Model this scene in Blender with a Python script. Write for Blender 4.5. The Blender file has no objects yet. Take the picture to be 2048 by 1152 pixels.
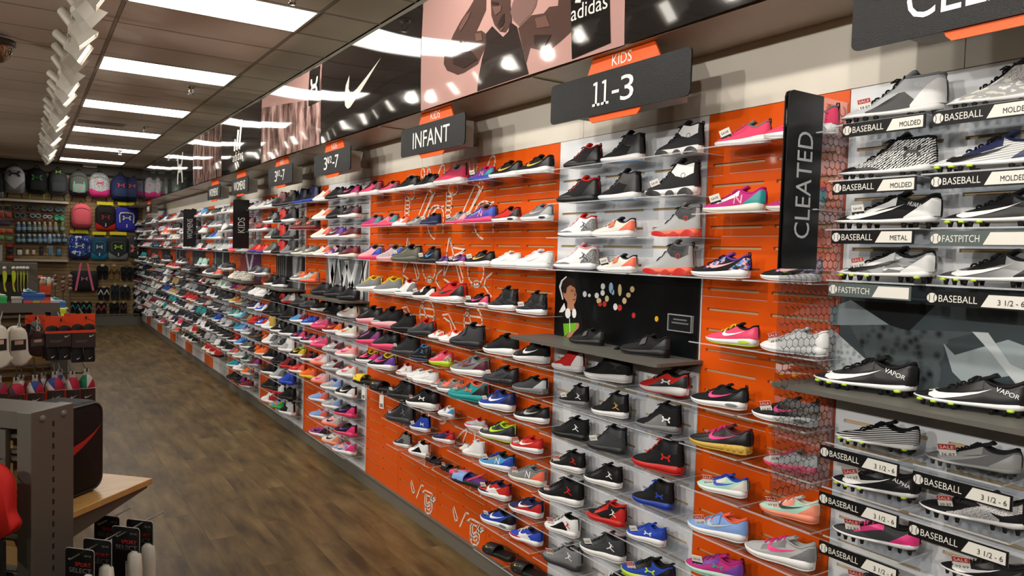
import bpy, bmesh, math, random
import numpy as np
from mathutils import Matrix, Vector
random.seed(7)
SC = bpy.context.scene
COL = SC.collection
# ---------------------------------------------------------------- camera
CAM_H = 1.86
FPX = 1483.9
RC = np.array([[0.83602898, -0.54794989, 0.02839829],
               [0.00110928, 0.0534448, 0.99857019],
               [-0.54868416, -0.83480212, 0.04528924]])      # world -> camera
cam = bpy.data.cameras.new('camera'); cam.sensor_width = 36; cam.lens = FPX / 2048 * 36
cam.clip_start = .05; cam.clip_end = 100
camo = bpy.data.objects.new('camera', cam); COL.objects.link(camo)
m4 = Matrix([list(RC.T[i]) + [0] for i in range(3)] + [[0, 0, 0, 1]])
m4.translation = (0, 0, CAM_H); camo.matrix_world = m4
SC.camera = camo
# ---------------------------------------------------------------- world, exposure
wd = bpy.data.worlds.new('world'); SC.world = wd; wd.use_nodes = True
wd.node_tree.nodes['Background'].inputs[0].default_value = (.9, .85, .8, 1)
wd.node_tree.nodes['Background'].inputs[1].default_value = .03
SC.view_settings.view_transform = 'Standard'; SC.view_settings.look = 'None'
SC.view_settings.exposure = 0.0; SC.view_settings.gamma = 1.0; SC.view_settings.use_curve_mapping = False
SC.cycles.max_bounces = 8; SC.cycles.transparent_max_bounces = 24
SC.cycles.diffuse_bounces = 3; SC.cycles.glossy_bounces = 4
SC.cycles.sample_clamp_indirect = 4.0
SC.cycles.caustics_reflective = False; SC.cycles.caustics_refractive = False
# room
XW = 2.2528            # the shoe wall
YB = 18.95             # back wall
HC = 3.57              # ceiling
XL, YF = -5.5, -3.5
TILE_Y0, TILE = 5.345, .6175
# lamps: what the tracks and troffers give
TRACK_W = 22.0         # per track head, watts of the spot
TROFFER = 9.0          # emission strength of the lenses
ADDED_TROFFER = 4.6  # lens strength of the extra left row, added out of view as fill
TRACK2_W = 190.0       # heads of the second track across the store, aimed at the shoe wall
HEADS = []             # filled by the track builder
# ---------------------------------------------------------------- helpers
def W(p, x=XW):
    """pixel of the photograph -> point on the plane parallel to the shoe wall at distance x"""
    d = RC.T @ np.array([p[0] - 1024, 576 - p[1], -FPX]); d = d * x / d[0]
    return float(d[0]), float(d[1]), float(d[2] + CAM_H)
def WY(p, y):
    d = RC.T @ np.array([p[0] - 1024, 576 - p[1], -FPX]); d = d * y / d[1]
    return float(d[0]), float(d[1]), float(d[2] + CAM_H)
def WZ(p, z):
    d = RC.T @ np.array([p[0] - 1024, 576 - p[1], -FPX]); d = d * (z - CAM_H) / d[2]
    return float(d[0]), float(d[1]), float(z)
def ysolve(px, x, z):
    """y on the line (x, *, z) that shows at image column px"""
    k = (px - 1024) / FPX
    v0 = RC @ np.array([x, 0, z - CAM_H]); v1 = RC @ np.array([0, 1, 0])
    # v.x = -k*v.z
    return float(-(v0[0] + k * v0[2]) / (v1[0] + k * v1[2]))
def lin(h):
    h = h.lstrip('#'); out = []
    for i in (0, 2, 4):
        c = int(h[i:i + 2], 16) / 255
        out.append(c / 12.92 if c <= .04045 else ((c + .055) / 1.055) ** 2.4)
    return out
PAL = dict(black='#101012', dark='#232427', char='#37393c', grey='#77797b', lgrey='#a9abab', silver='#b9bcc0', white='#e6e6e6', off='#dad7cd',
           red='#c3241f', dred='#7e1c22', maroon='#5c2430', pink='#e4466e', hot='#e0337f', lpink='#eba6ac', peach='#ef8f72', coral='#ee6a4c',
           orange='#ee6a1e', yellow='#e3c21f', gold='#c9a544', lime='#b5d92c', green='#38a04a', teal='#1e8f8f', mint='#a9d4c4', navy='#23294f',
           blue='#2848b4', royal='#1f3fa0', lblue='#7d9fd6', sky='#4a90c8', purple='#6d3f9e', plum='#8e3a86', brown='#5a4334', tan='#b0905f', olive='#5c5c50', magenta='#b52a78', cream='#e9e2cd')
MC = {}
def nodes_mat(name):
    m = bpy.data.materials.new(name); m.use_nodes = True
    nt = m.node_tree; b = nt.nodes['Principled BSDF']; return m, nt, b
def M(c, rough=.55, metal=0.0, kind='plain', spec=.5):
    key = (c, rough, metal, kind, spec)
    if key in MC: return MC[key]
    m, nt, b = nodes_mat('%s %s' % (kind, c))
    b.inputs['Roughness'].default_value = rough; b.inputs['Metallic'].default_value = metal
    b.inputs['Specular IOR Level'].default_value = spec
    tc = nt.nodes.new('ShaderNodeTexCoord')
    def ramp(fac, cols, const=True):
        r = nt.nodes.new('ShaderNodeValToRGB'); r.color_ramp.interpolation = 'CONSTANT' if const else 'LINEAR'
        n = len(cols)
        while len(r.color_ramp.elements) < n: r.color_ramp.elements.new(.5)
        for i, cc in enumerate(cols):
            r.color_ramp.elements[i].position = i / n if const else i / max(1, n - 1)
            r.color_ramp.elements[i].color = lin(PAL.get(cc, cc)) + [1]
        nt.links.new(fac, r.inputs[0]); return r.outputs[0]
    if ':' in c:
        t, *cols = c.split(':')
        if t == 'mix':
            v = nt.nodes.new('ShaderNodeTexVoronoi'); v.inputs['Scale'].default_value = 7
            nt.links.new(tc.outputs['Generated'], v.inputs['Vector'])
            sp = nt.nodes.new('ShaderNodeSeparateColor'); nt.links.new(v.outputs['Color'], sp.inputs[0])
            nt.links.new(ramp(sp.outputs[0], cols), b.inputs['Base Color'])
        elif t == 'camo':
            v = nt.nodes.new('ShaderNodeTexNoise'); v.inputs['Scale'].default_value = 5; v.inputs['Detail'].default_value = 3
            nt.links.new(tc.outputs['Generated'], v.inputs['Vector'])
            mr = nt.nodes.new('ShaderNodeMapRange'); mr.inputs[1].default_value = .3; mr.inputs[2].default_value = .7
            nt.links.new(v.outputs[0], mr.inputs[0]); nt.links.new(ramp(mr.outputs[0], cols), b.inputs['Base Color'])
        elif t == 'grad':        # along the shoe, heel to toe
            sp = nt.nodes.new('ShaderNodeSeparateXYZ'); nt.links.new(tc.outputs['Generated'], sp.inputs[0])
            nt.links.new(ramp(sp.outputs[0], cols, False), b.inputs['Base Color'])
        elif t == 'chev':
            mp = nt.nodes.new('ShaderNodeMapping'); mp.inputs['Scale'].default_value = (34, 1, 16); nt.links.new(tc.outputs['Generated'], mp.inputs[0])
            br = nt.nodes.new('ShaderNodeTexWave'); br.wave_type = 'BANDS'; br.bands_direction = 'DIAGONAL'
            br.inputs['Scale'].default_value = .5; br.inputs['Distortion'].default_value = 3.0; br.inputs['Detail'].default_value = 0; br.inputs['Detail Scale'].default_value = 2.2
            nt.links.new(mp.outputs[0], br.inputs[0]); nt.links.new(ramp(br.outputs[1], cols), b.inputs['Base Color'])
        elif t == 'line':        # speed lines
            mp = nt.nodes.new('ShaderNodeMapping'); mp.inputs['Rotation'].default_value = (0, -.5, 0); nt.links.new(tc.outputs['Generated'], mp.inputs[0])
            br = nt.nodes.new('ShaderNodeTexWave'); br.wave_type = 'BANDS'; br.bands_direction = 'Z'
            br.inputs['Scale'].default_value = 4.2; br.inputs['Distortion'].default_value = .6
            nt.links.new(mp.outputs[0], br.inputs[0]); nt.links.new(ramp(br.outputs[1], cols), b.inputs['Base Color'])
        elif t == 'crack':
            v = nt.nodes.new('ShaderNodeTexVoronoi'); v.feature = 'DISTANCE_TO_EDGE'; v.inputs['Scale'].default_value = 16
            nt.links.new(tc.outputs['Generated'], v.inputs['Vector'])
            mr = nt.nodes.new('ShaderNodeMapRange'); mr.inputs[2].default_value = .22; nt.links.new(v.outputs[0], mr.inputs[0])
            nt.links.new(ramp(mr.outputs[0], cols), b.inputs['Base Color'])
    else:
        col = lin(PAL.get(c, c))
        b.inputs['Base Color'].default_value = col + [1]
    if kind == 'fabric':
        n = nt.nodes.new('ShaderNodeTexNoise'); n.inputs['Scale'].default_value = 220; n.inputs['Detail'].default_value = 1
        nt.links.new(tc.outputs['Object'], n.inputs['Vector'])
        bp = nt.nodes.new('ShaderNodeBump'); bp.inputs['Strength'].default_value = .25; bp.inputs['Distance'].default_value = .002
        nt.links.new(n.outputs[0], bp.inputs['Height']); nt.links.new(bp.outputs[0], b.inputs['Normal'])
    MC[key] = m; return m
def noisy(name, cols, scale=(1, 1, 1), nscale=5, detail=6, rough=.5, bump=0, bscale=60, coord='Object', spec=.5, rand=0.0, lo=.3, hi=.7, rvar=0.0):
    """colour from noise between cols; rand adds a per-object brightness change"""
    m, nt, b = nodes_mat(name)
    tc = nt.nodes.new('ShaderNodeTexCoord'); mp = nt.nodes.new('ShaderNodeMapping'); mp.inputs['Scale'].default_value = scale
    nt.links.new(tc.outputs[coord], mp.inputs[0])
    n = nt.nodes.new('ShaderNodeTexNoise'); n.inputs['Scale'].default_value = nscale; n.inputs['Detail'].default_value = detail; n.inputs['Roughness'].default_value = .6
    nt.links.new(mp.outputs[0], n.inputs['Vector'])
    r = nt.nodes.new('ShaderNodeValToRGB')
    while len(r.color_ramp.elements) < len(cols): r.color_ramp.elements.new(.5)
    for i, c in enumerate(cols):
        r.color_ramp.elements[i].position = lo + (hi - lo) * i / max(1, len(cols) - 1); r.color_ramp.elements[i].color = lin(PAL.get(c, c)) + [1]
    nt.links.new(n.outputs[0], r.inputs[0]); out = r.outputs[0]
    if rand:
        oi = nt.nodes.new('ShaderNodeObjectInfo'); mr = nt.nodes.new('ShaderNodeMapRange'); mr.inputs[3].default_value = 1 - rand; mr.inputs[4].default_value = 1 + rand
        nt.links.new(oi.outputs['Random'], mr.inputs[0])
        hs = nt.nodes.new('ShaderNodeHueSaturation'); nt.links.new(mr.outputs[0], hs.inputs['Value']); nt.links.new(out, hs.inputs['Color']); out = hs.outputs[0]
        ad = nt.nodes.new('ShaderNodeVectorMath'); ad.operation = 'MULTIPLY_ADD'; ad.inputs[1].default_value = (1, 1, 1)
        cx = nt.nodes.new('ShaderNodeCombineXYZ'); mm = nt.nodes.new('ShaderNodeMath'); mm.operation = 'MULTIPLY'; mm.inputs[1].default_value = 37
        nt.links.new(oi.outputs['Random'], mm.inputs[0]); nt.links.new(mm.outputs[0], cx.inputs[0]); nt.links.new(mm.outputs[0], cx.inputs[1])
        nt.links.new(tc.outputs[coord], ad.inputs[0]); nt.links.new(cx.outputs[0], ad.inputs[2]); nt.links.new(ad.outputs[0], mp.inputs[0])
    nt.links.new(out, b.inputs['Base Color'])
    b.inputs['Roughness'].default_value = rough; b.inputs['Specular IOR Level'].default_value = spec
    if bump:
        n2 = nt.nodes.new('ShaderNodeTexNoise'); n2.inputs['Scale'].default_value = bscale; n2.inputs['Detail'].default_value = 3
        nt.links.new(mp.outputs[0], n2.inputs['Vector'])
        bp = nt.nodes.new('ShaderNodeBump'); bp.inputs['Strength'].default_value = bump; bp.inputs['Distance'].default_value = .004
        nt.links.new(n2.outputs[0], bp.inputs['Height']); nt.links.new(bp.outputs[0], b.inputs['Normal'])
    return m
def emit(name, rgb, s):
    m = bpy.data.materials.new(name); m.use_nodes = True; nt = m.node_tree; nt.nodes.clear()
    e = nt.nodes.new('ShaderNodeEmission'); e.inputs[0].default_value = (*rgb, 1); e.inputs[1].default_value = s
    o = nt.nodes.new('ShaderNodeOutputMaterial'); nt.links.new(e.outputs[0], o.inputs[0]); return m
def clear_plastic(name, tint=(.93, .95, .97), refl=.10, rough=.04):
    """a thin clear sheet: light passes straight through, a little is mirrored"""
    m = bpy.data.materials.new(name); m.use_nodes = True; nt = m.node_tree; nt.nodes.clear()
    t = nt.nodes.new('ShaderNodeBsdfTransparent'); t.inputs[0].default_value = (*tint, 1)
    g = nt.nodes.new('ShaderNodeBsdfGlossy'); g.inputs['Roughness'].default_value = rough; g.inputs[0].default_value = (1, 1, 1, 1)
    lw = nt.nodes.new('ShaderNodeLayerWeight'); lw.inputs[0].default_value = .25
    mr = nt.nodes.new('ShaderNodeMapRange'); mr.inputs[3].default_value = refl * .5; mr.inputs[4].default_value = min(.9, refl * 4)
    nt.links.new(lw.outputs['Fresnel'], mr.inputs[0])
    x = nt.nodes.new('ShaderNodeMixShader'); nt.links.new(mr.outputs[0], x.inputs[0]); nt.links.new(t.outputs[0], x.inputs[1]); nt.links.new(g.outputs[0], x.inputs[2])
    o = nt.nodes.new('ShaderNodeOutputMaterial'); nt.links.new(x.outputs[0], o.inputs[0]); return m
WPOS = {}
def wpos(o): return WPOS.get(o.name, Vector((0, 0, 0)))
def thing(name, label, cat, loc, group=None):
    o = bpy.data.objects.new(name, None); o.empty_display_size = .05; COL.objects.link(o); o.location = loc
    o['label'] = label; o['category'] = cat
    if group: o['group'] = group
    WPOS[o.name] = Vector(loc); return o
def tag(o, label, cat, group=None, kind=None):
    o['label'] = label
    if cat: o['category'] = cat
    if group: o['group'] = group
    if kind: o['kind'] = kind
    return o
class MB:
    """collects shapes in world coordinates and links them as ONE mesh object"""
    def __init__(s): s.v = []; s.f = []; s.mi = []; s.sm = []
    def add(s, vs, fs, mi=0, smooth=False):
        o = len(s.v); s.v += [tuple(map(float, v)) for v in vs]
        for f in fs: s.f.append([i + o for i in f]); s.mi.append(mi); s.sm.append(smooth)
        return s
    def box(s, a, b, mi=0):
        x0, y0, z0 = [min(a[i], b[i]) for i in range(3)]; x1, y1, z1 = [max(a[i], b[i]) for i in range(3)]
        return s.add([(x0, y0, z0), (x1, y0, z0), (x1, y1, z0), (x0, y1, z0), (x0, y0, z1), (x1, y0, z1), (x1, y1, z1), (x0, y1, z1)],
                     [(0, 3, 2, 1), (4, 5, 6, 7), (0, 1, 5, 4), (1, 2, 6, 5), (2, 3, 7, 6), (3, 0, 4, 7)], mi)
    def obox(s, c, ux, uy, uz, hx, hy, hz, mi=0):
        """box at centre c with half sizes along unit axes"""
        c = Vector(c); ux, uy, uz = Vector(ux), Vector(uy), Vector(uz)
        vs = [c + ux * hx * i + uy * hy * j + uz * hz * k for k in (-1, 1) for j in (-1, 1) for i in (-1, 1)]
        return s.add(vs, [(0, 2, 3, 1), (4, 5, 7, 6), (0, 1, 5, 4), (1, 3, 7, 5), (3, 2, 6, 7), (2, 0, 4, 6)], mi)
    def prism(s, pts, o, ux, uy, d, mi=0, mi2=None):
        """flat outline pts (2-D) at o along ux, uy, given thickness by vector d"""
        o, ux, uy, d = Vector(o), Vector(ux), Vector(uy), Vector(d); n = len(pts)
        a = [o + ux * p[0] + uy * p[1] for p in pts]; b = [v + d for v in a]
        s.add(a + b, [list(range(n))[::-1]] + [list(range(n, 2 * n))], mi)
        s.add(a + b, [(i, (i + 1) % n, n + (i + 1) % n, n + i) for i in range(n)], mi if mi2 is None else mi2)
        return s
    def tube(s, pts, r, n=8, mi=0, caps=True):
        pts = [Vector(p) for p in pts]; rings = []
        for i, p in enumerate(pts):
            t = (pts[min(i + 1, len(pts) - 1)] - pts[max(i - 1, 0)]).normalized()
            u = t.orthogonal().normalized() if i == 0 else (u - t * u.dot(t)).normalized()
            w = t.cross(u); rr = r[i] if isinstance(r, (list, tuple)) else r
            rings.append([p + (u * math.cos(2 * math.pi * k / n) + w * math.sin(2 * math.pi * k / n)) * rr for k in range(n)])
        vs = [v for q in rings for v in q]; fs = []
        for i in range(len(pts) - 1):
            for k in range(n): fs.append((i * n + k, i * n + (k + 1) % n, (i + 1) * n + (k + 1) % n, (i + 1) * n + k))
        s.add(vs, fs, mi, True)
        if caps: s.add(rings[0], [list(range(n))[::-1]], mi); s.add(rings[-1], [list(range(n))], mi)
        return s
    def lathe(s, prof, o, axis=(0, 0, 1), n=16, mi=0):
        o = Vector(o); a = Vector(axis).normalized(); u = a.orthogonal().normalized(); w = a.cross(u); vs = []; fs = []
        for r, h in prof:
            for k in range(n): vs.append(o + a * h + (u * math.cos(2 * math.pi * k / n) + w * math.sin(2 * math.pi * k / n)) * r)
        for i in range(len(prof) - 1):
            for k in range(n): fs.append((i * n + k, i * n + (k + 1) % n, (i + 1) * n + (k + 1) % n, (i + 1) * n + k))
        return s.add(vs, fs, mi, True)
    def data(s, name, origin=(0, 0, 0)):
        me = bpy.data.meshes.new(name); ox, oy, oz = origin
        me.from_pydata([(x - ox, y - oy, z - oz) for x, y, z in s.v], [], s.f)
        me.polygons.foreach_set('material_index', s.mi); me.polygons.foreach_set('use_smooth', s.sm); me.update(); return me
    def build(s, name, mats, parent=None, recalc=False):
        mats = mats if isinstance(mats, (list, tuple)) else [mats]
        if parent is not None: org = wpos(parent)
        else:
            a = np.array(s.v); org = Vector(((a[:, 0].min() + a[:, 0].max()) / 2, (a[:, 1].min() + a[:, 1].max()) / 2, a[:, 2].min()))
        me = s.data(name, org)
        if recalc:
            bm = bmesh.new(); bm.from_mesh(me); bmesh.ops.recalc_face_normals(bm, faces=bm.faces); bm.to_mesh(me); bm.free()
        for m in mats: me.materials.append(m)
        o = bpy.data.objects.new(name, me); COL.objects.link(o)
        if parent is not None: o.parent = parent; WPOS[o.name] = org
        else: o.location = org; WPOS[o.name] = org
        return o
def struct(o): o['kind'] = 'structure'; return o
def bevel(o, w=.004, seg=2):
    m = o.modifiers.new('bevel', 'BEVEL'); m.width = w; m.segments = seg; m.limit_method = 'ANGLE'; return o
def rrect(w, h, r, n=4):
    """rounded rectangle outline centred at 0"""
    out = []
    for cx, cy, a0 in ((w / 2 - r, h / 2 - r, 0), (-w / 2 + r, h / 2 - r, 90), (-w / 2 + r, -h / 2 + r, 180), (w / 2 - r, -h / 2 + r, 270)):
        for k in range(n + 1):
            a = math.radians(a0 + 90 * k / n); out.append((cx + r * math.cos(a), cy + r * math.sin(a)))
    return out
TXT = {}
def text2d(txt, h, w=None, shear=0.0):
    """letters as flat triangles, centred, cap height h, optional total width w -> (verts2d, faces)"""
    if txt not in TXT:
        cu = bpy.data.curves.new('letters', 'FONT'); cu.body = txt; cu.size = 1; cu.resolution_u = 3
        ob = bpy.data.objects.new('letters', cu); me = ob.to_mesh()
        TXT[txt] = (np.array([v.co[:2] for v in me.vertices]), [list(p.vertices) for p in me.polygons])
        ob.to_mesh_clear(); bpy.data.objects.remove(ob); bpy.data.curves.remove(cu)
    v, f = TXT[txt]; v = v.copy()
    sc = h / .70
    v *= sc; ww = v[:, 0].max() - v[:, 0].min()
    if w: v[:, 0] *= w / ww
    v[:, 0] -= (v[:, 0].max() + v[:, 0].min()) / 2; v[:, 1] -= .35 * sc
    v[:, 0] += shear * v[:, 1]
    return v, f
def letters(mb, txt, c, ux, uy, h, w=None, mi=0, shear=0.0, lift=0.0):
    v, f = text2d(txt, h, w, shear); c, ux, uy = Vector(c), Vector(ux), Vector(uy); c = c + ux.cross(uy) * lift
    mb.add([c + ux * float(a) + uy * float(b) for a, b in v], f, mi); return mb
# printed marks as 2-D strips: list of (outer point, inner point) in a unit box
SWOOSH = [((.17, .95), (.17, .95)), ((.06, .68), (.115, .70)), ((0, .36), (.10, .52)), ((.05, .1), (.13, .42)), ((.16, 0), (.20, .37)), ((.30, .06), (.32, .40)), ((.55, .30), (.56, .52)), ((.8, .62), (.8, .73)), ((1, 1), (1, 1))]
UA_A = [((0, 1), (.18, 1)), ((.03, .72), (.25, .72)), ((.22, .42), (.36, .58)), ((.5, .34), (.5, .5)), ((.78, .42), (.64, .58)), ((.97, .72), (.75, .72)), ((1, 1), (.82, 1))]
UA_B = [((a[0], 1 - a[1]), (b[0], 1 - b[1])) for a, b in UA_A]
def bar(x0, y0, x1, y1, w0, w1=None):
    w1 = w0 if w1 is None else w1; dx, dy = x1 - x0, y1 - y0; L = math.hypot(dx, dy); nx, ny = -dy / L, dx / L
    return [((x0 + nx * w0, y0 + ny * w0), (x0 - nx * w0, y0 - ny * w0)), (((x0 + x1) / 2 + nx * (w0 + w1) / 2, (y0 + y1) / 2 + ny * (w0 + w1) / 2), ((x0 + x1) / 2 - nx * (w0 + w1) / 2, (y0 + y1) / 2 - ny * (w0 + w1) / 2)), ((x1 + nx * w1, y1 + ny * w1), (x1 - nx * w1, y1 - ny * w1))]
LEAPER = [bar(.45, .35, .55, .7, .09), bar(.45, .38, .05, .12, .06), bar(.5, .36, 1, .05, .06), bar(.55, .68, .3, .95, .045), bar(.55, .68, .85, .62, .04), bar(.24, .95, .34, 1.0, .07), bar(.56, .74, .6, .86, .06)]
THREE = [bar(.12, 0, .22, .42, .1), bar(.42, 0, .58, .7, .1), bar(.72, 0, .94, 1, .1)]
RING = [((.5 + .5 * math.cos(k), .5 + .5 * math.sin(k)), (.5 + .36 * math.cos(k), .5 + .36 * math.sin(k))) for k in np.linspace(0, 2 * math.pi, 13)]
MARKS = dict(ring=[RING], swoosh=[SWOOSH], ua=[UA_A, UA_B], jump=LEAPER, stripes=THREE)
def mark(mb, kind, c, ux, uy, w, h, mi=0, lift=0.0, shear=0.0):
    """a printed emblem on a flat face"""
    c, ux, uy = Vector(c), Vector(ux), Vector(uy); c = c + ux.cross(uy) * lift
    for st in MARKS[kind]:
        vs = []
        for p, q in st:
            for a in (p, q): vs.append(c + ux * ((a[0] - .5) * w + shear * (a[1] - .5) * h) + uy * ((a[1] - .5) * h))
        mb.add(vs, [(2 * i, 2 * i + 1, 2 * i + 3, 2 * i + 2) for i in range(len(st) - 1)], mi)
    return mb
ROOM = dict(ux=(0, -1, 0), uy=(0, 0, 1))        # a face on the shoe wall, read from the room
ORD = ['', 'first', 'second', 'third', 'fourth', 'fifth', 'sixth', 'seventh', 'eighth', 'ninth', 'tenth', 'eleventh', 'twelfth', 'thirteenth', 'fourteenth', 'fifteenth', 'sixteenth']
# ================================================================ LIGHTS OF THE PLACE
m_lens = emit('lit diffuser', (1.0, .97, .90), TROFFER)
m_lens_added = emit('lit diffuser of the added row', (1.0, .97, .90), ADDED_TROFFER)
m_bulb = emit('lit lamp', (1.0, .93, .82), 7.0)
m_whmetal = M('#c9c3b6', .45)
m_grid = M('#9c8f80', .6)
TX = [XL, -5.45, -4.2425, -3.035, -1.8275, -.62, .5875, 1.795, XW]
def troffer(x0, y0, label, group, mat, k=1):
    t = thing('ceiling_light', label, 'ceiling light', (x0 + .60, y0 + TILE / 2, HC - .02), group)
    f = MB(); x1, y1 = x0 + 1.2075, y0 + TILE; b = .022; z0, z1 = HC - .006, HC + .05
    for a, c in (((x0 + .004, y0 + .004, z0), (x1 - .004, y0 + b, z1)), ((x0 + .004, y1 - b, z0), (x1 - .004, y1 - .004, z1)), ((x0 + .004, y0 + b, z0), (x0 + b, y1 - b, z1)), ((x1 - b, y0 + b, z0), (x1 - .004, y1 - b, z1))): f.box(a, c)
    f.build('frame', m_whmetal, t)
    MB().box((x0 + b, y0 + b, HC + .004), (x1 - b, y1 - b, HC + .02)).build('diffuser', mat, t)
NL = 6
for j in range(-3, 6):
    y0 = TILE_Y0 + 4 * TILE * j
    if j >= 0: lb = 'recessed fluorescent ceiling light, ' + ['first and nearest', 'second from the front', 'third from the front', 'fourth from the front', 'fifth, second from the back wall', 'sixth, nearest to the back wall'][j] + ' of its row'
    else: lb = 'recessed fluorescent ceiling light, %s before the visible row' % ORD[-j]
    troffer(.5875, y0, lb, 'ceiling lights along the shoe wall', m_lens)
    if j in (-2, 0, 2, 4): troffer(-4.2425, y0, 'added unseen ceiling light above the left aisle, %s from the front' % ORD[(j + 4) // 2], 'added fill lights of the left aisle', m_lens_added)  # left row is added out of view to raise the general light
# track with spot heads
TRX = .30
trk = thing('light_track', 'long white light track hanging along the ceiling left of the ceiling lights', 'light track', (TRX, 8, 3.50))
MB().box((TRX - .018, -1.2, 3.47), (TRX + .018, 17.2, 3.505)).build('rail', m_whmetal, trk)
for yy in np.arange(-1, 17.3, 1.82): MB().tube([(TRX, yy, 3.505), (TRX, yy, HC)], .006, 6).build('hanger', m_whmetal, trk)
def track_head(y, side, tilt, yaw, label, group, watts):
    """a white flood lamp on the track; side +1 aims to the shoe wall"""
    p = Vector((TRX + side * .035, y, 3.40))
    t = thing('track_head', label, 'track light', p, group)
    d = Vector((side * math.cos(tilt) * math.cos(yaw), math.sin(yaw), -math.sin(tilt))).normalized()
    u = d.cross(Vector((0, 0, 1))).normalized(); w = u.cross(d)
    MB().box((TRX - .016, y - .04, 3.43), (TRX + .016, y + .04, 3.47)).tube([(TRX, y, 3.44), p + d * .02], .010, 6).build('yoke', m_whmetal, t)
    b = MB(); rings = []
    for q, r in ((-.07, .030), (-.05, .046), (.03, .056), (.085, .075)):
        rings.append([p + d * q + u * (sx * r) + w * (sy * r * 1.15) for sx, sy in ((-1, -1), (1, -1), (1, 1), (-1, 1))])
    vs = [v for r in rings for v in r]; fs = [(0, 1, 2, 3)]
    for i in range(3):
        for k in range(4): fs.append((i * 4 + k, (i + 1) * 4 + k, (i + 1) * 4 + (k + 1) % 4, i * 4 + (k + 1) % 4))
    b.add(vs, fs)
    b.build('shade', m_whmetal, t)
    k0 = p - d * .05; MB().lathe([(0, 0), (.036, 0), (.038, .02), (.038, .13), (.03, .14), (0, .14)], k0, (-d + Vector((0, (-1) ** int(y * 7) * .25, .35))).normalized(), 12).build('rear_housing', m_whmetal, t)
    pl = MB(); c = p + d * .07; pl.add([c + u * (sx * .062) + w * (sy * .07) for sx, sy in ((-1, -1), (1, -1), (1, 1), (-1, 1))], [(0, 1, 2, 3)]); pl.build('lamp', m_bulb, t)
    if watts:
        L = bpy.data.lights.new('spot', 'SPOT'); L.energy = watts; L.color = (1, .93, .83); L.spot_size = math.radians(115); L.spot_blend = .8; L.shadow_soft_size = .05
        lo = bpy.data.objects.new('spot', L); COL.objects.link(lo); lo.parent = t
        lo.matrix_local = Matrix.Translation(d * .10) @ d.to_track_quat('-Z', 'Y').to_matrix().to_4x4()
ys = [(-.9 + .56 * i) for i in range(32)]
vis = [y for y in ys if y > 5.4]
for i, y in enumerate(ys):
    n = i - (len(ys) - len(vis)) + 1
    if n < 1: w_ = '%s before the picture edge' % ORD[min(16, len(ys) - len(vis) - i)]
    elif n < 11: w_ = '%s from the front in view' % ORD[n]
    else: w_ = '%s from the back' % ORD[len(ys) - i]
    lb = 'white track lamp aimed at the shoe wall, ' + w_
    track_head(y, 1, math.radians(38 + 8 * math.sin(i * 2.1)), math.radians(14 * math.sin(i * 1.7)), lb, 'track lamps aimed at the shoe wall', TRACK_W * (1.0 if y < 10 else .8))
# a second track across the store (outside the picture): floods reaching the wall at a low angle
T2X, T2Z = -3.4, 3.15
trk2 = thing('light_track', 'white light track across the store, left of the picture', 'light track', (T2X, 4, 3.2))
MB().box((T2X - .018, -3, T2Z + .07), (T2X + .018, 14, T2Z + .105)).build('rail', m_whmetal, trk2)
for yy in (-2.5, .5, 3.5, 6.5, 9.5, 12.5): MB().tube([(T2X, yy, T2Z + .1), (T2X, yy, HC)], .006, 6).build('hanger', m_whmetal, trk2)
def flood(x, y, tgt, watts, label):
    p = Vector((x + .06, y, T2Z)); t = thing('track_head', label, 'track light', p, 'floods of the second track'); d = (Vector(tgt) - p).normalized()
    MB().lathe([(0, -.09), (.04, -.09), (.05, 0), (.075, .08), (.07, .08), (.045, .02)], p, d, 14).tube([p - d * .02, (x, y, T2Z + .08)], .009, 6).build('shade', m_whmetal, t)
    MB().lathe([(0, .05), (.06, .05)], p, d, 14).build('lamp', m_bulb, t)
    L = bpy.data.lights.new('spot', 'SPOT'); L.energy = watts; L.color = (1, .945, .87); L.spot_size = math.radians(80); L.spot_blend = .7; L.shadow_soft_size = .06
    lo = bpy.data.objects.new('spot', L); COL.objects.link(lo); lo.parent = t; lo.matrix_local = Matrix.Translation(d * .1) @ d.to_track_quat('-Z', 'Y').to_matrix().to_4x4()
for i, y in enumerate((-2.2, -.4, 1.6, 3.8, 6.0, 8.4, 11.0, 13.6)): flood(T2X, y, (XW, y + 1.6, 1.75), TRACK2_W * (1.2 if i < 3 else 1.0 if i < 6 else .8), 'white flood lamp of the second track, %s from the front' % ORD[i + 1])
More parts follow.
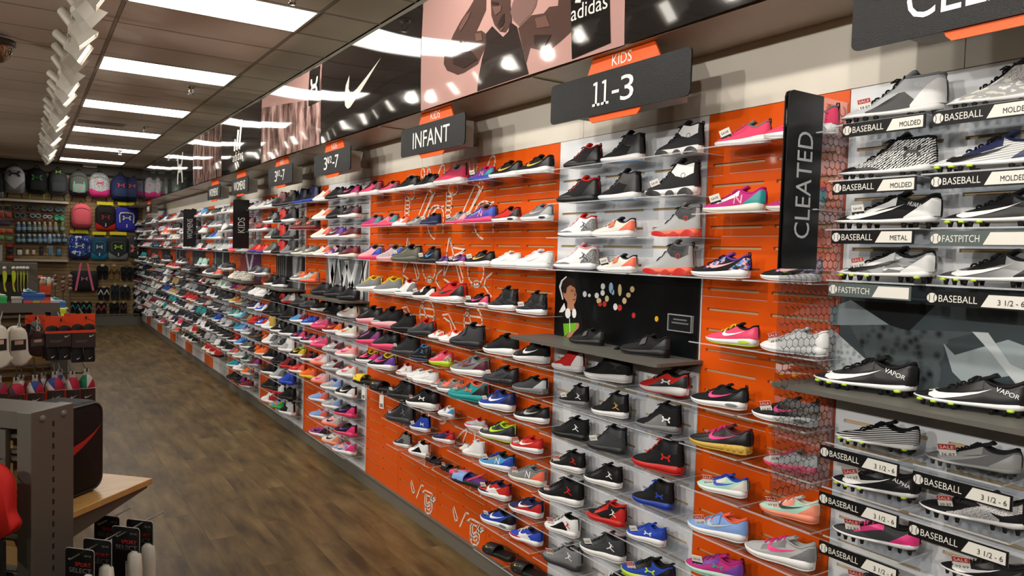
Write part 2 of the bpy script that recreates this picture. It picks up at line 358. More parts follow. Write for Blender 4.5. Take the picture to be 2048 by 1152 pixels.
# ================================================================ ROOM
m_tile = noisy('ceiling tile', ['#dbcdbd', '#e4d8ca'], nscale=90, rough=.9, bump=.4, bscale=160, rand=.03, spec=.1)
ce = struct(MB().box((XL - .1, YF - .1, HC + .055), (XW + .3, YB + .3, HC + .15)).build('ceiling', M('#9d9186', .9)))
tr_set = {(j * 4, c) for j in range(-3, 6) for c in (.5875, -4.2425)}
tile_me = {}
for r in range(-14, 23):
    y0 = TILE_Y0 + r * TILE; y1 = min(y0 + TILE, YB)
    if y1 - y0 < .05 or y0 < YF: continue
    for c in range(len(TX) - 1):
        x0, x1 = TX[c], TX[c + 1]
        if x1 - x0 < .1 or any(abs(x0 - a) < .01 and r == k for k, a in tr_set if not (a < -4 and k not in (-8, 0, 8, 16))): continue
        key = (round(x1 - x0, 3), round(y1 - y0, 3))
        if key not in tile_me:
            b = MB(); w, d = key; b.box((-w / 2 + .011, -d / 2 + .011, .006), (w / 2 - .011, d / 2 - .011, .03)); b.box((-w / 2 + .017, -d / 2 + .017, -.001), (w / 2 - .017, d / 2 - .017, .006)); me = b.data('ceiling_tile'); me.materials.append(m_tile); tile_me[key] = me
        if y0 < 2 and x0 < -2: continue
        o = bpy.data.objects.new('ceiling_tile', tile_me[key]); COL.objects.link(o); o.parent = ce
        o.matrix_local = Matrix.Translation(Vector(((x0 + x1) / 2, (y0 + y1) / 2, HC)) - wpos(ce))
g = MB()
for x in TX[1:-1]: g.box((x - .012, YF, HC - .001), (x + .012, YB, HC + .008))
for r in range(-14, 23):
    y = TILE_Y0 + r * TILE
    if y < YB: g.box((XL, y - .012, HC - .0005), (XW, y + .012, HC + .008))
gr = g.build('ceiling_grid', m_grid, ce)
# floor of wood-look planks running along the aisle
m_plank = noisy('worn oak plank', ['#413320', '#5b4a2f', '#6f5c3b', '#806f4b'], scale=(2.4, .5, 1), nscale=3.2, detail=9, rough=.42, bump=.08, bscale=30, rand=.05, spec=.25, lo=.32, hi=.72)
fl = struct(MB().box((XL - .1, YF - .1, -.12), (XW + .3, YB + .3, -.006)).build('floor', M('#4a3b2c', .6)))
PW, PL_ = .183, 1.25
b = MB(); b.box((-PW / 2 + .0004, -PL_ / 2 + .0004, -.012), (PW / 2 - .0004, PL_ / 2 - .0004, 0)); pme = b.data('plank'); pme.materials.append(m_plank)
b = MB(); b.box((XL, YF, -.012), (-1.0, YB, 0)); b.box((-1.0, YF, -.012), (XW, 1.6, 0)); b.build('floor_covering', m_plank, fl)
for i in range(18):
    x = 2.165 - PW * i; off = (i * .437) % 1 * PL_
    for j in range(15):
        y = 1.6 + off * 0 + PL_ * (j + .5) + ((i * .437) % 1 - .5) * .0
        if y + PL_ / 2 > YB + .1 and j > 13: continue
        o = bpy.data.objects.new('plank', pme); COL.objects.link(o); o.parent = fl
        yy = 1.6 + PL_ / 2 + PL_ * j + (off if off < PL_ * .5 else off - PL_)
        o.matrix_local = Matrix.Translation(Vector((x, yy, 0)) - wpos(fl))
# walls not in view close the room
struct(MB().box((XL - .15, YF, 0), (XL, YB, HC)).build('wall_left', M('#8d8478', .9)))
struct(MB().box((XL - .15, YF - .15, 0), (XW + .1, YF, HC)).build('wall_front', M('#8d8478', .9)))
# ---------------------------------------------------------------- the shoe wall
ORG, WHT = 'o', 'w'
BAYS = [(0.45, 1.449, WHT, 3), (1.449, 2.048, ORG, 2), (2.048, 3.0205, WHT, 3), (3.0205, 3.632, ORG, 2), (3.632, 4.245, ORG, 2), (4.245, 4.857, ORG, 2), (4.857, 5.469, ORG, 2)]
y = 5.469; k = 0
while y < YB - .1:
    w_ = .962 if k % 2 == 0 else .618
    BAYS.append((y, min(y + w_, YB), WHT if k % 2 == 0 else ORG, 3 if k % 2 == 0 else 2)); y += w_; k += 1
TOP, KICK = 2.43, .103
wr = struct(MB().box((XW + .012, YF, KICK), (XW + .15, YB, TOP)).box((XW + .004, YF, 0), (XW + .15, YB, KICK)).box((XW + .012, YF, TOP), (XW + .15, YB, HC)).build('wall_right', noisy('raw slatboard', ['#c9a878', '#d8bd90'], scale=(1, .3, 6), nscale=6, rough=.7)))
m_orange = noisy('orange vinyl', ['#e2560c', '#e65c10'], nscale=1.5, rough=.30, spec=.5)
m_white = noisy('white vinyl', ['#e2e5ea', '#e9ecf0'], nscale=1.5, rough=.34, spec=.5)
SLOT0, SLOTP = 2.265 - .036, .0803
def slat_panel(y0, y1, n, mat, name):
    b = MB(); z0, z1 = KICK + .004, TOP - .002; x0, x1 = XW, XW + .010; e = .0015
    zs = [SLOT0 - SLOTP * i for i in range(0, 27)]; zs = [z for z in zs if z0 + .05 < z < z1 - .05]
    y0 += e; y1 -= e; p = (y1 - y0) / n; hs = .0055; top = z1
    for z in zs:
        b.box((x0, y0, z + hs), (x1, y1, top)); top = z - hs
        ed = [y0] + [v for i in range(n) for v in (y0 + p * i + p * .09, y0 + p * (i + 1) - p * .09)] + [y1]
        for i in range(0, len(ed), 2): b.box((x0, ed[i], z - hs), (x1, ed[i + 1], z + hs))
    b.box((x0, y0, z0), (x1, y1, top))
    o = b.build(name, mat, wr); return o
PANELS = []
for (y0, y1, c, n) in BAYS: PANELS.append(slat_panel(y0, y1, n, m_orange if c == ORG else m_white, 'orange_slat_panel' if c == ORG else 'white_slat_panel'))
# kick base, white upper panels, grey wall above the canopy
struct(MB().box((XW - .004, YF, 0), (XW + .004, YB, KICK)).box((XW - .016, YF, KICK - .006), (XW + .004, YB, KICK + .003)).build('baseboard_right', M('#6f6b62', .45)))
m_upper = noisy('glossy white upper panel', ['#e2dccf', '#e9e4d8'], nscale=2, rough=.16, spec=.5, bump=.05, bscale=3)
ub = [-.6, 1.1, 2.84, 4.58, 6.32, 8.06, 9.8, 11.54, 13.28, 15.02, 16.76, YB]
for a, c in zip(ub[:-1], ub[1:]): MB().box((XW + .001, a + .0015, TOP + .001), (XW + .012, c - .0015, 2.70)).build('upper_panel', m_upper, wr)
MB().box((XW + .002, YF, 2.70), (XW + .012, YB, HC)).build('upper_wall', M('#8f8a7c', .8), wr)
# canopy that carries the brand banners: front face at BX, underside visible from below
BX, BZ0, BZ1 = 1.915, 2.672, 3.285
m_ledge = noisy('canopy underside', ['#a59c8b', '#b0a795'], nscale=2, rough=.35)
cn = struct(MB().box((BX + .012, YF, BZ0 - .002), (XW + .002, YB, BZ0 + .02)).box((BX + .012, YF, BZ0 + .02), (BX + .03, YB, BZ1 - .01)).build('trim_1', m_ledge))
cn.name = 'trim_1'
for yy in ub[1:-1]: MB().box((BX + .02, yy - .02, BZ0 - .008), (XW, yy + .02, BZ0 - .002)).build('bracket', m_ledge, cn)
# ---------------------------------------------------------------- back wall of slats
m_slat = noisy('maple slat', ['#8a7148', '#9a8056', '#a68c60'], scale=(.6, 1, 5), nscale=4, rough=.5, rand=.05)
wb = struct(MB().box((XL, YB + .02, 0), (XW + .15, YB + .2, HC)).build('wall_back', M('#3a2d1e', .9)))
bx = [-4.92, -2.5, -.08, XW - .002]
bx = [-3.05, -1.44, .83, XW + .0]
zz = .30; sme = {}
while zz < 3.33:
    for a, c in zip(bx[:-1], bx[1:]):
        key = round(c - a, 3)
        if key not in sme:
            q = MB(); w = key; q.box((-w / 2 + .003, -.008, -.036), (w / 2 - .003, .012, .036)); sme[key] = q.data('slat'); sme[key].materials.append(m_slat)
        o = bpy.data.objects.new('slat', sme[key]); COL.objects.link(o); o.parent = wb
        o.matrix_local = Matrix.Translation(Vector(((a + c) / 2, YB + .008, zz)) - wpos(wb))
    zz += .0803
MB().box((XL, YB - .005, 3.36), (XW, YB + .02, HC)).build('upper_wall', M('#5b554b', .85), wb)
struct(MB().box((XL, YB - .06, 0), (XW - .01, YB + .02, .255)).box((XL, YB - .075, .235), (XW - .01, YB - .06, .262)).build('baseboard_back', M('#6b675a', .6)))
# ================================================================ SHOES
def pchip(pts, x):
    xk = np.array([p[0] for p in pts], float); yk = np.array([p[1] for p in pts], float); h = np.diff(xk); dl = np.diff(yk) / h
    m = np.zeros_like(yk); m[0], m[-1] = dl[0], dl[-1]
    for i in range(1, len(yk) - 1): m[i] = 0 if dl[i - 1] * dl[i] <= 0 else 2 / (1 / dl[i - 1] + 1 / dl[i])
    x = np.clip(np.asarray(x, float), xk[0], xk[-1]); i = np.clip(np.searchsorted(xk, x) - 1, 0, len(h) - 1); t = (x - xk[i]) / h[i]
    return (1 + 2 * t) * (1 - t) ** 2 * yk[i] + t * (1 - t) ** 2 * h[i] * m[i] + t * t * (3 - 2 * t) * yk[i + 1] + t * t * (t - 1) * h[i] * m[i + 1]
HALFW = [(.0, .03), (.008, .06), (.03, .092), (.07, .115), (.14, .128), (.25, .128), (.38, .128), (.5, .142), (.62, .162), (.72, .168), (.8, .158), (.87, .138), (.93, .106), (.97, .07), (.99, .04), (1, .02)]
XS = np.array([.0, .008, .025, .05, .09, .14, .19, .24, .29, .33, .36, .40, .45, .50, .55, .60, .65, .70, .75, .80, .85, .89, .93, .96, .98, .992, 1.0])
STY = {}
def style(n, rim, top, zb, zbt, op, rr=.45, tongue=.06, lean=0.0, wide=1.0): STY[n] = dict(rim=rim, top=top, zb=zb, zbt=zbt, op=op, rr=rr, tongue=tongue, lean=lean, wide=wide)
ZB_RUN = [(0, .14), (.15, .13), (.35, .105), (.55, .088), (.8, .078), (1, .085)]
SPRING = [(0, .014), (.08, .002), (.2, 0), (.62, 0), (.8, .010), (.92, .030), (1, .056)]
FLAT = [(0, .004), (.1, 0), (.7, 0), (.9, .006), (1, .018)]
style('run', [(0, .345), (.03, .362), (.09, .325), (.18, .285), (.27, .295), (.36, .335), (.45, .288), (.55, .24), (.65, .20), (.75, .165), (.85, .138), (.93, .116), (1, .09)],
      [(.3, .36), (.38, .352), (.46, .318), (.55, .272), (.65, .228), (.75, .192), (.85, .166), (.93, .14), (.98, .112), (1, .096)], ZB_RUN, SPRING, .345)
style('tall', [(0, .385), (.03, .40), (.09, .365), (.18, .325), (.27, .335), (.36, .385), (.45, .335), (.55, .28), (.65, .23), (.75, .19), (.85, .158), (.93, .13), (1, .10)],
      [(.3, .41), (.38, .402), (.46, .365), (.55, .315), (.65, .262), (.75, .22), (.85, .188), (.93, .155), (.98, .12), (1, .105)], [(0, .16), (.2, .15), (.5, .115), (.8, .09), (1, .09)], SPRING, .345, tongue=.07)
style('court', [(0, .34), (.03, .35), (.1, .325), (.2, .30), (.28, .305), (.36, .335), (.45, .295), (.55, .255), (.65, .222), (.75, .196), (.85, .172), (.93, .148), (1, .115)],
      [(.3, .365), (.38, .355), (.46, .325), (.55, .285), (.65, .25), (.75, .222), (.85, .2), (.93, .178), (.98, .15), (1, .12)], [(0, .125), (.5, .11), (1, .105)], FLAT, .345)
style('mid', [(0, .43), (.04, .45), (.1, .425), (.2, .40), (.28, .415), (.36, .43), (.46, .35), (.56, .275), (.66, .215), (.76, .175), (.86, .145), (.94, .12), (1, .09)],
      [(.28, .46), (.37, .455), (.46, .39), (.56, .315), (.66, .25), (.76, .205), (.86, .172), (.94, .145), (.98, .118), (1, .1)], [(0, .14), (.3, .12), (.6, .095), (1, .09)], SPRING, .335, tongue=.07)
style('high', [(0, .50), (.04, .535), (.1, .52), (.2, .50), (.28, .515), (.35, .53), (.42, .46), (.5, .375), (.58, .295), (.68, .22), (.78, .178), (.88, .145), (.95, .115), (1, .09)],
      [(.27, .56), (.35, .558), (.42, .505), (.5, .425), (.58, .335), (.68, .255), (.78, .208), (.88, .172), (.95, .138), (.985, .112), (1, .1)], [(0, .15), (.25, .13), (.6, .10), (1, .095)], SPRING, .33, tongue=.075)
style('cleat', [(0, .315), (.03, .335), (.09, .305), (.18, .272), (.27, .278), (.36, .318), (.45, .275), (.55, .232), (.65, .192), (.75, .158), (.85, .130), (.93, .11), (1, .088)],
      [(.3, .345), (.38, .335), (.46, .30), (.55, .26), (.65, .215), (.75, .18), (.85, .152), (.93, .128), (.98, .104), (1, .094)], [(0, .125), (.3, .095), (.6, .082), (1, .086)], [(0, .068), (.1, .055), (.7, .05), (.85, .055), (1, .075)], .345)
style('cleat_high', [(0, .41), (.04, .43), (.1, .425), (.2, .42), (.28, .425), (.35, .42), (.44, .345), (.54, .275), (.64, .215), (.74, .172), (.84, .142), (.93, .116), (1, .09)],
      [(.28, .45), (.36, .448), (.44, .385), (.54, .31), (.64, .245), (.74, .2), (.84, .168), (.93, .136), (.98, .11), (1, .098)], [(0, .135), (.3, .10), (.6, .085), (1, .088)], [(0, .068), (.1, .055), (.7, .05), (.85, .055), (1, .075)], .335)
def shoe_fn(st):
    s = STY[st]
    def f(x):
        w = pchip(HALFW, x) * s['wide']; zb = pchip(s['zb'], x) - .004; zr = pchip(s['rim'], x); zt = pchip(s['top'], np.maximum(x, s['top'][0][0]))
        rr = np.interp(x, [0, .05, .2, s['op'], .45, .66, .78, 1], [.80, .74, .66, .60, s['rr'], s['rr'] + .02, .58, .75]); return w, zb, zr, zt, rr
    return f
def side(st, x, z, lift=.0):
    """point on the outer side wall (+y) at (x, z)"""
    w, zb, zr, zt, rr = shoe_fn(st)(x); t = np.clip((z - zb) / np.maximum(zr - zb, .01), 0, 1)
    y = w * (1 + .07 * np.sin(np.pi * t)) * (1 - (1 - rr) * t ** 2.0)
    z2 = np.minimum(z, zr); over = np.clip((z - zr) / np.maximum(zt - zr, .012), 0, .98); y = y * np.sqrt(1 - over ** 2); z2 = z2 + over * (zt - zr)
    return y + lift, z2 + lift * .55 * t
ME = {}
def grid_faces(nr, nc, mi=None):
    f = []; m = []
    for i in range(nr - 1):
        for j in range(nc - 1): f.append((i * nc + j, (i + 1) * nc + j, (i + 1) * nc + j + 1, i * nc + j + 1)); m.append(mi(i, j) if mi else 0)
    return f, m
def mesh_of(key, fn):
    if key not in ME:
        b = fn(); ME[key] = b.data(key[0] if isinstance(key, tuple) else key)
        for _ in range(max(b.mi) + 1 if b.mi else 1): ME[key].materials.append(None)
    return ME[key]
def upper_mesh(st, lo=False):
    s = STY[st]; f = shoe_fn(st); xs = XS if not lo else XS[[0, 2, 4, 7, 10, 13, 16, 19, 21, 23, 26]]
    ts = np.linspace(0, 1, 7 if not lo else 3); b = MB(); rows = []
    for x in xs:
        w, zb, zr, zt, rr = f(x); half = []
        for t in ts: half.append((w * (1 + .07 * math.sin(math.pi * t)) * (1 - (1 - rr) * t ** 2.0), zb + (zr - zb) * t))
        wr_ = half[-1][0]; xo = x
        if x <= s['op']:
            zi = zb + .03; inn = [(wr_ * .80, zr + .004), (wr_ * .70, zr - (zr - zi) * .45), (wr_ * .55, zi + .01)]; ctr = zi
        else:
            inn = []
            for a in (.3, .6, .85): inn.append((wr_ * math.sqrt(max(0, 1 - a * a)), zr + (zt - zr) * a))
            ctr = zt
        if lo: inn = inn[1:2]
        row = [(xo, y, z) for y, z in half + inn] + [(xo, 0, ctr)] + [(xo, -y, z) for y, z in (half + inn)[::-1]]
        rows.append(row)
    nc = len(rows[0]); ns = len(ts); vs = [v for r in rows for v in r]
    def mi(i, j):
        jj = min(j, nc - 2 - j)
        return 1 if jj >= ns - 1 and xs[i + 1] < .68 else 0
    fa, m = grid_faces(len(rows), nc, mi)
    o = len(b.v); b.v += vs; b.f += [list(q) for q in fa]; b.mi += m; b.sm += [True] * len(fa)
    n0 = (len(rows) - 1) * nc
    b.add(rows[0][:], [list(range(nc))], 0, True); b.add(rows[-1][:], [list(range(nc))[::-1]], 0, True)
    # heel curve: the back leans a little over the heel
    b.v = [(x - .022 * math.sin(min(1, max(0, z / .4)) * math.pi) * max(0, 1 - x / .12) ** 2 + s['lean'] * z, y, z) for x, y, z in b.v]
    return b
def sole_rows(st, z0f, z1f, grow=.007, lo=False, bulge=.012):
    s = STY[st]; xs = np.concatenate([[-.006], XS[1:-1], [1.006]]) if not lo else np.array([-.006, .025, .09, .3, .6, .8, .93, 1.0]); rows = []
    for x in xs:
        w = float(pchip(HALFW, x)) * s['wide'] + grow; z0, z1 = float(z0f(x)), float(z1f(x)); zm = (z0 + z1) / 2
        h = [(w * .5, z0), (w - .004, z0), (w + bulge, zm), (w + .001, z1), (w * .8, z1 - .002)]
        rows.append([(x, a, c) for a, c in h] + [(x, -a, c) for a, c in h[::-1]])
    b = MB(); nc = len(rows[0]); vs = [v for r in rows for v in r]; fs = []
    for i in range(len(rows) - 1):
        for j in range(nc): fs.append((i * nc + j, i * nc + (j + 1) % nc, (i + 1) * nc + (j + 1) % nc, (i + 1) * nc + j))
    b.add(vs, fs, 0, True); b.add(rows[0], [list(range(nc))], 0); b.add(rows[-1], [list(range(nc))[::-1]], 0); return b
def zb_of(st, off=0.0): return lambda x: pchip(STY[st]['zb'], x) + off
def zbt_of(st, off=0.0): return lambda x: pchip(STY[st]['zbt'], x) + off
def midsole_mesh(st, lo=False): return sole_rows(st, zbt_of(st, .016 if 'cleat' not in st else .006), zb_of(st, .008), lo=lo)
def outsole_mesh(st): return sole_rows(st, zbt_of(st, 0), zbt_of(st, .018), grow=.004, bulge=.002)
def patch(b, st, rows, both=True, lift=.006, mi=0):
    """rows: list of lists of (x, z); skinned on the side wall, both sides"""
    for sg in ((1, -1) if both else (1,)):
        nc = len(rows[0]); vs = []
        for r in rows:
            for x, z in r:
                y, z2 = side(st, x, z, lift); x2 = x - .022 * math.sin(min(1, max(0, float(z2) / .4)) * math.pi) * max(0, 1 - x / .12) ** 2
                vs.append((x2 - (lift if x < .03 else 0), float(y) * sg, float(z2)))
        f, m = grid_faces(len(rows), nc)
        b.add(vs, f if sg > 0 else [q[::-1] for q in f], mi, True)
    return b
def band(st, xs, lo, hi, n=4):
    """rows between two height functions t_lo(x), t_hi(x) in wall fractions (above 1: over the top)"""
    rows = []
    for x in xs:
        w, zb, zr, zt, rr = [float(v) for v in shoe_fn(st)(x)]; g = lambda t: zb + (zr - zb) * t if t <= 1 else zr + (zt - zr) * (t - 1)
        a, c = lo(x), hi(x); rows.append([(x, g(a + (c - a) * k / (n - 1))) for k in range(n)])
    return rows
def heel_mesh(st): return patch(MB(), st, band(st, [0.0, .02, .05, .09, .14, .19, .24, .28], lambda x: .02, lambda x: float(np.interp(x, [0, .05, .15, .28], [.86, .84, .62, .12]))))
def toecap_mesh(st): return patch(MB(), st, band(st, [.72, .76, .80, .84, .88, .92, .95, .98, .995], lambda x: .02, lambda x: float(np.interp(x, [.72, .78, .86, 1], [.25, .75, 1.5, 1.95])), 5))
def mud_mesh(st): return patch(MB(), st, band(st, [.5, .56, .62, .68, .74, .8, .86, .91, .95, .98], lambda x: .02, lambda x: float(np.interp(x, [.5, .6, .8, .9, 1], [.06, .34, .55, .95, 1.6])), 4))
def eyestay_mesh(st): return patch(MB(), st, band(st, [.36, .40, .45, .5, .55, .6, .65, .70], lambda x: float(np.interp(x, [.36, .5, .7], [.62, .66, .55])), lambda x: 1.0, 3), lift=.005)
def ankle_mesh(st): return patch(MB(), st, band(st, [.04, .08, .13, .19, .25, .31, .36, .41, .46], lambda x: float(np.interp(x, [.04, .2, .36, .46], [.55, .42, .5, .9])), lambda x: .99, 4))
def quarter_mesh(st): return patch(MB(), st, band(st, [.22, .28, .34, .4, .46, .52, .58, .64, .70], lambda x: .04, lambda x: float(np.interp(x, [.22, .36, .5, .7], [.2, .62, .62, .25])), 4), lift=.004)
def pods_mesh(st):
    b = MB(); s = STY[st]
    for x0, x1 in ((.03, .30), (.36, .52), (.60, .93)):
        rows = []
        for x in np.linspace(x0, x1, 9):
            k = math.sin(math.pi * (x - x0) / (x1 - x0)) ** .6; w = float(pchip(HALFW, x)) + .022; z0 = float(pchip(s['zbt'], x)); rows.append([(x, w, z0 + .004), (x, w + .003, z0 + .03 + .03 * k), (x, w, z0 + .04 + .072 * k * (1.25 if x0 < .1 else .8))])
        vs = [v for r in rows for v in r]; f, m = grid_faces(len(rows), 3); b.add(vs, f, 0, True); b.add([(x, -y, z) for x, y, z in vs], [q[::-1] for q in f], 0, True)
    return b
def bubble_mesh(st):
    b = MB(); rows = []
    for x in np.linspace(.07, .30, 9):
        k = math.sin(math.pi * (x - .07) / .23) ** .4; w = float(pchip(HALFW, x)) + .0225; zc = .075; rows.append([(x, w - .004, zc - .028 * k), (x, w + .002, zc), (x, w - .004, zc + .028 * k)])
    vs = [v for r in rows for v in r]; f, m = grid_faces(len(rows), 3); b.add(vs, f, 0, True); b.add([(x, -y, z) for x, y, z in vs], [q[::-1] for q in f], 0, True); return b
def columns_mesh(st):
    b = MB()
    for x in (.045, .14, .235, .33):
        for sg in (1, -1): b.lathe([(.036, .012), (.042, .03), (.03, .06), (.042, .09), (.036, .11)], (x, sg * (float(pchip(HALFW, x)) - .022), 0), n=10)
    return b
def tongue_mesh(st):
    s = STY[st]; f = shoe_fn(st); b = MB(); pts = []
    for x, dz in ((.62, -.004), (.54, .002), (.46, .006), (.40, .010)): pts.append((x, float(f(x)[3]) + dz, float(f(x)[0] * f(x)[4]) * .62))
    zt = float(f(.36)[3]); k = s['tongue']; pts += [(.335, zt + k * .40, .074), (.295, zt + k * .86, .078), (.27, zt + k * .92, .066)]
    vs = []; n = len(pts)
    for x, z, w in pts: vs += [(x, w, z - .012), (x, w * .6, z), (x, -w * .6, z), (x, -w, z - .012), (x - .026, -w * .85, z - .036), (x - .026, w * .85, z - .036)]
    fs = []
    for i in range(n - 1):
        for j in range(6): fs.append((i * 6 + j, i * 6 + (j + 1) % 6, (i + 1) * 6 + (j + 1) % 6, (i + 1) * 6 + j))
    b.add(vs, fs, 0, True); b.add(vs[-6:], [(0, 1, 2, 3, 4, 5)]); return b
def laces_mesh(st):
    f = shoe_fn(st); b = MB()
    xs = (.41, .46, .51, .56, .61, .66) if 'high' not in st else (.38, .43, .48, .53, .58, .63, .68)
    for i, x in enumerate(xs):
        w, zb, zr, zt, rr = [float(v) for v in f(x)]; wr_ = w * rr; pts = []
        for a in np.linspace(-1, 1, 7): pts.append((x + .012 * a * (1 if i % 2 else -1), wr_ * 1.04 * a, zr + (zt - zr + .016) * math.sqrt(max(0, 1 - (a * .96) ** 2)) + .002))
        b.tube(pts, .0105, 5)
    w, zb, zr, zt, rr = [float(v) for v in f(.40)]
    for sg in (1, -1): b.tube([(.42, 0, zt + .012), (.45, sg * .03, zt + .012), (.50, sg * .055, zt - .028), (.47, sg * .045, zt - .02), (.42, 0, zt + .010)], .008, 5)
    return b
def collar_mesh(st):
    f = shoe_fn(st); xs = [.35, .31, .26, .2, .14, .09, .05, .025]; P = []
    for x in xs:
        w, zb, zr, zt, rr = [float(v) for v in f(x)]; P.append((x, w * rr * .96, zr + .002))
    h = P[-1]; P2 = P + [(.012, h[1] * .5, h[2] + .002), (.008, 0, h[2] + .003), (.012, -h[1] * .5, h[2] + .002)] + [(x, -y, z) for x, y, z in P[::-1]]
    return MB().tube(P2, [.010] + [.017] * (len(P2) - 2) + [.010], 6)
def tab_mesh(st):
    z = float(shoe_fn(st)(0.02)[2]); return MB().tube([(.0, 0, z - .05), (-.022, 0, z + .0), (-.015, 0, z + .05), (.012, 0, z + .055), (.022, 0, z + .0)], .011, 6)
def strap_mesh(st):
    return patch(MB(), st, band(st, [.40, .44, .48, .52], lambda x: .55, lambda x: 1.98, 6), lift=.02)
def studs_for(st): return [(.06, 1), (.17, 1), (.28, 1), (.60, 1), (.70, 1), (.80, 1), (.90, .72), (.06, -1), (.28, -1), (.62, -1), (.80, -1)]
def stud_mesh(st): return MB().lathe([(.0, .0), (.020, .0), (.026, .03), (.034, .062)], (0, 0, 0), n=6)
LG = {'run': (.18, .62, .15, .27), 'tall': (.18, .62, .17, .30), 'court': (.17, .62, .155, .27), 'mid': (.12, .52, .17, .34), 'high': (.12, .5, .20, .36), 'cleat': (.30, .84, .105, .225), 'cleat_high': (.3, .8, .12, .27)}
LG2 = {'run': (.27, .46, .15, .25), 'tall': (.27, .46, .165, .28), 'court': (.27, .46, .15, .26), 'mid': (.13, .31, .20, .33), 'high': (.14, .33, .19, .34), 'cleat': (.1, .28, .13, .25), 'cleat_high': (.1, .28, .20, .35)}
def logo_mesh(st, kind):
    b = MB()
    if kind in ('swoosh', 'swooshbig'):
        x0, x1, z0, z1 = LG[st]; 
        if kind == 'swooshbig': x0, x1, z0, z1 = x0 - .02, x1 + .02, z0 - .01, z1 + .02
        rows = [[(x1 - (p[0] + (q[0] - p[0]) * k / 2) * (x1 - x0), z0 + (p[1] + (q[1] - p[1]) * k / 2) * (z1 - z0)) for k in range(3)] for p, q in SWOOSH]
        return patch(b, st, rows, lift=.0085)
    if kind in MARKS:
        x0, x1, z0, z1 = LG2[st]
        if kind == 'ua': z0, z1 = z0 + .02, z1 - .02
        if kind == 'ring': x0, x1, z0, z1 = x0 + .03, x1 - .07, z0 + .09, z1 + .03
        if kind == 'stripes': x0, x1 = x0 - .0, x1 + .12
        for stp in MARKS[kind]: patch(b, st, [[(x1 - p[0] * (x1 - x0), z0 + p[1] * (z1 - z0)) for p in (a, c)] for a, c in stp], lift=.009)
        return b
    # letters wrapped on the side
    txt = kind; x0, x1, z0, z1 = LG2[st]; sh = 0
    if txt == 'N': v, f = text2d('N', .13, .13)
    else: v, f = text2d(txt, .045, .2, .25); x0, x1, z0, z1 = .04, .26, z0 + .05, z1 + .02
    cx, cz = (x0 + x1) / 2, (z0 + z1) / 2 + (.0 if txt == 'N' else .0); vs = []
    for a, c in v:
        x, z = cx - a, cz + c + (0 if txt == 'N' else -a * .28); y, z2 = side(st, x, z, .0095); vs.append((x, float(y), float(z2)))
    b.add(vs, f, 0); return b
def slide_parts(kind):
    out = {}
    def foot():
        xs = XS; b = sole_rows('court', lambda x: np.interp(x, [0, .6, .9, 1], [0, 0, .01, .03]), lambda x: np.interp(x, [0, .1, .4, .7, 1], [.13, .12, .10, .085, .085]), grow=.02); return b
    def st():
        b = MB(); rows = []
        for x in np.linspace(.5, .84, 6):
            rows.append([(x, .19 * math.cos(a), .07 + (.17 - .10 * abs(x - .6)) * math.sin(a) ** .8) for a in np.linspace(0, math.pi, 11)])
        vs = [v for r in rows for v in r]; f, m = grid_faces(6, 11); b.add(vs, [q[::-1] for q in f], 0, True)
        vs2 = [(x, y * .93, z - .014) for x, y, z in vs]; b.add(vs2, f, 0, True); return b
    def inner():
        return MB().add([(x, .15 * s_, .128 - .05 * x) for x in (.06, .3, .5, .7, .9) for s_ in (1, -1)], [(2 * i, 2 * i + 2, 2 * i + 3, 2 * i + 1) for i in range(4)])
    out['footbed'] = foot; out['strap'] = st; out['insole'] = inner
    if kind == 'sandal':
        def back(): return MB().tube([(.40, .13, .10), (.2, .14, .2), (.06, .09, .27), (.02, 0, .28), (.06, -.09, .27), (.2, -.14, .2), (.40, -.13, .10)], .02, 6)
        def toes(): return MB().tube([(.92, .05, .09), (.8, .0, .2), (.62, 0, .24), (.45, 0, .26)], .022, 6)
        out['back_strap'] = back; out['toe_strap'] = toes
    return out
# ---- price cards
m_card = M('#e9e7e0', .6); m_cardred = M('#b3241f', .6); m_cardblk = M('#1b1b1d', .6)
def card_mesh(kind, txt):
    """a small card standing in the laces, local x along the shoe, facing +y"""
    b = MB(); w, h = .15, .19
    ux, uy, n = Vector((-1, 0, 0)), Vector((0, 0, 1)), Vector((0, 1, 0))
    b.obox((0, 0, 0), (1, 0, 0), (0, 0, 1), (0, 1, 0), w / 2, h / 2, .004, 0)
    if kind == 's':
        b.add([(-w / 2, .0065, h * .22), (w / 2, .0065, h * .22), (w / 2, .0065, h / 2), (-w / 2, .0065, h / 2)], [(0, 1, 2, 3)], 1)
        letters(b, 'SALE', (0, .008, h * .36), ux, uy, h * .17, w * .82, 0)
        letters(b, txt, (0, .008, -.012), ux, uy, h * .22, w * .78, 2, .15)
    else:
        b.add([(-w / 2, .0065, -h / 2), (w / 2, .0065, -h / 2), (w / 2, .0065, h * .05), (-w / 2, .0065, h * .05)], [(0, 1, 2, 3)], 2)
        letters(b, 'SAVE', (0, .008, h * .26), ux, uy, h * .15, w * .7, 2)
        letters(b, txt, (0, .008, -h * .22), ux, uy, h * .3, w * .6, 0)
    return b
def put(name, me, root, mats, local=None):
    o = bpy.data.objects.new(name, me); COL.objects.link(o); o.parent = root
    if local is not None: o.matrix_local = local
    for i, m in enumerate(mats):
        if i < len(o.material_slots): o.material_slots[i].link = 'OBJECT'; o.material_slots[i].material = m
    return o
def colour_word(c):
    if ':' in c:
        t, *cs = c.split(':'); w = [cw(x) for x in dict.fromkeys(cs)]; return ' and '.join(w[:2]) + {'chev': ' zigzag', 'line': ' streaked', 'crack': ' cracked', 'camo': ' camouflage', 'mix': ' patterned', 'grad': ' fading'}[t]
    return cw(c)
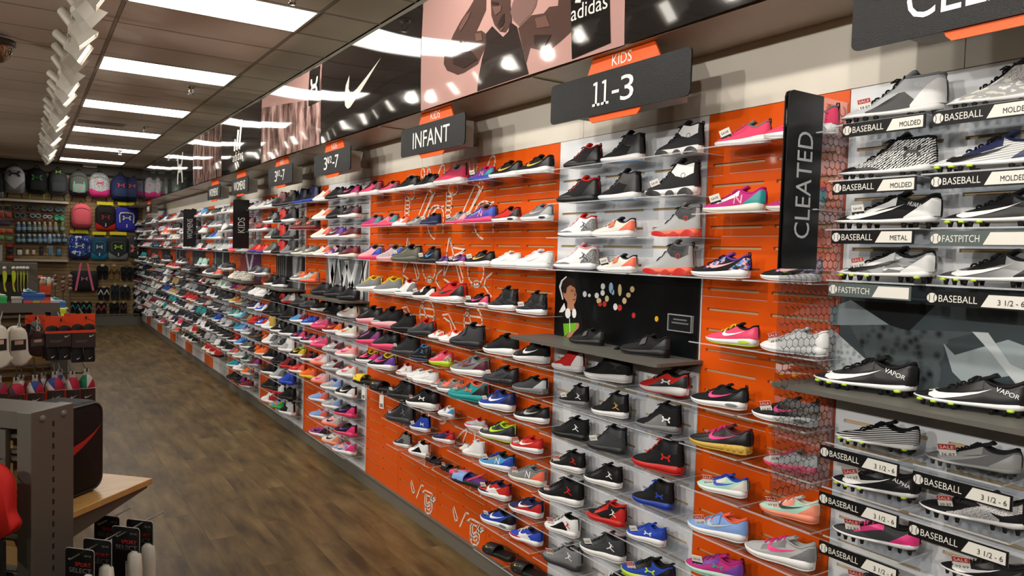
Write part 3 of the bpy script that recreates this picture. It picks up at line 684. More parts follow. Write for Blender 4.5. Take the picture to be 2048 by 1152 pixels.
CWORD = dict(dark='charcoal', char='dark grey', lgrey='pale grey', dred='dark red', hot='hot pink', lpink='pale pink', lblue='light blue', off='off-white', royal='deep blue', sky='sky blue', mint='pale mint')
def cw(c): return CWORD.get(c, c)
KINDW = dict(run='low sneaker', tall='low sneaker', court='low sneaker', mid='mid-top sneaker', high='high-top sneaker', cleat='low cleat', cleat_high='high-top cleat', slide='slide sandal', sandal='strap sandal')
NAMEW = dict(run='low_sneaker', tall='low_sneaker', court='court_sneaker', mid='mid_top_sneaker', high='high_top_sneaker', cleat='baseball_cleat', cleat_high='baseball_cleat', slide='slide_sandal', sandal='strap_sandal')
YAW = math.radians(12)
def fab(c): return M(c, .75, 0, 'fabric', .3)
def lea(c): return M(c, .42, 0, 'plain', .45)
def make_shoe(spec, yh, z, L, label, group, small=False):
    """spec: 'style main accent sole lining logo:colour opt=val ...' ; heel at yh, toe towards +y, on a shelf at height z"""
    p = spec.split(); st, m, a, s, l = p[:5]; lg = p[5] if len(p) > 5 and p[5][0] != '-' else '-'; o = dict(q.split('=') for q in p[6:])
    root = thing(NAMEW[st], label, 'cleat' if 'cleat' in st else ('sandal' if st in ('slide', 'sandal') else 'shoe'), (XW - .082, yh, z), group)
    root.rotation_euler = (0, 0, math.radians(90) + YAW + math.radians(random.uniform(-2.5, 2.5))); root.scale = (L, L, L)
    if st in ('slide', 'sandal'):
        for nm, fn in slide_parts(st).items(): put(nm, mesh_of((nm, st), fn), root, [M({'footbed': s, 'strap': m, 'insole': l}.get(nm, a), .55)] * 2)
        if lg != '-':
            def lgm():
                b = MB(); mark(b, 'swoosh', (.67, .155, .175), Vector((-1, 0, 0)), Vector((0, -.45, .9)).normalized(), .22, .08); return b
            put('logo', mesh_of(('logo', st, 'slide'), lgm), root, [lea(lg.split(':')[1])])
    else:
        base = st
        put('upper', mesh_of(('upper', base), lambda: upper_mesh(base)), root, [fab(m) if o.get('fin', 'fab') == 'fab' else lea(m), fab(l)])
        put('midsole', mesh_of(('midsole', base), lambda: midsole_mesh(base)), root, [M(s, .5)])
        if 'cleat' not in st and not small: put('outsole', mesh_of(('outsole', base), lambda: outsole_mesh(base)), root, [M(o.get('out', s), .55)])
        if 'cleat' in st:
            sm = M(o.get('stud', 'black'), .5); sme = mesh_of(('stud', base), lambda: stud_mesh(base))
            for x, k in studs_for(base):
                put('stud', sme, root, [sm], Matrix.Translation((x, k * (float(pchip(HALFW, x)) - .022), 0)))
            if o.get('tip'):
                for x in (.12, .62, .78, .92):
                    put('stud_base', mesh_of('stud_base', lambda: MB().lathe([(.0, 0), (.034, .0), (.036, .022), (0, .022)], (0, 0, 0), n=8)), root, [M(o['tip'], .5)], Matrix.Translation((x, float(pchip(HALFW, x)) - .012, .046)))
        ov = o.get('ov', {'run': 'he', 'tall': 'he', 'court': 'hte', 'mid': 'hme', 'high': 'hae', 'cleat': 'he', 'cleat_high': 'ae'}[st])
        FN = dict(h=('heel_counter', heel_mesh), t=('toe_cap', toecap_mesh), m=('mudguard', mud_mesh), e=('eyestay', eyestay_mesh), a=('ankle_panel', ankle_mesh), q=('quarter_panel', quarter_mesh), b=('air_bubble', bubble_mesh), p=('sole_pods', pods_mesh), c=('sole_columns', columns_mesh), s=('strap', strap_mesh))
        for ch in ov:
            if ch == '0': continue
            if small and ch not in 'hap': continue
            nm, fn = FN[ch]; col = o.get(ch, a)
            put(nm, mesh_of((nm, base), lambda: fn(base)), root, [M(col, .4)])
        if not small:
            put('tongue', mesh_of(('tongue', base), lambda: tongue_mesh(base)), root, [fab(o.get('tg', l))])
            put('collar', mesh_of(('collar', base), lambda: collar_mesh(base)), root, [fab(l)])
            put('laces', mesh_of(('laces', base), lambda: laces_mesh(base)), root, [fab(o.get('lace', a if ':' not in a else m))])
            if 'tab' in o: put('pull_tab', mesh_of(('pull_tab', base), lambda: tab_mesh(base)), root, [fab(o['tab'])])
        if lg != '-' and not (small and L < .2):
            k, c = lg.split(':', 1); put('logo', mesh_of(('logo', base, k), lambda: logo_mesh(base, k)), root, [lea(c)])
        if 'txt' in o: put('lettering', mesh_of(('lettering', base, o['txt']), lambda: logo_mesh(base, o['txt'])), root, [lea(o.get('txc', 'white'))])
    if 'hang' in o:
        def hm():
            b = MB(); b.obox((0, 0, -.20), (1, 0, 0), (0, 0, 1), (0, 1, 0), .085, .16, .004, 0)
            for k in range(9): b.add([(-.06 + .013 * k, .0055, -.33), (-.054 + .013 * k + .002 * (k % 3), .0055, -.33), (-.054 + .013 * k + .002 * (k % 3), .0055, -.24), (-.06 + .013 * k, .0055, -.24)], [(0, 1, 2, 3)], 1)
            b.tube([(0, 0, -.05), (0, -.02, .06)], .006, 5); return b
        put('hang_tag', mesh_of('hang_tag', hm), root, [m_card, m_cardblk], Matrix.Translation((.30, .20, -.02)))
    if 'tag' in o:
        k, t = o['tag'][0], o['tag'][1:]; x = .72
        loc = Matrix.Translation((x, .13, .172)) @ Matrix.Rotation(math.radians(-14), 4, 'X') @ Matrix.Rotation(math.radians(random.uniform(4, 20)), 4, 'Y')
        loc = loc @ Matrix.Scale(min(1.4, (.043 if L < .25 else .036) / L / .15), 4)
        put('price_tag', mesh_of(('price_tag', k, t), lambda: card_mesh(k, t)), root, [m_card, m_cardred, m_cardblk], loc)
    return root
# ---- clear shelves
m_acr = clear_plastic('clear acrylic', refl=.09); m_edge = M('#c8ccd0', .25, 0, 'plain', .5)
me_ = nodes_mat('acrylic edge'); m_edge = me_[0]; me_[2].inputs['Base Color'].default_value = (.75, .78, .80, 1); me_[2].inputs['Roughness'].default_value = .2; me_[2].inputs['Alpha'].default_value = .32
SHM = {}
def shelf(y0, y1, z, label, depth=.175, group='clear acrylic shoe shelves', name='shoe_shelf'):
    w = round(y1 - y0, 3); key = (w, depth)
    if key not in SHM:
        b = MB(); h = w / 2; t = .0022
        b.add([(-.001, -h, 0), (-.001, h, 0), (-depth, h, 0), (-depth, -h, 0)], [(0, 1, 2, 3)], 0)                  # plate
        b.add([(-.0015, -h, .012), (-.0015, h, .012), (-.0015, h, -.075), (-.0015, -h, -.075)], [(0, 1, 2, 3)], 0)   # back leg on the panel
        b.box((-depth - .003, -h, -.002), (-depth, h, .0025), 1)
        b.box((-depth, -h - .002, -.002), (-.001, -h, .001), 1)
        b.box((-.003, -h, -.077), (-.001, h, -.075), 1)
        me = b.data(name); me.materials.append(m_acr); me.materials.append(m_edge); SHM[key] = me
    o = bpy.data.objects.new(name, SHM[key]); COL.objects.link(o); o.location = (XW, (y0 + y1) / 2, z - .002)
    tag(o, label, 'shelf', group); WPOS[o.name] = Vector(o.location); return o
# ---------------------------------------------------------------- what stands on the shelves
Z3 = [2.265, 2.105, 1.945, 1.795, 1.46, 1.32, 1.165, 1.005, .85, .69, .535, .385, .235]
Z2 = [2.27, 2.03, 1.795, 1.555, 1.32, 1.165, 1.005, .845, .69, .53, .385, .225]
ZI = [2.265, 2.03, 1.79, 1.56, 1.32, 1.165, 1.02, .86, .70, .535, .39, .225]
ZB = [2.28, 2.113, 1.965, 1.81, 1.474, 1.31, 1.17, 1.02, .865]
NSHOE = 0
def wide_label(spec, place):
    p = spec.split(); st, m, a, s = p[:4]; k = KINDW[st]
    w1 = colour_word(m); w2 = cw(s) if ':' not in s else 'patterned'
    if p[0] in ('slide', 'sandal'): lb = '%s %s, %s' % (w1, k, place)
    elif w1 == w2: lb = 'all %s %s, %s' % (w1, k, place)
    else: lb = '%s %s with %s sole, %s' % (w1, k, w2, place)
    if len(lb.replace(',', '').split()) > 16: lb = '%s %s, %s' % (w1, k, place)
    if len(lb.replace(',', '').split()) > 16: lb = 'patterned %s, %s' % (k, place)
    return lb
def near_bay(phrase, rows, zs, group, shelf_w=None, per_row_shelf=None, shelves=True):
    """rows: dict row index -> list of 'toe_px heel_px spec'; columns run left to right"""
    global NSHOE
    for r, items in rows.items():
        z = zs[r]
        for i, it in enumerate(items):
            tx, hx, spec = it.split(' ', 2); tx, hx = float(tx), float(hx)
            yt = ysolve(tx, XW - .135, z + .03); yh = ysolve(hx, XW - .105, z + .05); L = (yt - yh) / math.cos(YAW)
            pl = '%s from left, %s row, %s' % (ORD[i + 1], ORD[r + 1], phrase)
            make_shoe(spec, yh, z + .001, L, wide_label(spec, pl), group); NSHOE += 1
            if shelves and not (zs is Z3 and r == 4):
                half = max(L / 2 + .012, shelf_w / 2 if shelf_w else 0); c = (yt + yh) / 2
                shelf(c - half, c + half, z, 'clear acrylic shelf, %s' % pl)
# --- the baseball bay
CL = {
0: ['1683 1880 cleat_high silver black white grey - ov=qh h=white q=black txt=HUARACHE tag=s59.97 lace=black', '1892 2104 cleat_high camo:white:lgrey:off chev:white:black white black - ov=a lace=black'],
1: ['1676 1860 cleat_high chev:white:black black white black ua:black ov=tm t=black m=black lace=black', '1862 2092 cleat line:white:lgrey navy white navy swooshbig:black tip=lime lace=black'],
2: ['1670 1868 cleat black white white black swooshbig:white txt=HUARACHE tag=b30 lace=black', '1882 2108 cleat black black white black swooshbig:white tip=lime fin=gloss lace=black'],
3: ['1672 1857 cleat mix:white:grey:lgrey white white black swooshbig:black tip=lime tag=s31.97 lace=black', '1872 2092 cleat grad:white:grey:black black white black swooshbig:white tip=lime lace=black'],
4: ['1628 1820 cleat black black white black swooshbig:white tip=lime fin=gloss txt=VAPOR lace=black', '1828 2048 cleat black black white black swooshbig:white tip=lime fin=gloss txt=VAPOR lace=black'],
5: ['1669 1826 cleat line:white:black black white black - ov=0 tip=lime lace=black', '1846 2030 cleat grey lgrey lgrey dark swooshbig:lgrey tag=s36.97 lace=dark stud=char'],
6: ['1663 1826 cleat black black white black swooshbig:white tip=lime txt=ALPHA tag=s27.97', '1838 2046 cleat black chev:white:black white black - ov=aq q=chev:white:black tag=s39.97 lace=black'],
7: ['1665 1826 cleat char hot white black - h=hot lace=hot tag=s23.97', '1876 2046 cleat black black white black swooshbig:white tag=s23.97'],
8: ['1672 1826 cleat lgrey grey white dark swooshbig:grey tag=s19.97 lace=dark']}
for r in CL:
    for i, it in enumerate(CL[r]):
        tx, hx, spec = it.split(' ', 2); z = ZB[r]
        yt = ysolve(float(tx), XW - .145, z + .05); yh = ysolve(float(hx), XW - .11, z + .06); L = (yt - yh) / math.cos(YAW); c = (yt + yh) / 2
        pl = '%s column, %s row, baseball bay' % (['left', 'right'][i], ORD[r + 1])
        make_shoe(spec, yh, z + .001, L, wide_label(spec, pl), 'baseball cleats'); NSHOE += 1
        if r != 4: shelf(c - L / 2 - .0, c + L / 2 + .0, z, 'clear acrylic cleat shelf, ' + pl, .185)
# --- orange bay beside it
def paircols(rows, dx): pass
OR = {
0: ['1427 1531 run pink pink white grey - tg=grey tag=b20 tab=black ov=e', '1528 1666 run pink pink white grey - tg=grey tab=black ov=e'],
1: ['1407 1521 run magenta teal off magenta N:lpink ov=he e=white h=teal tag=b45 lace=magenta', '1529 1642 run magenta teal off magenta N:lpink ov=he e=white h=teal lace=magenta'],
2: ['1383 1490 run black mix:purple:sky:lpink:black white purple swoosh:lpink h=mix:purple:sky:lpink:black tab=black lace=black', '1517 1632 run black mix:purple:sky:lpink:black white purple swoosh:lpink h=mix:purple:sky:lpink:black tab=black lace=black'],
3: ['1408 1507 run pink pink white black swoosh:white lace=yellow out=lime ov=hb b=lime', '1519 1646 run white white white white - tag=s49.97'],
4: ['1381 1484 run black dark white black swoosh:hot tab=black lace=black out=off ov=hb b=grey', '1503 1626 run black dark white black swoosh:hot tab=black lace=black tag=s44.97 ov=hb b=grey'],
5: ['1380 1493 run dark black gold maroon swoosh:hot lace=hot ov=hc c=gold fin=gloss', '1522 1625 run lgrey silver pink grey - lace=hot ov=hc c=pink tag=s69.97'],
6: ['1393 1485 run mint off white blue swoosh:blue lace=blue tag=s44.97', '1517 1628 run mint peach peach off swoosh:black lace=coral tag=s37.97'],
7: ['1378 1485 run lblue lblue white coral swoosh:silver ov=hs s=lblue tag=s36.97 lace=lblue', '1490 1620 run lgrey grey white lgrey swoosh:hot lace=hot'],
8: ['1373 1476 run magenta purple mint magenta ua:teal tag=b10 lace=plum tab=black']}
near_bay('orange bay beside cleats', OR, Z2, 'girls sneakers in the orange bay', .27)
# --- white 11-3 bay
WH = {
0: ['1126 1193 mid black black black red - tab=black lace=black e=dark ov=hm m=dark', '1202 1279 high black dark white black - lace=black out=sky', '1307 1397 high dark white white black ring:grey ov=ap a=white p=dark tab=black lace=black'],
1: ['1115 1189 mid black black black red - tab=black lace=black ov=hm m=dark', '1194 1271 high black dark white black - lace=black out=sky', '1292 1389 high dark white white black ring:grey ov=ap a=white p=dark tab=black lace=black tag=b20'],
2: ['1116 1183 mid white crack:black:lgrey white red jump:navy out=navy ov=hm lace=white', '1185 1261 run off coral white dark - ov=sh s=coral h=coral lace=off', '1301 1392 high lgrey dark coral grey ring:red ov=ap a=dark p=red tab=black lace=dark'],
3: ['1111 1186 mid white crack:black:lgrey white lpink jump:navy out=navy ov=hm lace=white', '1193 1264 run off coral white dark - ov=sh s=coral h=coral lace=off tag=b20', '1285 1377 high lgrey dark coral grey ring:red ov=ap a=dark p=red tab=black lace=dark'],
4: ['1137 1199 run black dark black black - ov=sh s=dark h=dark lace=black', '1243 1330 run black dark black black - ov=sh s=dark h=dark lace=black'],
5: ['1101 1159 high red white white red - ov=mh m=white lace=red', '1171 1253 high black black white black jump:dark lace=black ov=a', '1277 1367 tall red black white black ua:white lace=black h=dark out=red ov=hq q=dark'],
6: ['1114 1168 high black dark grey black jump:white tag=b50 lace=black ov=a', '1182 1247 high black black white black jump:gold lace=black tab=black ov=a', '1271 1352 high black grey grey black ua:white lace=black ov=q tab=black'],
7: ['1102 1167 mid black black black black jump:white lace=black ov=m', '1172 1243 high char char dark black - lace=char tab=black tag=b20 ov=a', '1263 1356 high black black red black ua:red lace=red ov=a'],
8: ['1099 1160 mid black black white black jump:red lace=black tag=s44.97', '1165 1234 mid black black white black jump:white lace=black', '1260 1337 high black black royal black ua:blue lace=blue ov=a'],
9: ['1082 1156 mid black black white black jump:red lace=black tag=s45.97', '1171 1242 mid black red red red jump:white lace=black h=red', '1250 1322 tall blue royal white blue ua:white lace=blue tag=b15'],
10: ['1087 1149 mid white black white black jump:red q=black ov=q lace=white tag=s36.97', '1162 1241 mid char char white black jump:white lace=char tag=b15', '1246 1338 tall royal black lime black ua:lime lace=black tag=s29.97'],
11: ['1086 1155 mid grey grey char black jump:white lace=grey tag=s39.97', '1177 1252 mid dark dark dark black - lace=white']}
WH = {(r if r < 4 else r): v for r, v in WH.items()}
near_bay('the white 11-3 bay', WH, Z3, 'kids sneakers in the white bay', .285)
# --- infants, right strip
IR = {
0: ['980 1034 run black black white black swoosh:gold lace=black', '1035 1097 run black black white black swoosh:gold lace=black'],
1: ['981 1031 run red dark white black - ov=hbm m=dark h=dark b=dark lace=red', '1039 1096 run grey lgrey white grey swoosh:lgrey ov=hb b=dark lace=grey tab=grey'],
2: ['980 1032 court white white white white swoosh:white lace=white', '1031 1095 court white white white white swoosh:white lace=white'],
3: ['975 1026 high camo:black:dark:char black white black - ov=a lace=black', '1031 1084 high camo:black:dark:char black white black - ov=a lace=black tag=b45'],
4: ['967 1026 tall black black white black - lace=black ov=t out=white', '1027 1089 tall black black white black swoosh:white lace=black ov=t'],
5: ['968 1026 run char dark dark black swoosh:dark lace=char ov=hc c=black tag=b40', '1027 1085 run char silver grey black - lace=black ov=hc h=silver c=grey'],
6: ['962 1020 tall royal navy white navy swoosh:white lace=blue tag=b45', '1029 1088 run black dark white black swoosh:lgrey lace=black'],
7: ['963 1022 run char dark white lime swoosh:lime lace=dark out=lime tag=s46.97', '1022 1076 run red red white red swoosh:white lace=red tag=s34.97'],
8: ['963 1019 run sky blue white dark N:white ov=he e=grey lace=blue tag=b40', '1019 1082 run grey coral off grey N:white ov=he e=grey lace=grey tag=s44.97'],
9: ['957 1012 run red navy white navy swoosh:white ov=mq q=white m=navy lace=navy tag=b55', '1017 1076 run navy red white navy swoosh:white ov=hq q=red lace=navy'],
10: ['962 1020 run royal black white black swoosh:white lace=black tag=b45 ov=hb b=grey', '1018 1075 run blue white white navy swoosh:white ov=mq m=red q=white lace=white out=red'],
11: ['966 1019 slide black black black black swoosh:yellow', '1021 1081 slide black black black black swoosh:yellow']}
near_bay('the right orange infant strip', IR, ZI, 'infant sneakers, right strip', .285)
IM = {
0: ['791 830 run black black white black - lace=black', '827 867 run black dark white black - lace=black ov=hs s=black', '871 925 run pink pink white grey - tg=grey ov=e tab=black', '935 981 run purple teal blue hot N:lpink ov=he e=magenta tag=b20'],
1: ['782 810 run white coral white coral - ov=sh s=coral', '810 838 run lgrey grey grey grey - ov=sh s=grey', '838 873 run navy navy navy black - ov=s s=navy tag=b15', '888 927 run grey lpink pink grey N:lpink ov=he e=lgrey tag=b20', '929 984 run purple blue pink brown N:lpink ov=he e=lblue tag=b25'],
2: ['790 834 run olive olive olive black - lace=olive tag=b20', '835 872 mid black dark dark black swoosh:sky lace=black tag=b30', '864 890 run black purple white purple swoosh:purple', '891 924 run black plum white purple swoosh:silver tag=b45', '931 979 run black black white black swoosh:gold tag=b50'],
3: ['789 825 mid white crack:black:lgrey white red - ov=hm lace=white', '826 863 run black white white black - ov=hs s=white tag=b30', '864 922 run red dark white red swoosh:dark lace=red ov=hb b=white', '928 970 run black pink white black swoosh:hot lace=black tag=b40 ov=hb b=grey'],
4: ['784 822 mid black black black black - lace=black ov=m', '820 862 tall char dark dark red - lace=red', '852 880 run white coral white white - ov=sh s=coral', '878 919 run white coral white coral - ov=sh s=coral', '903 959 mid char dark dark black - lace=dark ov=ms s=dark'],
5: ['787 830 mid dark dark char black - lace=black tag=b15 ov=m', '818 852 mid black black black sky jump:sky lace=black out=sky', '858 897 tall pink mix:lime:pink:sky lime pink - lace=pink', '909 968 run grey maroon white grey swoosh:maroon lace=grey'],
6: ['789 818 mid white red white red jump:red ov=m lace=white', '812 846 court white white white white swoosh:white', '828 868 court white white white white swoosh:white', '857 886 run grey coral white grey swoosh:lgrey', '875 917 run grey coral white lgrey swoosh:coral', '906 968 run teal dark teal coral ua:coral lace=coral tag=s44.97'],
7: ['779 819 mid black dark dark black swoosh:dark lace=black tag=b45', '819 868 tall black black white black ua:white lace=black tag=s34.97', '870 901 tall white sky white white - lace=coral ov=hs s=sky', '925 964 run lgrey pink white red swoosh:silver ov=mh m=hot h=lgrey'],
8: ['776 820 mid dark char char black jump:grey lace=black tag=s41.97', '819 852 high royal blue white black ua:white lace=black tag=b15', '863 900 run navy red white red swoosh:navy ov=mh m=navy', '909 930 high white white off white - lace=white', '923 961 high white white off white - lace=white'],
9: ['786 815 high char grey white dark jump:grey lace=black', '816 851 mid white black white black - ov=q q=black lace=white', '846 876 sandal black black black dark - tag=s24.97', '877 910 sandal black dark black dark - tag=s19.97', '892 920 sandal pink lpink hot pink -', '909 963 sandal lblue pink dark purple - tag=s15.97']}
near_bay('the doodled orange panels', IM, ZI, 'infant sneakers on the doodled panels', None)
IL = {
0: ['722 757 run pink maroon white dark - lace=black tab=red', '759 791 run pink maroon white dark - lace=black tab=red'],
1: ['726 757 run magenta teal pink brown N:pink ov=he e=magenta h=teal', '755 789 run pink teal pink brown N:lpink ov=he e=lpink h=teal'],
2: ['722 758 run lpink blue pink brown N:lpink ov=he e=lpink h=blue', '760 800 run lgrey blue lpink brown N:lpink ov=he e=lpink h=blue'],
3: ['719 756 run grey yellow white yellow - tg=yellow lace=yellow ov=0', '755 798 run grey lime white yellow - tg=yellow lace=yellow ov=0'],
4: ['718 755 tall black dark lpink black - lace=black out=pink', '750 795 tall black lgrey lpink black - lace=black out=pink ov=m'],
5: ['719 756 tall black plum pink black - lace=black out=hot', '749 790 tall dark black pink black - lace=black out=hot'],
6: ['716 749 run black hot white yellow swoosh:pink lace=black tab=lime', '744 785 run black purple white yellow swoosh:hot lace=purple tab=lime'],
7: ['712 748 slide yellow yellow black black swoosh:black hang=1', '746 786 slide black black black black swoosh:yellow hang=1']}
near_bay('the orange infant strip', IL, ZI, 'infant sneakers, left strip', .29)
# --- grid bays further away: rows of specs, placed on the even columns of their bay
def grid_bay(phrase, y0, y1, zs, rows, group, n, L=.27):
    global NSHOE
    p = (y1 - y0) / n
    for r, specs in rows.items():
        for i, sp in enumerate(specs):
            yc = y1 - p * (i + .5); ll = L * random.uniform(.96, 1.04); yh = yc - ll / 2 + random.uniform(-.006, .006)
            pl = '%s from left, %s row, %s' % (ORD[i + 1], ORD[r + 1], phrase)
            make_shoe(sp, yh, zs[r] + .001, ll, wide_label(sp, pl), group, small=True); NSHOE += 1
        if not (zs is Z3 and r == 4): shelf(y0 + .006, y1 - .006, zs[r], 'long clear acrylic shelf, %s row, %s' % (ORD[r + 1], phrase), group='long clear shelves of the far bays', name='long_shelf')
B5 = (5.469, 6.431); B6 = (6.431, 7.049); B7 = (7.049, 8.011); B8 = (8.011, 8.629); B9 = (8.629, 9.591)
SETS = [('first white bay past infants', B5, Z3, 3, 'sneakers in the first far white bay', {
0: ['run off coral white coral - ov=sh s=coral', 'tall black black black black -', 'run black hot white black swoosh:hot tab=black'],
1: ['run off coral white coral - ov=sh s=coral', 'tall black black black black -', 'run dark maroon white maroon swoosh:maroon tab=black'],
2: ['run off coral white coral - ov=sh s=coral', 'run maroon purple white purple swoosh:lgrey', 'run maroon maroon off maroon swoosh:dred tab=black'],
3: ['run off coral white coral - ov=sh s=coral', 'run mix:purple:dark:lpink dark white black swoosh:purple', 'run maroon dred off maroon swoosh:dred'],
4: ['tall black dark black black - ov=sh s=dark', 'tall black dark black black - ov=sh s=dark', 'tall black dark black black - ov=sh s=dark'],
5: ['run black black white black swoosh:dark', 'run black dark black black -', 'run off black white dark swoosh:coral ov=m'],
6: ['tall grad:grey:hot:pink pink pink grey swoosh:lpink', 'run dred orange white black swoosh:coral', 'run off black white dark swoosh:coral ov=m'],
7: ['tall grad:grey:hot:lpink pink pink grey swoosh:lpink', 'run lgrey maroon silver maroon swoosh:white', 'run lpink lgrey white coral swoosh:hot ov=m m=hot'],
8: ['run lpink white coral white swoosh:coral', 'run lgrey maroon silver maroon swoosh:white', 'run off coral white coral swoosh:hot ov=m m=hot'],
9: ['run lpink lpink coral white swoosh:pink', 'run lgrey lblue white blue swoosh:silver', 'court black white white black swoosh:white'],
10: ['run lblue coral white coral -', 'run lgrey lblue white grey swoosh:silver', 'run black hot pink black swoosh:purple tab=lime'],
11: ['run lblue coral white coral -', 'run lpink silver coral off swoosh:black', 'run black hot pink black swoosh:purple tab=lime'],
12: ['run plum dark white coral swoosh:black', 'run off peach peach off swoosh:black', 'run mix:lgrey:lpink:sky hot white pink swoosh:lpink']}),
('first orange bay past infants', B6, Z2, 2, 'sneakers in the first far orange bay', {
0: ['high black navy royal black -', 'high black navy royal black -'], 1: ['mid brown dark dred black swoosh:coral', 'mid brown dark dred black swoosh:coral'],
2: ['run olive grey off olive swoosh:off', 'run grey olive off grey swoosh:off'], 3: ['run grey orange off orange swoosh:off', 'run lgrey orange coral grey swoosh:off'],
4: ['run char char dark black swoosh:dark', 'run char char dark black swoosh:dark'], 5: ['run sky dred white red -', 'run blue royal white blue swoosh:sky'],
6: ['run navy pink white navy swoosh:pink', 'run navy pink white navy swoosh:pink'], 7: ['run black yellow off lime swoosh:yellow', 'run dred black white black swoosh:dark'],
8: ['run red coral white red swoosh:coral', 'run orange coral yellow orange -'], }),
('second white bay past infants', B7, Z3, 3, 'sneakers in the second far white bay', {
0: ['tall grey black white black swoosh:white', 'high black maroon black red -', 'high black black black black -'], 1: ['mid black grey white black swoosh:grey', 'high black red black red -', 'high black dark white black -'],
2: ['mid grey char off grey -', 'high black red black red -', 'high char grey char grey -'], 3: ['mid olive grey white grey -', 'high black red black red -', 'high grey char grey grey -'],
4: ['mid black black white black -', 'mid black dark white black -'], 5: ['mid black black black black swoosh:white', 'mid black red black red -', 'mid lgrey white red white -'],
6: ['high black dark black black jump:dark', 'high black dark black black jump:grey', 'high black dark black black -'], 7: ['high white gold white black jump:gold', 'mid black black white black jump:white', 'mid black dark white black -'],
8: ['mid white grey white grey -', 'mid grey char lgrey grey jump:white', 'high lgrey white white grey -'], 9: ['mid black black white brown -', 'mid black dark black black -', 'mid dred black red black -'],
10: ['mid black black white black -', 'mid lgrey grey white grey -', 'mid blue royal blue royal -'], 11: ['mid black dark dark black -', 'mid black white red black jump:white', 'mid black black black black -'],
12: ['mid white red white red jump:black', 'run mix:green:orange:sky green green navy -', 'high black silver white black -']}),
('second orange bay past infants', B8, Z2, 2, 'sneakers in the second far orange bay', {
0: ['run white off white grey -', 'run white lgrey white grey -'], 1: ['run grey red white red swoosh:red', 'run dark red white red swoosh:red'], 2: ['run red coral blue red -', 'run red coral blue red -'],
3: ['run char grey white grey -', 'run char grey white grey -'], 4: ['court white white white white -', 'court white white white white -'], 5: ['run navy white white black -', 'run blue white white red swoosh:white'],
6: ['run red dred red red -', 'run blue red white navy swoosh:white'], 7: ['run dark brown brown black -', 'run black orange black orange -'], 8: ['run black orange dark orange -', 'run orange coral off orange -'], 9: ['run maroon plum lgrey maroon -']}),
('womens white bay', B9, Z3, 3, 'sneakers in the womens white bay', {
0: ['run white off white off -', 'run off lgrey white black -', 'run dark black grey black -'], 1: ['run pink hot white pink -', 'run pink coral white pink -', 'run black lpink white black -'],
2: ['run navy lblue white navy -', 'run black grey white black -', 'run off silver cream off -'], 3: ['run hot coral coral hot -', 'run teal mint white teal -', 'run off cream off off -'],
4: ['tall cream off cream cream -', 'tall off cream off cream -', 'tall cream cream off cream -'], 5: ['run plum hot white hot -', 'run orange peach off orange -', 'run dark grey white grey -'],
6: ['run gold orange white grey -', 'run tan olive cream olive -', 'run grey brown grey brown -'], 7: ['run teal mint white teal -', 'run mint sky sky teal -', 'run brown tan grey brown -'],
8: ['run dark teal grey sky -', 'run sky lblue white sky -', 'run lgrey grey white plum -'], 9: ['run black red white red -', 'run sky blue white sky -', 'run olive grey white dark -'],
10: ['run grey coral white coral swoosh:hot', 'run lgrey silver white grey -', 'run dark grey mint grey -'], 11: ['run teal sky white teal -', 'run white lgrey white lgrey -', 'run orange grey off orange -'],
12: ['run black dark dark black -', 'run black plum dark black -', 'run dred maroon lgrey dred -']})]
for ph, by, zs, n, gp, rows in SETS: grid_bay(ph, by[0], by[1], zs, rows, gp, n)
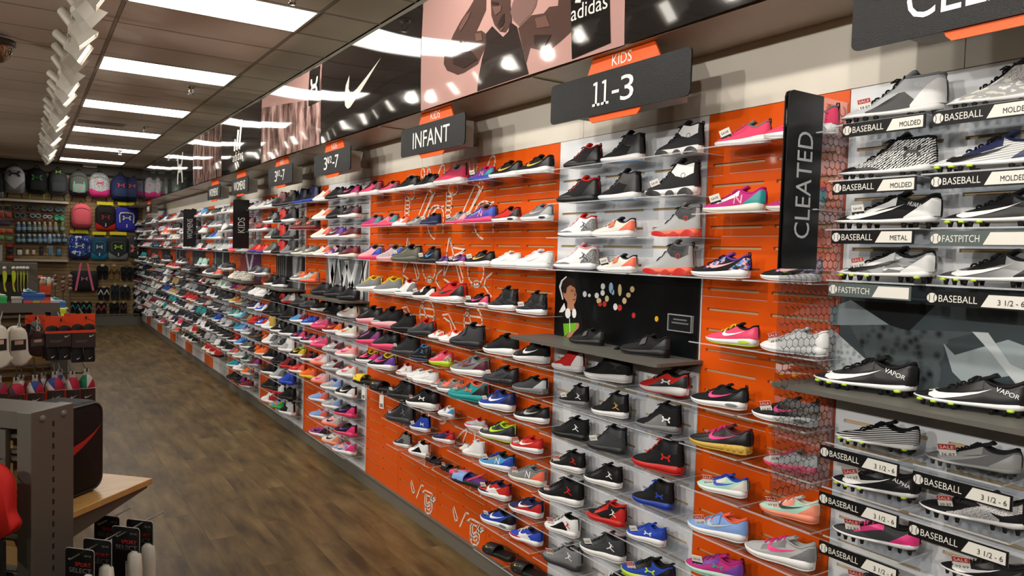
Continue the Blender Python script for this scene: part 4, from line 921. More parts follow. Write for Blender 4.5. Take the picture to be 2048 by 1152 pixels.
# --- the bays beyond: too many to single out, one mass of small shoes, with their long shelves
def far_mass():
    b = MB(); pal = ['white', 'off', 'lgrey', 'grey', 'char', 'dark', 'black', 'red', 'coral', 'orange', 'sky', 'royal', 'teal', 'tan', 'pink', 'dred', 'navy', 'mint', 'silver', 'gold']
    mats = [M(c, .6) for c in pal]; wts = [12, 7, 9, 10, 11, 11, 22, 4, 1, 1, 1.2, 1.5, 1, 2, 1.5, 2, 3, .7, 6, .7]
    pre = {}
    for st in ('run', 'high', 'mid'):
        u = upper_mesh(st, True); s = midsole_mesh(st, True); pre[st] = (np.array(u.v), u.f, u.mi, np.array(s.v), s.f)
    n = 0; strips = []
    for bi, (y0, y1, c, nn) in enumerate(BAYS):
        if y0 < 9.55: continue
        zs = Z3 if c == WHT else Z2; p = (y1 - y0) / nn
        for r, z in enumerate(zs[:-1] if c == WHT else zs[:-2]):
            if not (c == WHT and r == 4): strips.append((y0, y1, z, bi, r))
            st = random.choices(('run', 'mid', 'high'), (6, 3, 1))[0]; mc, ac, sc_ = random.choices(range(len(pal)), wts, k=3)
            for i in range(nn):
                if random.random() < .45: st = random.choices(('run', 'mid', 'high'), (6, 3, 1))[0]; mc, ac, sc_ = random.choices(range(len(pal)), wts, k=3)
                if random.random() < .55: sc_ = random.choice((0, 0, 1, 2, 6))
                L = .285; yh = y1 - p * (i + .5) - L / 2; a = math.radians(90) + YAW + random.uniform(-.05, .05); ca, sa = math.cos(a), math.sin(a)
                uv, uf, um, sv, sf = pre[st]
                T = lambda v: np.stack([v[:, 0] * ca * L - v[:, 1] * sa * L + XW - .082, v[:, 0] * sa * L + v[:, 1] * ca * L + yh, v[:, 2] * L + z + .001], 1)
                o = len(b.v); b.v += [tuple(v) for v in T(uv)]; b.f += [[q + o for q in f] for f in uf]
                b.mi += [ac if k == 1 or (len(f) == 4 and f[0] < 40) else mc for f, k in zip(uf, um)]; b.sm += [True] * len(uf)
                o = len(b.v); b.v += [tuple(v) for v in T(sv)]; b.f += [[q + o for q in f] for f in sf]; b.mi += [sc_] * len(sf); b.sm += [True] * len(sf); n += 1
    ob = b.build('far_shoes', mats); tag(ob, 'mass of many small sneakers on the far mens bays next to the back wall', 'shoes', kind='stuff')
    fb = {}
    for y0, y1, z, bi, r in strips:
        k = fb.setdefault(bi, len(fb)) + 1
        shelf(y0 + .006, y1 - .006, z, 'long clear acrylic shelf, %s row, %s bay past the womens bays' % (ORD[r + 1], ORD[k]), group='long clear shelves of the far bays', name='long_shelf')
    return n
NFAR = far_mass()
print('SHOES single', NSHOE, 'mass', NFAR)
# ================================================================ BANNERS on the canopy
def sheet_dx(y, z, y0, y1):
    u = (y - y0) / (y1 - y0); v = (z - BZ0) / (BZ1 - BZ0)
    return -.010 * math.sin(math.pi * u) - .006 * math.sin(math.pi * v) + .0016 * math.sin(4.3 * y + 1.1 * math.sin(2.3 * y)) * (1 - .4 * v) + .0003 * math.sin(9 * y + 5 * z)
def gloss(name, c, spec=.75, rough=.05, kind=None):
    m = noisy(name, kind[0], **kind[1]) if kind else nodes_mat(name)[0]
    b = m.node_tree.nodes['Principled BSDF']
    if not kind: b.inputs['Base Color'].default_value = lin(PAL.get(c, c)) + [1]
    b.inputs['Roughness'].default_value = rough; b.inputs['IOR'].default_value = 1.62; b.inputs['Specular IOR Level'].default_value = spec
    return m
g_black = gloss('glossy black print', '#131314'); g_pink = gloss('glossy pink print', '#b08a83'); g_skin = gloss('glossy brown print', '#4b3833'); g_skin2 = gloss('glossy light brown print', '#664c44')
g_tank = gloss('glossy dark print', '#2a2423'); g_white = gloss('glossy white print', '#e2dfd6'); g_ball = gloss('glossy ball print', '#745a54'); g_dark2 = gloss('glossy darker brown print', '#2f2523')
g_street = gloss('street photograph print', '', kind=(['#2e2422', '#6b524c', '#957670', '#c4a19a'], dict(scale=(1, 2.4, .8), nscale=3.5, detail=7, lo=.38, hi=.62)))
g_win = gloss('window photograph print', '', kind=(['#241c1a', '#5a443f', '#9a7c74'], dict(scale=(1, 4, .7), nscale=3, detail=4, lo=.4, hi=.6)))
def banner_sheet(y0, y1, mat, label, name='brand_banner'):
    t = thing(name, label, 'banner', (BX, (y0 + y1) / 2, BZ0), 'glossy brand banners on the canopy')
    b = MB(); ny, nz = 40, 12; vs = []
    for j in range(nz + 1):
        for i in range(ny + 1):
            y = y0 + .003 + (y1 - y0 - .006) * i / ny; z = BZ0 + (BZ1 - BZ0) * j / nz; vs.append((BX + sheet_dx(y, z, y0, y1), y, z))
    f, m = grid_faces(nz + 1, ny + 1); b.add(vs, f, 0, True)
    b.build('print_sheet', mat, t); t['y0'] = y0; t['y1'] = y1; return t
def on_sheet(t, name, polys, mat, lift=.0012):
    """flat print shapes, each a list of (y, z), laid on the banner"""
    y0, y1 = t['y0'], t['y1']; bm = bmesh.new()
    for p in polys:
        try: bm.faces.new([bm.verts.new((0, a, c)) for a, c in p])
        except ValueError: pass
    bmesh.ops.triangulate(bm, faces=bm.faces)
    for _ in range(4):
        e = [e for e in bm.edges if e.calc_length() > .09]
        if not e: break
        bmesh.ops.subdivide_edges(bm, edges=e, cuts=1); bmesh.ops.triangulate(bm, faces=bm.faces)
    b = MB(); bm.verts.ensure_lookup_table()
    vs = [(BX + sheet_dx(v.co.y, v.co.z, y0, y1) - lift, v.co.y, v.co.z) for v in bm.verts]
    fs = []
    for f in bm.faces:
        q = [v.index for v in f.verts]
        if f.normal.x > 0: q = q[::-1]
        fs.append(q)
    bm.verts.index_update(); b.add(vs, fs, 0, True); bm.free(); return b.build(name, mat, t)
def strips_poly(kind, yc, zc, w, h, shear=0):
    out = []
    for st in MARKS[kind]:
        pts = [p for p, q in st] + [q for p, q in st[::-1]]; r = []
        for p in pts:
            u, v = (yc - (p[0] - .5) * w - shear * (p[1] - .5) * h, zc + (p[1] - .5) * h)
            if not r or abs(r[-1][0] - u) + abs(r[-1][1] - v) > 1e-4: r.append((u, v))
        if abs(r[0][0] - r[-1][0]) + abs(r[0][1] - r[-1][1]) < 1e-4: r.pop()
        out.append(r)
    return out
def text_polys(txt, yc, zc, h, w=None):
    v, f = text2d(txt, h, w); return [[(yc - float(v[i][0]), zc + float(v[i][1])) for i in q] for q in f]
BP = [.44, 2.18, 3.926, 5.66, 7.40, 9.14, 10.88, 12.62, 14.36, 16.1, 18.9]
def pxl(pts, ox, oy, k, x=BX): return [W((ox + a / k, oy + b_ / k), x)[1:] for a, b_ in pts]
t = banner_sheet(BP[0], BP[1], g_black, 'plain glossy black banner above the cleated sign')
t = banner_sheet(BP[1], BP[2], g_pink, 'glossy pink banner printed with a shouting athlete holding a ball')
A = lambda pts: pxl(pts, 840, 0, 4.6545)
clipz = lambda p: [(a, min(c, BZ1 - .004)) for a, c in p]
on_sheet(t, 'printed_figure', [clipz(A([(560, -60), (640, -60), (640, 100), (575, 112), (530, 155), (490, 165), (420, 260), (390, 405), (440, 400), (480, 350), (525, 300), (600, 290), (650, 330), (640, 420), (620, 470), (560, 600), (500, 590), (430, 680), (370, 700), (270, 660), (240, 600), (245, 530), (290, 430), (330, 330), (400, 200), (480, 80)])),
    clipz(A([(940, 270), (1060, 150), (1180, 130), (1230, 70), (1310, 60), (1320, -60), (1440, -60), (1440, 290), (1330, 390), (1230, 470), (1150, 475), (1050, 450), (1010, 590), (985, 480)])),
    clipz(A([(680, -60), (870, -60), (870, 60), (885, 200), (870, 240), (820, 310), (770, 300), (720, 240), (690, 150)]))], g_skin)
on_sheet(t, 'printed_ball', [clipz(A([(870, 120), (890, 40), (930, -60), (1130, -60), (1110, 60), (1070, 130), (1000, 170), (950, 250), (900, 200)]))], g_ball, .0024)
on_sheet(t, 'printed_vest', [A([(870, 210), (930, 255), (965, 400), (1000, 600), (1030, 690), (550, 852), (560, 750), (600, 560), (640, 420), (640, 320), (700, 250), (750, 330), (800, 350), (850, 300)])], g_tank, .0024)
on_sheet(t, 'printed_shading', [A([(790, 150), (815, 130), (815, 210), (780, 275), (750, 240)]), clipz(A([(690, 20), (760, 30), (755, 55), (700, 50)])), A([(330, 500), (500, 480), (560, 560), (430, 640), (330, 600)]), A([(1090, 330), (1250, 330), (1190, 430), (1090, 420)])], g_dark2, .0036)
on_sheet(t, 'printed_highlight', [A([(700, 70), (790, 60), (780, 110), (730, 150)]), A([(1100, 180), (1200, 150), (1240, 250), (1120, 270)]), A([(540, 320), (600, 310), (610, 380), (550, 390)]), A([(440, 160), (500, 110), (470, 190), (400, 300), (390, 260)]), A([(765, 285), (800, 255), (810, 265), (780, 300)])], g_skin2, .0036)
bx_ = A([(1430, -70), (1780, -70), (1780, 400), (1430, 555)]); bx_ = clipz(bx_)
on_sheet(t, 'logo_box', [bx_], g_black, .0024)
yc = (bx_[0][0] + bx_[1][0]) / 2
on_sheet(t, 'logo', strips_poly('stripes', yc, 2.985, .185, .17) + text_polys('adidas', yc, 2.865, .062, .225), g_white, .0040)
t = banner_sheet(BP[2], BP[3], g_black, 'glossy black banner with one large white swoosh left of the pink athlete')
SW = lambda pts: pxl(pts, 580, 0, 4.431)
on_sheet(t, 'logo', [SW([(545, 668), (512, 760), (500, 860), (505, 940), (525, 966), (548, 955), (580, 910), (640, 820), (720, 690), (825, 515), (700, 680), (610, 790), (570, 826), (552, 826), (538, 790), (538, 730)])], g_white)
t = banner_sheet(BP[3], BP[4], g_street, 'glossy banner with a brown street photograph and a small black emblem box')
on_sheet(t, 'logo_box', [[(5.95, 3.0), (5.70, 3.0), (5.70, BZ1 - .004), (5.95, BZ1 - .004)]], g_black); on_sheet(t, 'logo', strips_poly('ua', 5.825, 3.14, .17, .13), g_white, .0026)
on_sheet(t, 'printed_sky', [[(7.39, 3.2), (5.96, 3.05), (5.96, BZ1 - .004), (7.39, BZ1 - .004)]], g_pink, .0008)
t = banner_sheet(BP[4], BP[5], g_black, 'glossy black banner with three white stripes and lettering, nearer to the back')
on_sheet(t, 'logo', strips_poly('stripes', 8.30, 3.04, .36, .30) + text_polys('adidas', 8.30, 2.83, .10, .46), g_white)
t = banner_sheet(BP[5], BP[6], g_win, 'glossy banner with a brown photograph of window frames')
t = banner_sheet(BP[6], BP[7], g_black, 'glossy black banner with a tall white emblem above the womens signs')
on_sheet(t, 'logo', strips_poly('ua', 11.85, 2.98, .5, .44), g_white)
for i, (a, c, lb) in enumerate([(BP[7], BP[8], 'glossy black banner, third from the back wall'), (BP[8], BP[9], 'glossy black banner, second from the back wall'), (BP[9], BP[10], 'glossy black banner touching the back wall')]): banner_sheet(a, c, g_black, lb)
# ================================================================ HANGING CATEGORY SIGNS
m_plate = noisy('grained black sign board', ['#0e0f10', '#141516'], nscale=60, rough=.42, bump=.35, bscale=260, spec=.3)
m_sbox = M('#97938a', .5); m_tab = M('#e85a14', .4); m_letw = M('#ecebe4', .5); m_letg = M('#b9bbbc', .5)
SX = 1.95
def category_sign(y0, y1, texts, tab, label, zb=2.437, zt=2.607):
    yc, zc, w, h = (y0 + y1) / 2, (zb + zt) / 2, y1 - y0, zt - zb
    t = thing('category_sign', label, 'sign', (SX, yc, zb), 'category signs over the shoe wall')
    ux, uy = Vector((0, -1, 0)), Vector((0, 0, 1))
    b = MB(); b.prism(rrect(w, h, .02), (SX + .007, yc, zc), ux, uy, (-.007, 0, 0)); b.build('sign_board', m_plate, t)
    b = MB(); i = .14; b.box((SX + .016, y0 + i, zb + .012), (SX + .135, y1 - i, zt - .015)); b.build('standoff_box', m_sbox, t)
    MB().box((SX + .135, yc - .03, zc - .02), (XW - .001, yc + .03, zc + .02)).build('mount_arm', m_sbox, t)
    b = MB(); b.prism([(-.215, -.05), (.215, -.05), (.17, .035), (.155, .042), (-.155, .042), (-.17, .035)], (SX + .015, yc - .04, zt + .045), ux, uy, (-.007, 0, 0)); b.build('top_tab', m_tab, t)
    b = MB(); b.prism([(-.15, -.012), (-.135, -.026), (.135, -.026), (.15, -.012), (.17, .03), (-.17, .03)], (SX + .015, yc - .0, zb), ux, uy, (-.007, 0, 0)); b.build('bottom_tab', m_tab, t)
    b = MB()
    for s, dy, dz, hh, ww in texts:
        if s == '-':
            o_ = Vector((SX - .0012, yc - dy, zc + dz)); b.add([o_ + ux * p + uy * q for p, q in [(-.021, -.006), (.021, -.006), (.021, .006), (-.021, .006)]], [(0, 1, 2, 3)]); continue
        if s == '1' and hh > .06:
            o_ = Vector((SX - .0012, yc - dy, zc + dz)); b.add([o_ + ux * p + uy * q for p, q in [(-.006, -hh / 2), (.006, -hh / 2), (.006, hh / 2), (-.006, hh / 2), (-.023, -hh / 2), (.023, -hh / 2), (.023, -hh / 2 + .010), (-.023, -hh / 2 + .010), (-.020, hh / 2 - .012), (-.006, hh / 2 - .012), (-.006, hh / 2), (-.020, hh / 2 - .004)]], [(0, 1, 2, 3), (4, 5, 6, 7), (8, 9, 10, 11)]); continue
        letters(b, s, (SX, yc - dy, zc + dz), ux, uy, hh, ww, lift=.0012)
    b.build('lettering', m_letw, t)
    if tab: letters(MB(), tab, (SX + .008, yc - .04, zt + .035), ux, uy, .042, .115, lift=.0012).build('tab_lettering', m_letw, t)
    return t
HALF = [('3', -.125, 0, .097, .075), ('1', -.068, .022, .052, .016), ('/', -.040, .022, .055, .030), ('2', -.006, .022, .052, .034), ('-', .052, -.01, .097, .04), ('7', .12, 0, .097, .075)]
category_sign(.45, 1.26, [('CLEATED', 0, 0, .105, .50)], None, 'large black hanging sign reading CLEATED above the baseball cleats', 2.457, 2.66)
category_sign(1.867, 2.695, [('1', -.10, 0, .097, None), ('1', -.045, 0, .097, None), ('-', .018, -.008, .12, .035), ('3', .085, 0, .097, .075)], 'KIDS', 'black hanging sign reading 11-3 with an orange KIDS tab')
category_sign(3.465, 4.265, [('INFANT', 0, 0, .097, .46)], 'KIDS', 'black hanging sign reading INFANT with an orange KIDS tab')
category_sign(5.125, 5.92, HALF, 'KIDS', 'black hanging sign reading 3 1/2-7, next to the INFANT sign')
category_sign(6.508, 7.27, HALF, 'KIDS', 'black hanging sign reading 3 1/2-7, between the other and the womens signs')
category_sign(8.046, 8.79, [('WOMENS', 0, 0, .095, .50)], None, 'black hanging sign reading WOMENS, nearer to the camera of the two')
category_sign(9.38, 10.11, [('WOMENS', 0, 0, .095, .50)], None, 'black hanging sign reading WOMENS, further from the camera of the two')
category_sign(15.2, 15.95, [('MENS', 0, 0, .095, .34)], None, 'small far black hanging sign beside the back wall')
# ================================================================ DIVIDER FINS between departments
m_fin = clear_plastic('clear fin', tint=(.90, .91, .92), refl=.06); m_hex = M('#505054', .6); m_finb = M('#101012', .28)
def hex_mesh(w, z0, z1):
    b = MB(); a = .0165; t = .0010; dx = a * math.sqrt(3); dz = a * 1.5; r = 0; z = z0 + a
    while z < z1 - a * .4:
        x = .004 + (dx / 2 if r % 2 else 0) + dx / 2
        while x < w - dx * .45:
            p = [(x + a * math.sin(math.radians(60 * k)), z + a * math.cos(math.radians(60 * k))) for k in range(6)]
            for k in (0, 1, 2, 3, 4, 5)[:6 if r == 0 else 4]:
                (xa, za), (xb, zb) = p[k], p[(k + 1) % 6]; L = math.hypot(xb - xa, zb - za); nx, nz = -(zb - za) / L * t, (xb - xa) / L * t
                b.add([(xa + nx, 0, za + nz), (xa - nx, 0, za - nz), (xb - nx, 0, zb - nz), (xb + nx, 0, zb + nz)], [(0, 1, 2, 3)])
            x += dx
        z += dz; r += 1
    return b
def fin(y, txt, tw, label):
    t = thing('divider_fin', label, 'sign', (XW - .16, y, 1.12), 'divider fins between the departments')
    x0, x1 = XW - .315, XW - .001; z0, z1 = 1.12, 2.385
    o = [(x0, z0), (x1, z0), (x1, z1), (x0 + .02, z1), (x0 + .006, z1 - .006), (x0, z1 - .02)]
    MB().prism([(a - x0, c) for a, c in o], (x0, y - .002, 0), (1, 0, 0), (0, 0, 1), (0, .004, 0)).build('clear_panel', m_fin, t)
    h = hex_mesh(x1 - x0, z0, 1.835); h.v = [(a + x0, y - .0032, c) for a, c, in [(v[0], v[2]) for v in h.v]]; h2 = hex_mesh(.135, 1.84, z1 - .01); o_ = len(h.v)
    h.v += [(v[0] + x0 + .178, y - .0032, v[2]) for v in h2.v]; h.f += [[q + o_ for q in f] for f in h2.f]; h.mi += h2.mi; h.sm += h2.sm
    hp = h.build('hexagon_print', m_hex, t); hp['kind'] = 'stuff'
    MB().prism([(0, 1.84), (.172, 1.84), (.172, z1), (.02, z1), (.006, z1 - .006), (0, z1 - .02)], (x0 - .001, y - .0045, 0), (1, 0, 0), (0, 0, 1), (0, -.004, 0)).prism([(0, 1.84), (.172, 1.84), (.172, z1), (.02, z1), (.006, z1 - .006), (0, z1 - .02)], (x0 - .001, y + .0045, 0), (1, 0, 0), (0, 0, 1), (0, .004, 0)).build('black_strip', m_finb, t)
    letters(MB(), txt, (x0 + .085, y - .0088, 2.10), (0, 0, 1), (-1, 0, 0), .076, tw, lift=.0006).build('lettering', m_letg, t)
    MB().box((XW - .03, y - .006, 1.2), (XW, y - .002, 2.3)).build('mounting_strip', m_acr, t)
fin(1.455, 'CLEATED', .33, 'black and clear honeycomb divider fin lettered CLEATED')
fin(8.635, 'KIDS', .17, 'black and clear honeycomb divider fin lettered KIDS')
fin(11.74, 'WOMENS', .29, 'black and clear honeycomb divider fin lettered WOMENS')
# ================================================================ CLEAT LABEL STRIPS
m_strip = M('#151516', .3); m_strw = M('#dedcd4', .4); m_strg = M('#56615f', .3); m_ballw = M('#d9d7d0', .4)
def strip(px0, px1, z, txt, right, label, grey=False):
    x = XW - .192; y1, y0 = ysolve(px0, x, z), ysolve(px1, x, z); w, h = y1 - y0, .040; yc = (y0 + y1) / 2; ux, uy = Vector((0, -1, 0)), Vector((0, 0, 1)); c = Vector((x, yc, z))
    t = thing('label_strip', label, 'label', (x, yc, z - h / 2), 'cleat label strips')
    MB().box((x - .003, y0, z - h / 2), (x, y1, z + h / 2)).build('backing', m_strg if grey else m_strip, t)
    MB().prism([(w * .055, -h * .40), (w / 2 - .006, -h * .40), (w / 2 - .006, h * .40), (w * .125, h * .40)], c + Vector((-.003, 0, 0)), ux, uy, (-.0006, 0, 0)).build('white_field', m_strw, t)
    k = c + Vector((-.0036, w * .435, 0)); MB().prism([(.0135 * math.cos(a), .0135 * math.sin(a)) for a in np.linspace(0, 2 * math.pi, 16)[:-1]], k, ux, uy, (-.0006, 0, 0)).build('ball_emblem', m_ballw, t)
    b = MB()
    for s_ in (1, -1): 
        p = [(s_ * (.0135 - .0075 * math.cos(a)) * .9, .0125 * math.sin(a)) for a in np.linspace(-1.1, 1.1, 7)]
        b.tube([k + Vector((-.0008, 0, 0)) + ux * q[0] + uy * q[1] for q in p], .0009, 4)
    b.build('emblem_seam', m_strip, t)
    tw = w * .385
    letters(MB(), txt, c + Vector((-.0034, w * .365 - tw / 2, 0)), ux, uy, .0185, tw, lift=.0005).build('lettering', m_strw, t)
    if right: letters(MB(), right, c + Vector((-.0042, -w / 2 + .012 + w * .12, -.002)), ux, uy, .014, w * (.24 if len(right) > 5 else .2), lift=.0005).build('size_lettering', m_strip, t)
for i, (a, c, z, tx, rt, g_) in enumerate([(1686, 1852, 2.258, 'BASEBALL', 'MOLDED', 0), (1666, 1834, 2.088, 'BASEBALL', 'MOLDED', 0), (1664, 1829, 1.94, 'BASEBALL', 'METAL', 0), (1658, 1823, 1.782, 'FASTPITCH', '', 1), (1641, 1799, 1.28, 'BASEBALL', '3 1/2 - 6', 0), (1639, 1798, 1.135, 'BASEBALL', '3 1/2 - 6', 0), (1639, 1797, .983, 'BASEBALL', '3 1/2 - 6', 0),
        (1866, 2072, 2.258, 'BASEBALL', 'MOLDED', 0), (1862, 2066, 2.088, 'BASEBALL', 'MOLDED', 0), (1861, 2062, 1.935, 'FASTPITCH', '', 1), (1853, 2062, 1.775, 'BASEBALL', '3 1/2 - 6', 0), (1826, 2026, 1.273, 'BASEBALL', '3 1/2 - 6', 0), (1818, 2018, 1.13, 'BASEBALL', '3 1/2 - 6', 0)]):
    col = 'left' if a < 1750 else 'right'
    strip(a, c, z, tx, rt, '%s strip reading %s, %s from top, %s cleat column' % ('greenish' if g_ else 'black', (tx + ' ' + rt).strip(), ORD[(i if i < 7 else i - 7) + 1], col), g_)
# ================================================================ DISPLAY LEDGES AND PICTURE BOARDS
m_ledge2 = M('#5f5d57', .42, .0, 'plain', .4)
def ledge(y0, y1, z, depth, label):
    b = MB(); x0 = XW - depth; b.prism([(y0, XW - .001), (y1, XW - .001), (y1, x0 + .02), (y1 - .004, x0 + .006), (y1 - .02, x0), (y0 + .02, x0), (y0 + .004, x0 + .006), (y0, x0 + .02)], (0, 0, z - .014), (0, 1, 0), (1, 0, 0), (0, 0, .014))
    b.box((XW - .012, y0 + .01, z - .05), (XW - .001, y1 - .01, z - .014)); o = b.build('display_ledge', m_ledge2, None, True); tag(o, label, 'shelf', 'grey metal display ledges'); return o
def board(y0, y1, z0, z1, mat, label, name='picture_board', off=.012):
    t = thing(name, label, 'poster', (XW - off, (y0 + y1) / 2, z0), 'picture boards of the displays')
    MB().box((XW - off, y0, z0), (XW - .001, y1, z1)).build('board', mat, t); return t
def flat(t, name, polys, mat, lift, off=.012):
    b = MB(); x = XW - off - lift
    for p in polys: b.add([(x, a, c) for a, c in p], [list(range(len(p)))])
    o = b.build(name, mat, t)
    bm = bmesh.new(); bm.from_mesh(o.data); bmesh.ops.triangulate(bm, faces=bm.faces); bm.to_mesh(o.data); bm.free(); return o
P11 = lambda pts: [W((1080 + a / 3.492, 530 + c / 3.492), XW - .012)[1:] for a, c in pts]
ell = lambda cx, cy, rx, ry, n=14: [(cx + rx * math.cos(a), cy + ry * math.sin(a)) for a in np.linspace(0, 2 * math.pi, n + 1)[:-1]]
print('PHOTO', P11([(110, 72), (1113, 130), (1100, 690), (100, 500)]), 'LEDGE', WZ((1063, 680), 1.46), WZ((1340, 735), 1.46), WZ((1383, 728), 1.46), WZ((1596, 783), 1.474))
m_night = noisy('night street print', ['#08090b', '#0d1013', '#23282a'], scale=(1, 1, .6), nscale=5, detail=3, rough=.28, lo=.45, hi=.8)
t = board(2.055, 3.01, 1.462, 1.785, m_night, 'black night-street picture board with a boy wearing headphones')
pr = lambda c: M(c, .32)
flat(t, 'printed_lights', [P11(ell(*q)) for q in ((313, 203, 14, 21), (397, 213, 15, 20), (440, 150, 15, 22), (438, 195, 15, 20), (527, 292, 15, 24), (345, 212, 10, 12))], pr('#d9dcda'), .0006)
flat(t, 'printed_warm_lights', [P11(ell(*q)) for q in ((558, 175, 13, 42), (645, 170, 16, 22), (618, 210, 16, 18), (590, 250, 15, 22), (468, 235, 14, 22), (412, 250, 17, 20))], pr('#c9b287'), .0006)
flat(t, 'printed_blue_lights', [P11(ell(*q)) for q in ((497, 160, 15, 38), (510, 190, 10, 20))], pr('#8fb4cf'), .0008)
flat(t, 'printed_red_lights', [P11(ell(*q)) for q in ((452, 272, 14, 20), (558, 298, 16, 22), (655, 352, 13, 20), (420, 275, 14, 14))], pr('#b5332c'), .0010)
flat(t, 'printed_yellow_light', [P11(ell(815, 376, 13, 20))], pr('#d9a51e'), .0008)
flat(t, 'printed_shirt', [P11([(108, 372), (140, 330), (175, 305), (240, 330), (290, 345), (300, 430), (262, 520), (105, 500)])], pr('#121213'), .0008)
flat(t, 'printed_skin', [P11([(160, 190), (185, 150), (215, 140), (247, 160), (257, 212), (252, 250), (238, 277), (246, 320), (192, 312), (192, 262), (166, 222)]), P11([(172, 515), (215, 455), (262, 402), (276, 412), (270, 440), (240, 470), (205, 518)])], pr('#b07a5c'), .0012)
flat(t, 'printed_hair', [P11([(150, 135), (165, 92), (210, 80), (243, 102), (256, 150), (250, 168), (236, 146), (212, 140), (190, 158), (184, 196), (166, 198)])], pr('#2a1d18'), .0018)
flat(t, 'printed_face', [P11(ell(226, 184, 7, 3, 8)), P11(ell(248, 184, 5, 3, 8)), P11([(232, 240), (250, 236), (249, 243), (234, 246)]), P11([(215, 174), (236, 172), (236, 176), (216, 178)]), P11([(242, 190), (253, 212), (243, 216)])], pr('#5a3428'), .0022)
flat(t, 'printed_headphones', [P11(ell(197, 337, 19, 36)), P11(ell(241, 337, 15, 34)), P11([(150, 300), (172, 265), (182, 310), (160, 330), (135, 330)]), P11([(135, 150), (150, 108), (185, 78), (190, 84), (160, 112), (148, 160), (166, 240), (158, 242)]), P11([(207, 372), (211, 372), (213, 470), (209, 470)])], pr('#e4e4e2'), .0022)
flat(t, 'printed_green_patch', [P11([(163, 410), (256, 404), (248, 455), (205, 470), (172, 502)])], pr('#6fae2c'), .0016)
ledge(2.03, 3.055, 1.46, .255, 'grey metal display ledge in the white 11-3 bay')
hd = thing('card_holder', 'small clear card holder stuck on the black night picture', 'card holder', (XW - .03, 2.13, 1.56), None)
q = P11([(912, 345), (1070, 355), (1065, 470), (910, 455)]); ya, yb_, za, zb_ = q[0][0], q[1][0], q[2][1], q[0][1]
MB().box((XW - .020, yb_, za), (XW - .0165, ya, zb_)).build('card', pr('#1a1c1e'), hd)
MB().box((XW - .024, yb_ - .004, za - .004), (XW - .0215, ya + .004, zb_ + .004)).build('clear_front', m_acr, hd)
fr = MB()
for a, c in (((yb_ - .004, za - .004), (ya + .004, za)), ((yb_ - .004, zb_), (ya + .004, zb_ + .004)), ((yb_ - .004, za), (yb_, zb_)), ((ya, za), (ya + .004, zb_))): fr.box((XW - .025, a[0], a[1]), (XW - .013, c[0], c[1]))
fr.build('frame', m_edge, hd)
b = MB()
for zz_, ww in ((.68, .6), (.45, .75)): b.box((XW - .0212, (ya + yb_) / 2 - (ya - yb_) * ww / 2, za + (zb_ - za) * zz_), (XW - .0205, (ya + yb_) / 2 + (ya - yb_) * ww / 2, za + (zb_ - za) * zz_ + .006))
b.build('printed_line', pr('#8d8d8d'), hd)
# baseball picture
PB = lambda pts: [W((1580 + a / 2.015, 580 + c / 2.015), XW - .012)[1:] for a, c in pts]
t = board(.46, 1.44, 1.476, 1.80, pr('#3b4448'), 'grey close-up picture board of baseball leather behind the two black cleats')
def dimple(name, c1, c2, sc=26):
    m, nt, b = nodes_mat(name); tc = nt.nodes.new('ShaderNodeTexCoord'); v = nt.nodes.new('ShaderNodeTexVoronoi'); v.inputs['Scale'].default_value = sc; nt.links.new(tc.outputs['Object'], v.inputs['Vector'])
    r = nt.nodes.new('ShaderNodeValToRGB'); r.color_ramp.elements[0].position = .1; r.color_ramp.elements[1].position = .55
    r.color_ramp.elements[0].color = lin(c1) + [1]; r.color_ramp.elements[1].color = lin(c2) + [1]; nt.links.new(v.outputs['Distance'], r.inputs[0]); nt.links.new(r.outputs[0], b.inputs['Base Color']); b.inputs['Roughness'].default_value = .35; return m
flat(t, 'printed_dimpled_leather', [PB([(158, 145), (320, 292), (158, 345)])], dimple('print of pale dimples', '#7d8688', '#b9c0c2', 60), .0006)
flat(t, 'printed_dark_leather', [PB([(230, 120), (480, 160), (760, 170), (640, 200), (610, 300), (600, 420), (330, 420), (320, 290)])], dimple('print of dark dimples', '#161b1d', '#4a5356', 34), .0006)
flat(t, 'printed_black_shape', [PB([(250, 42), (585, 62), (480, 165), (400, 140)])], pr('#14181b'), .0012)
flat(t, 'printed_pale_shape', [PB([(163, 72), (245, 40), (415, 140), (163, 142)])], pr('#7f8a8e'), .0010)
flat(t, 'printed_strap', [PB([(620, 215), (665, 262), (880, 200), (960, 230), (960, 335), (700, 375), (655, 330)])], pr('#9aa6aa'), .0014)
flat(t, 'printed_cross_strap', [PB([(735, 168), (800, 172), (890, 300), (960, 330), (960, 440), (880, 340), (810, 250)])], pr('#c0c8ca'), .0020)
ledge(.42, 1.52, 1.474, .255, 'grey metal display ledge in the baseball bay')
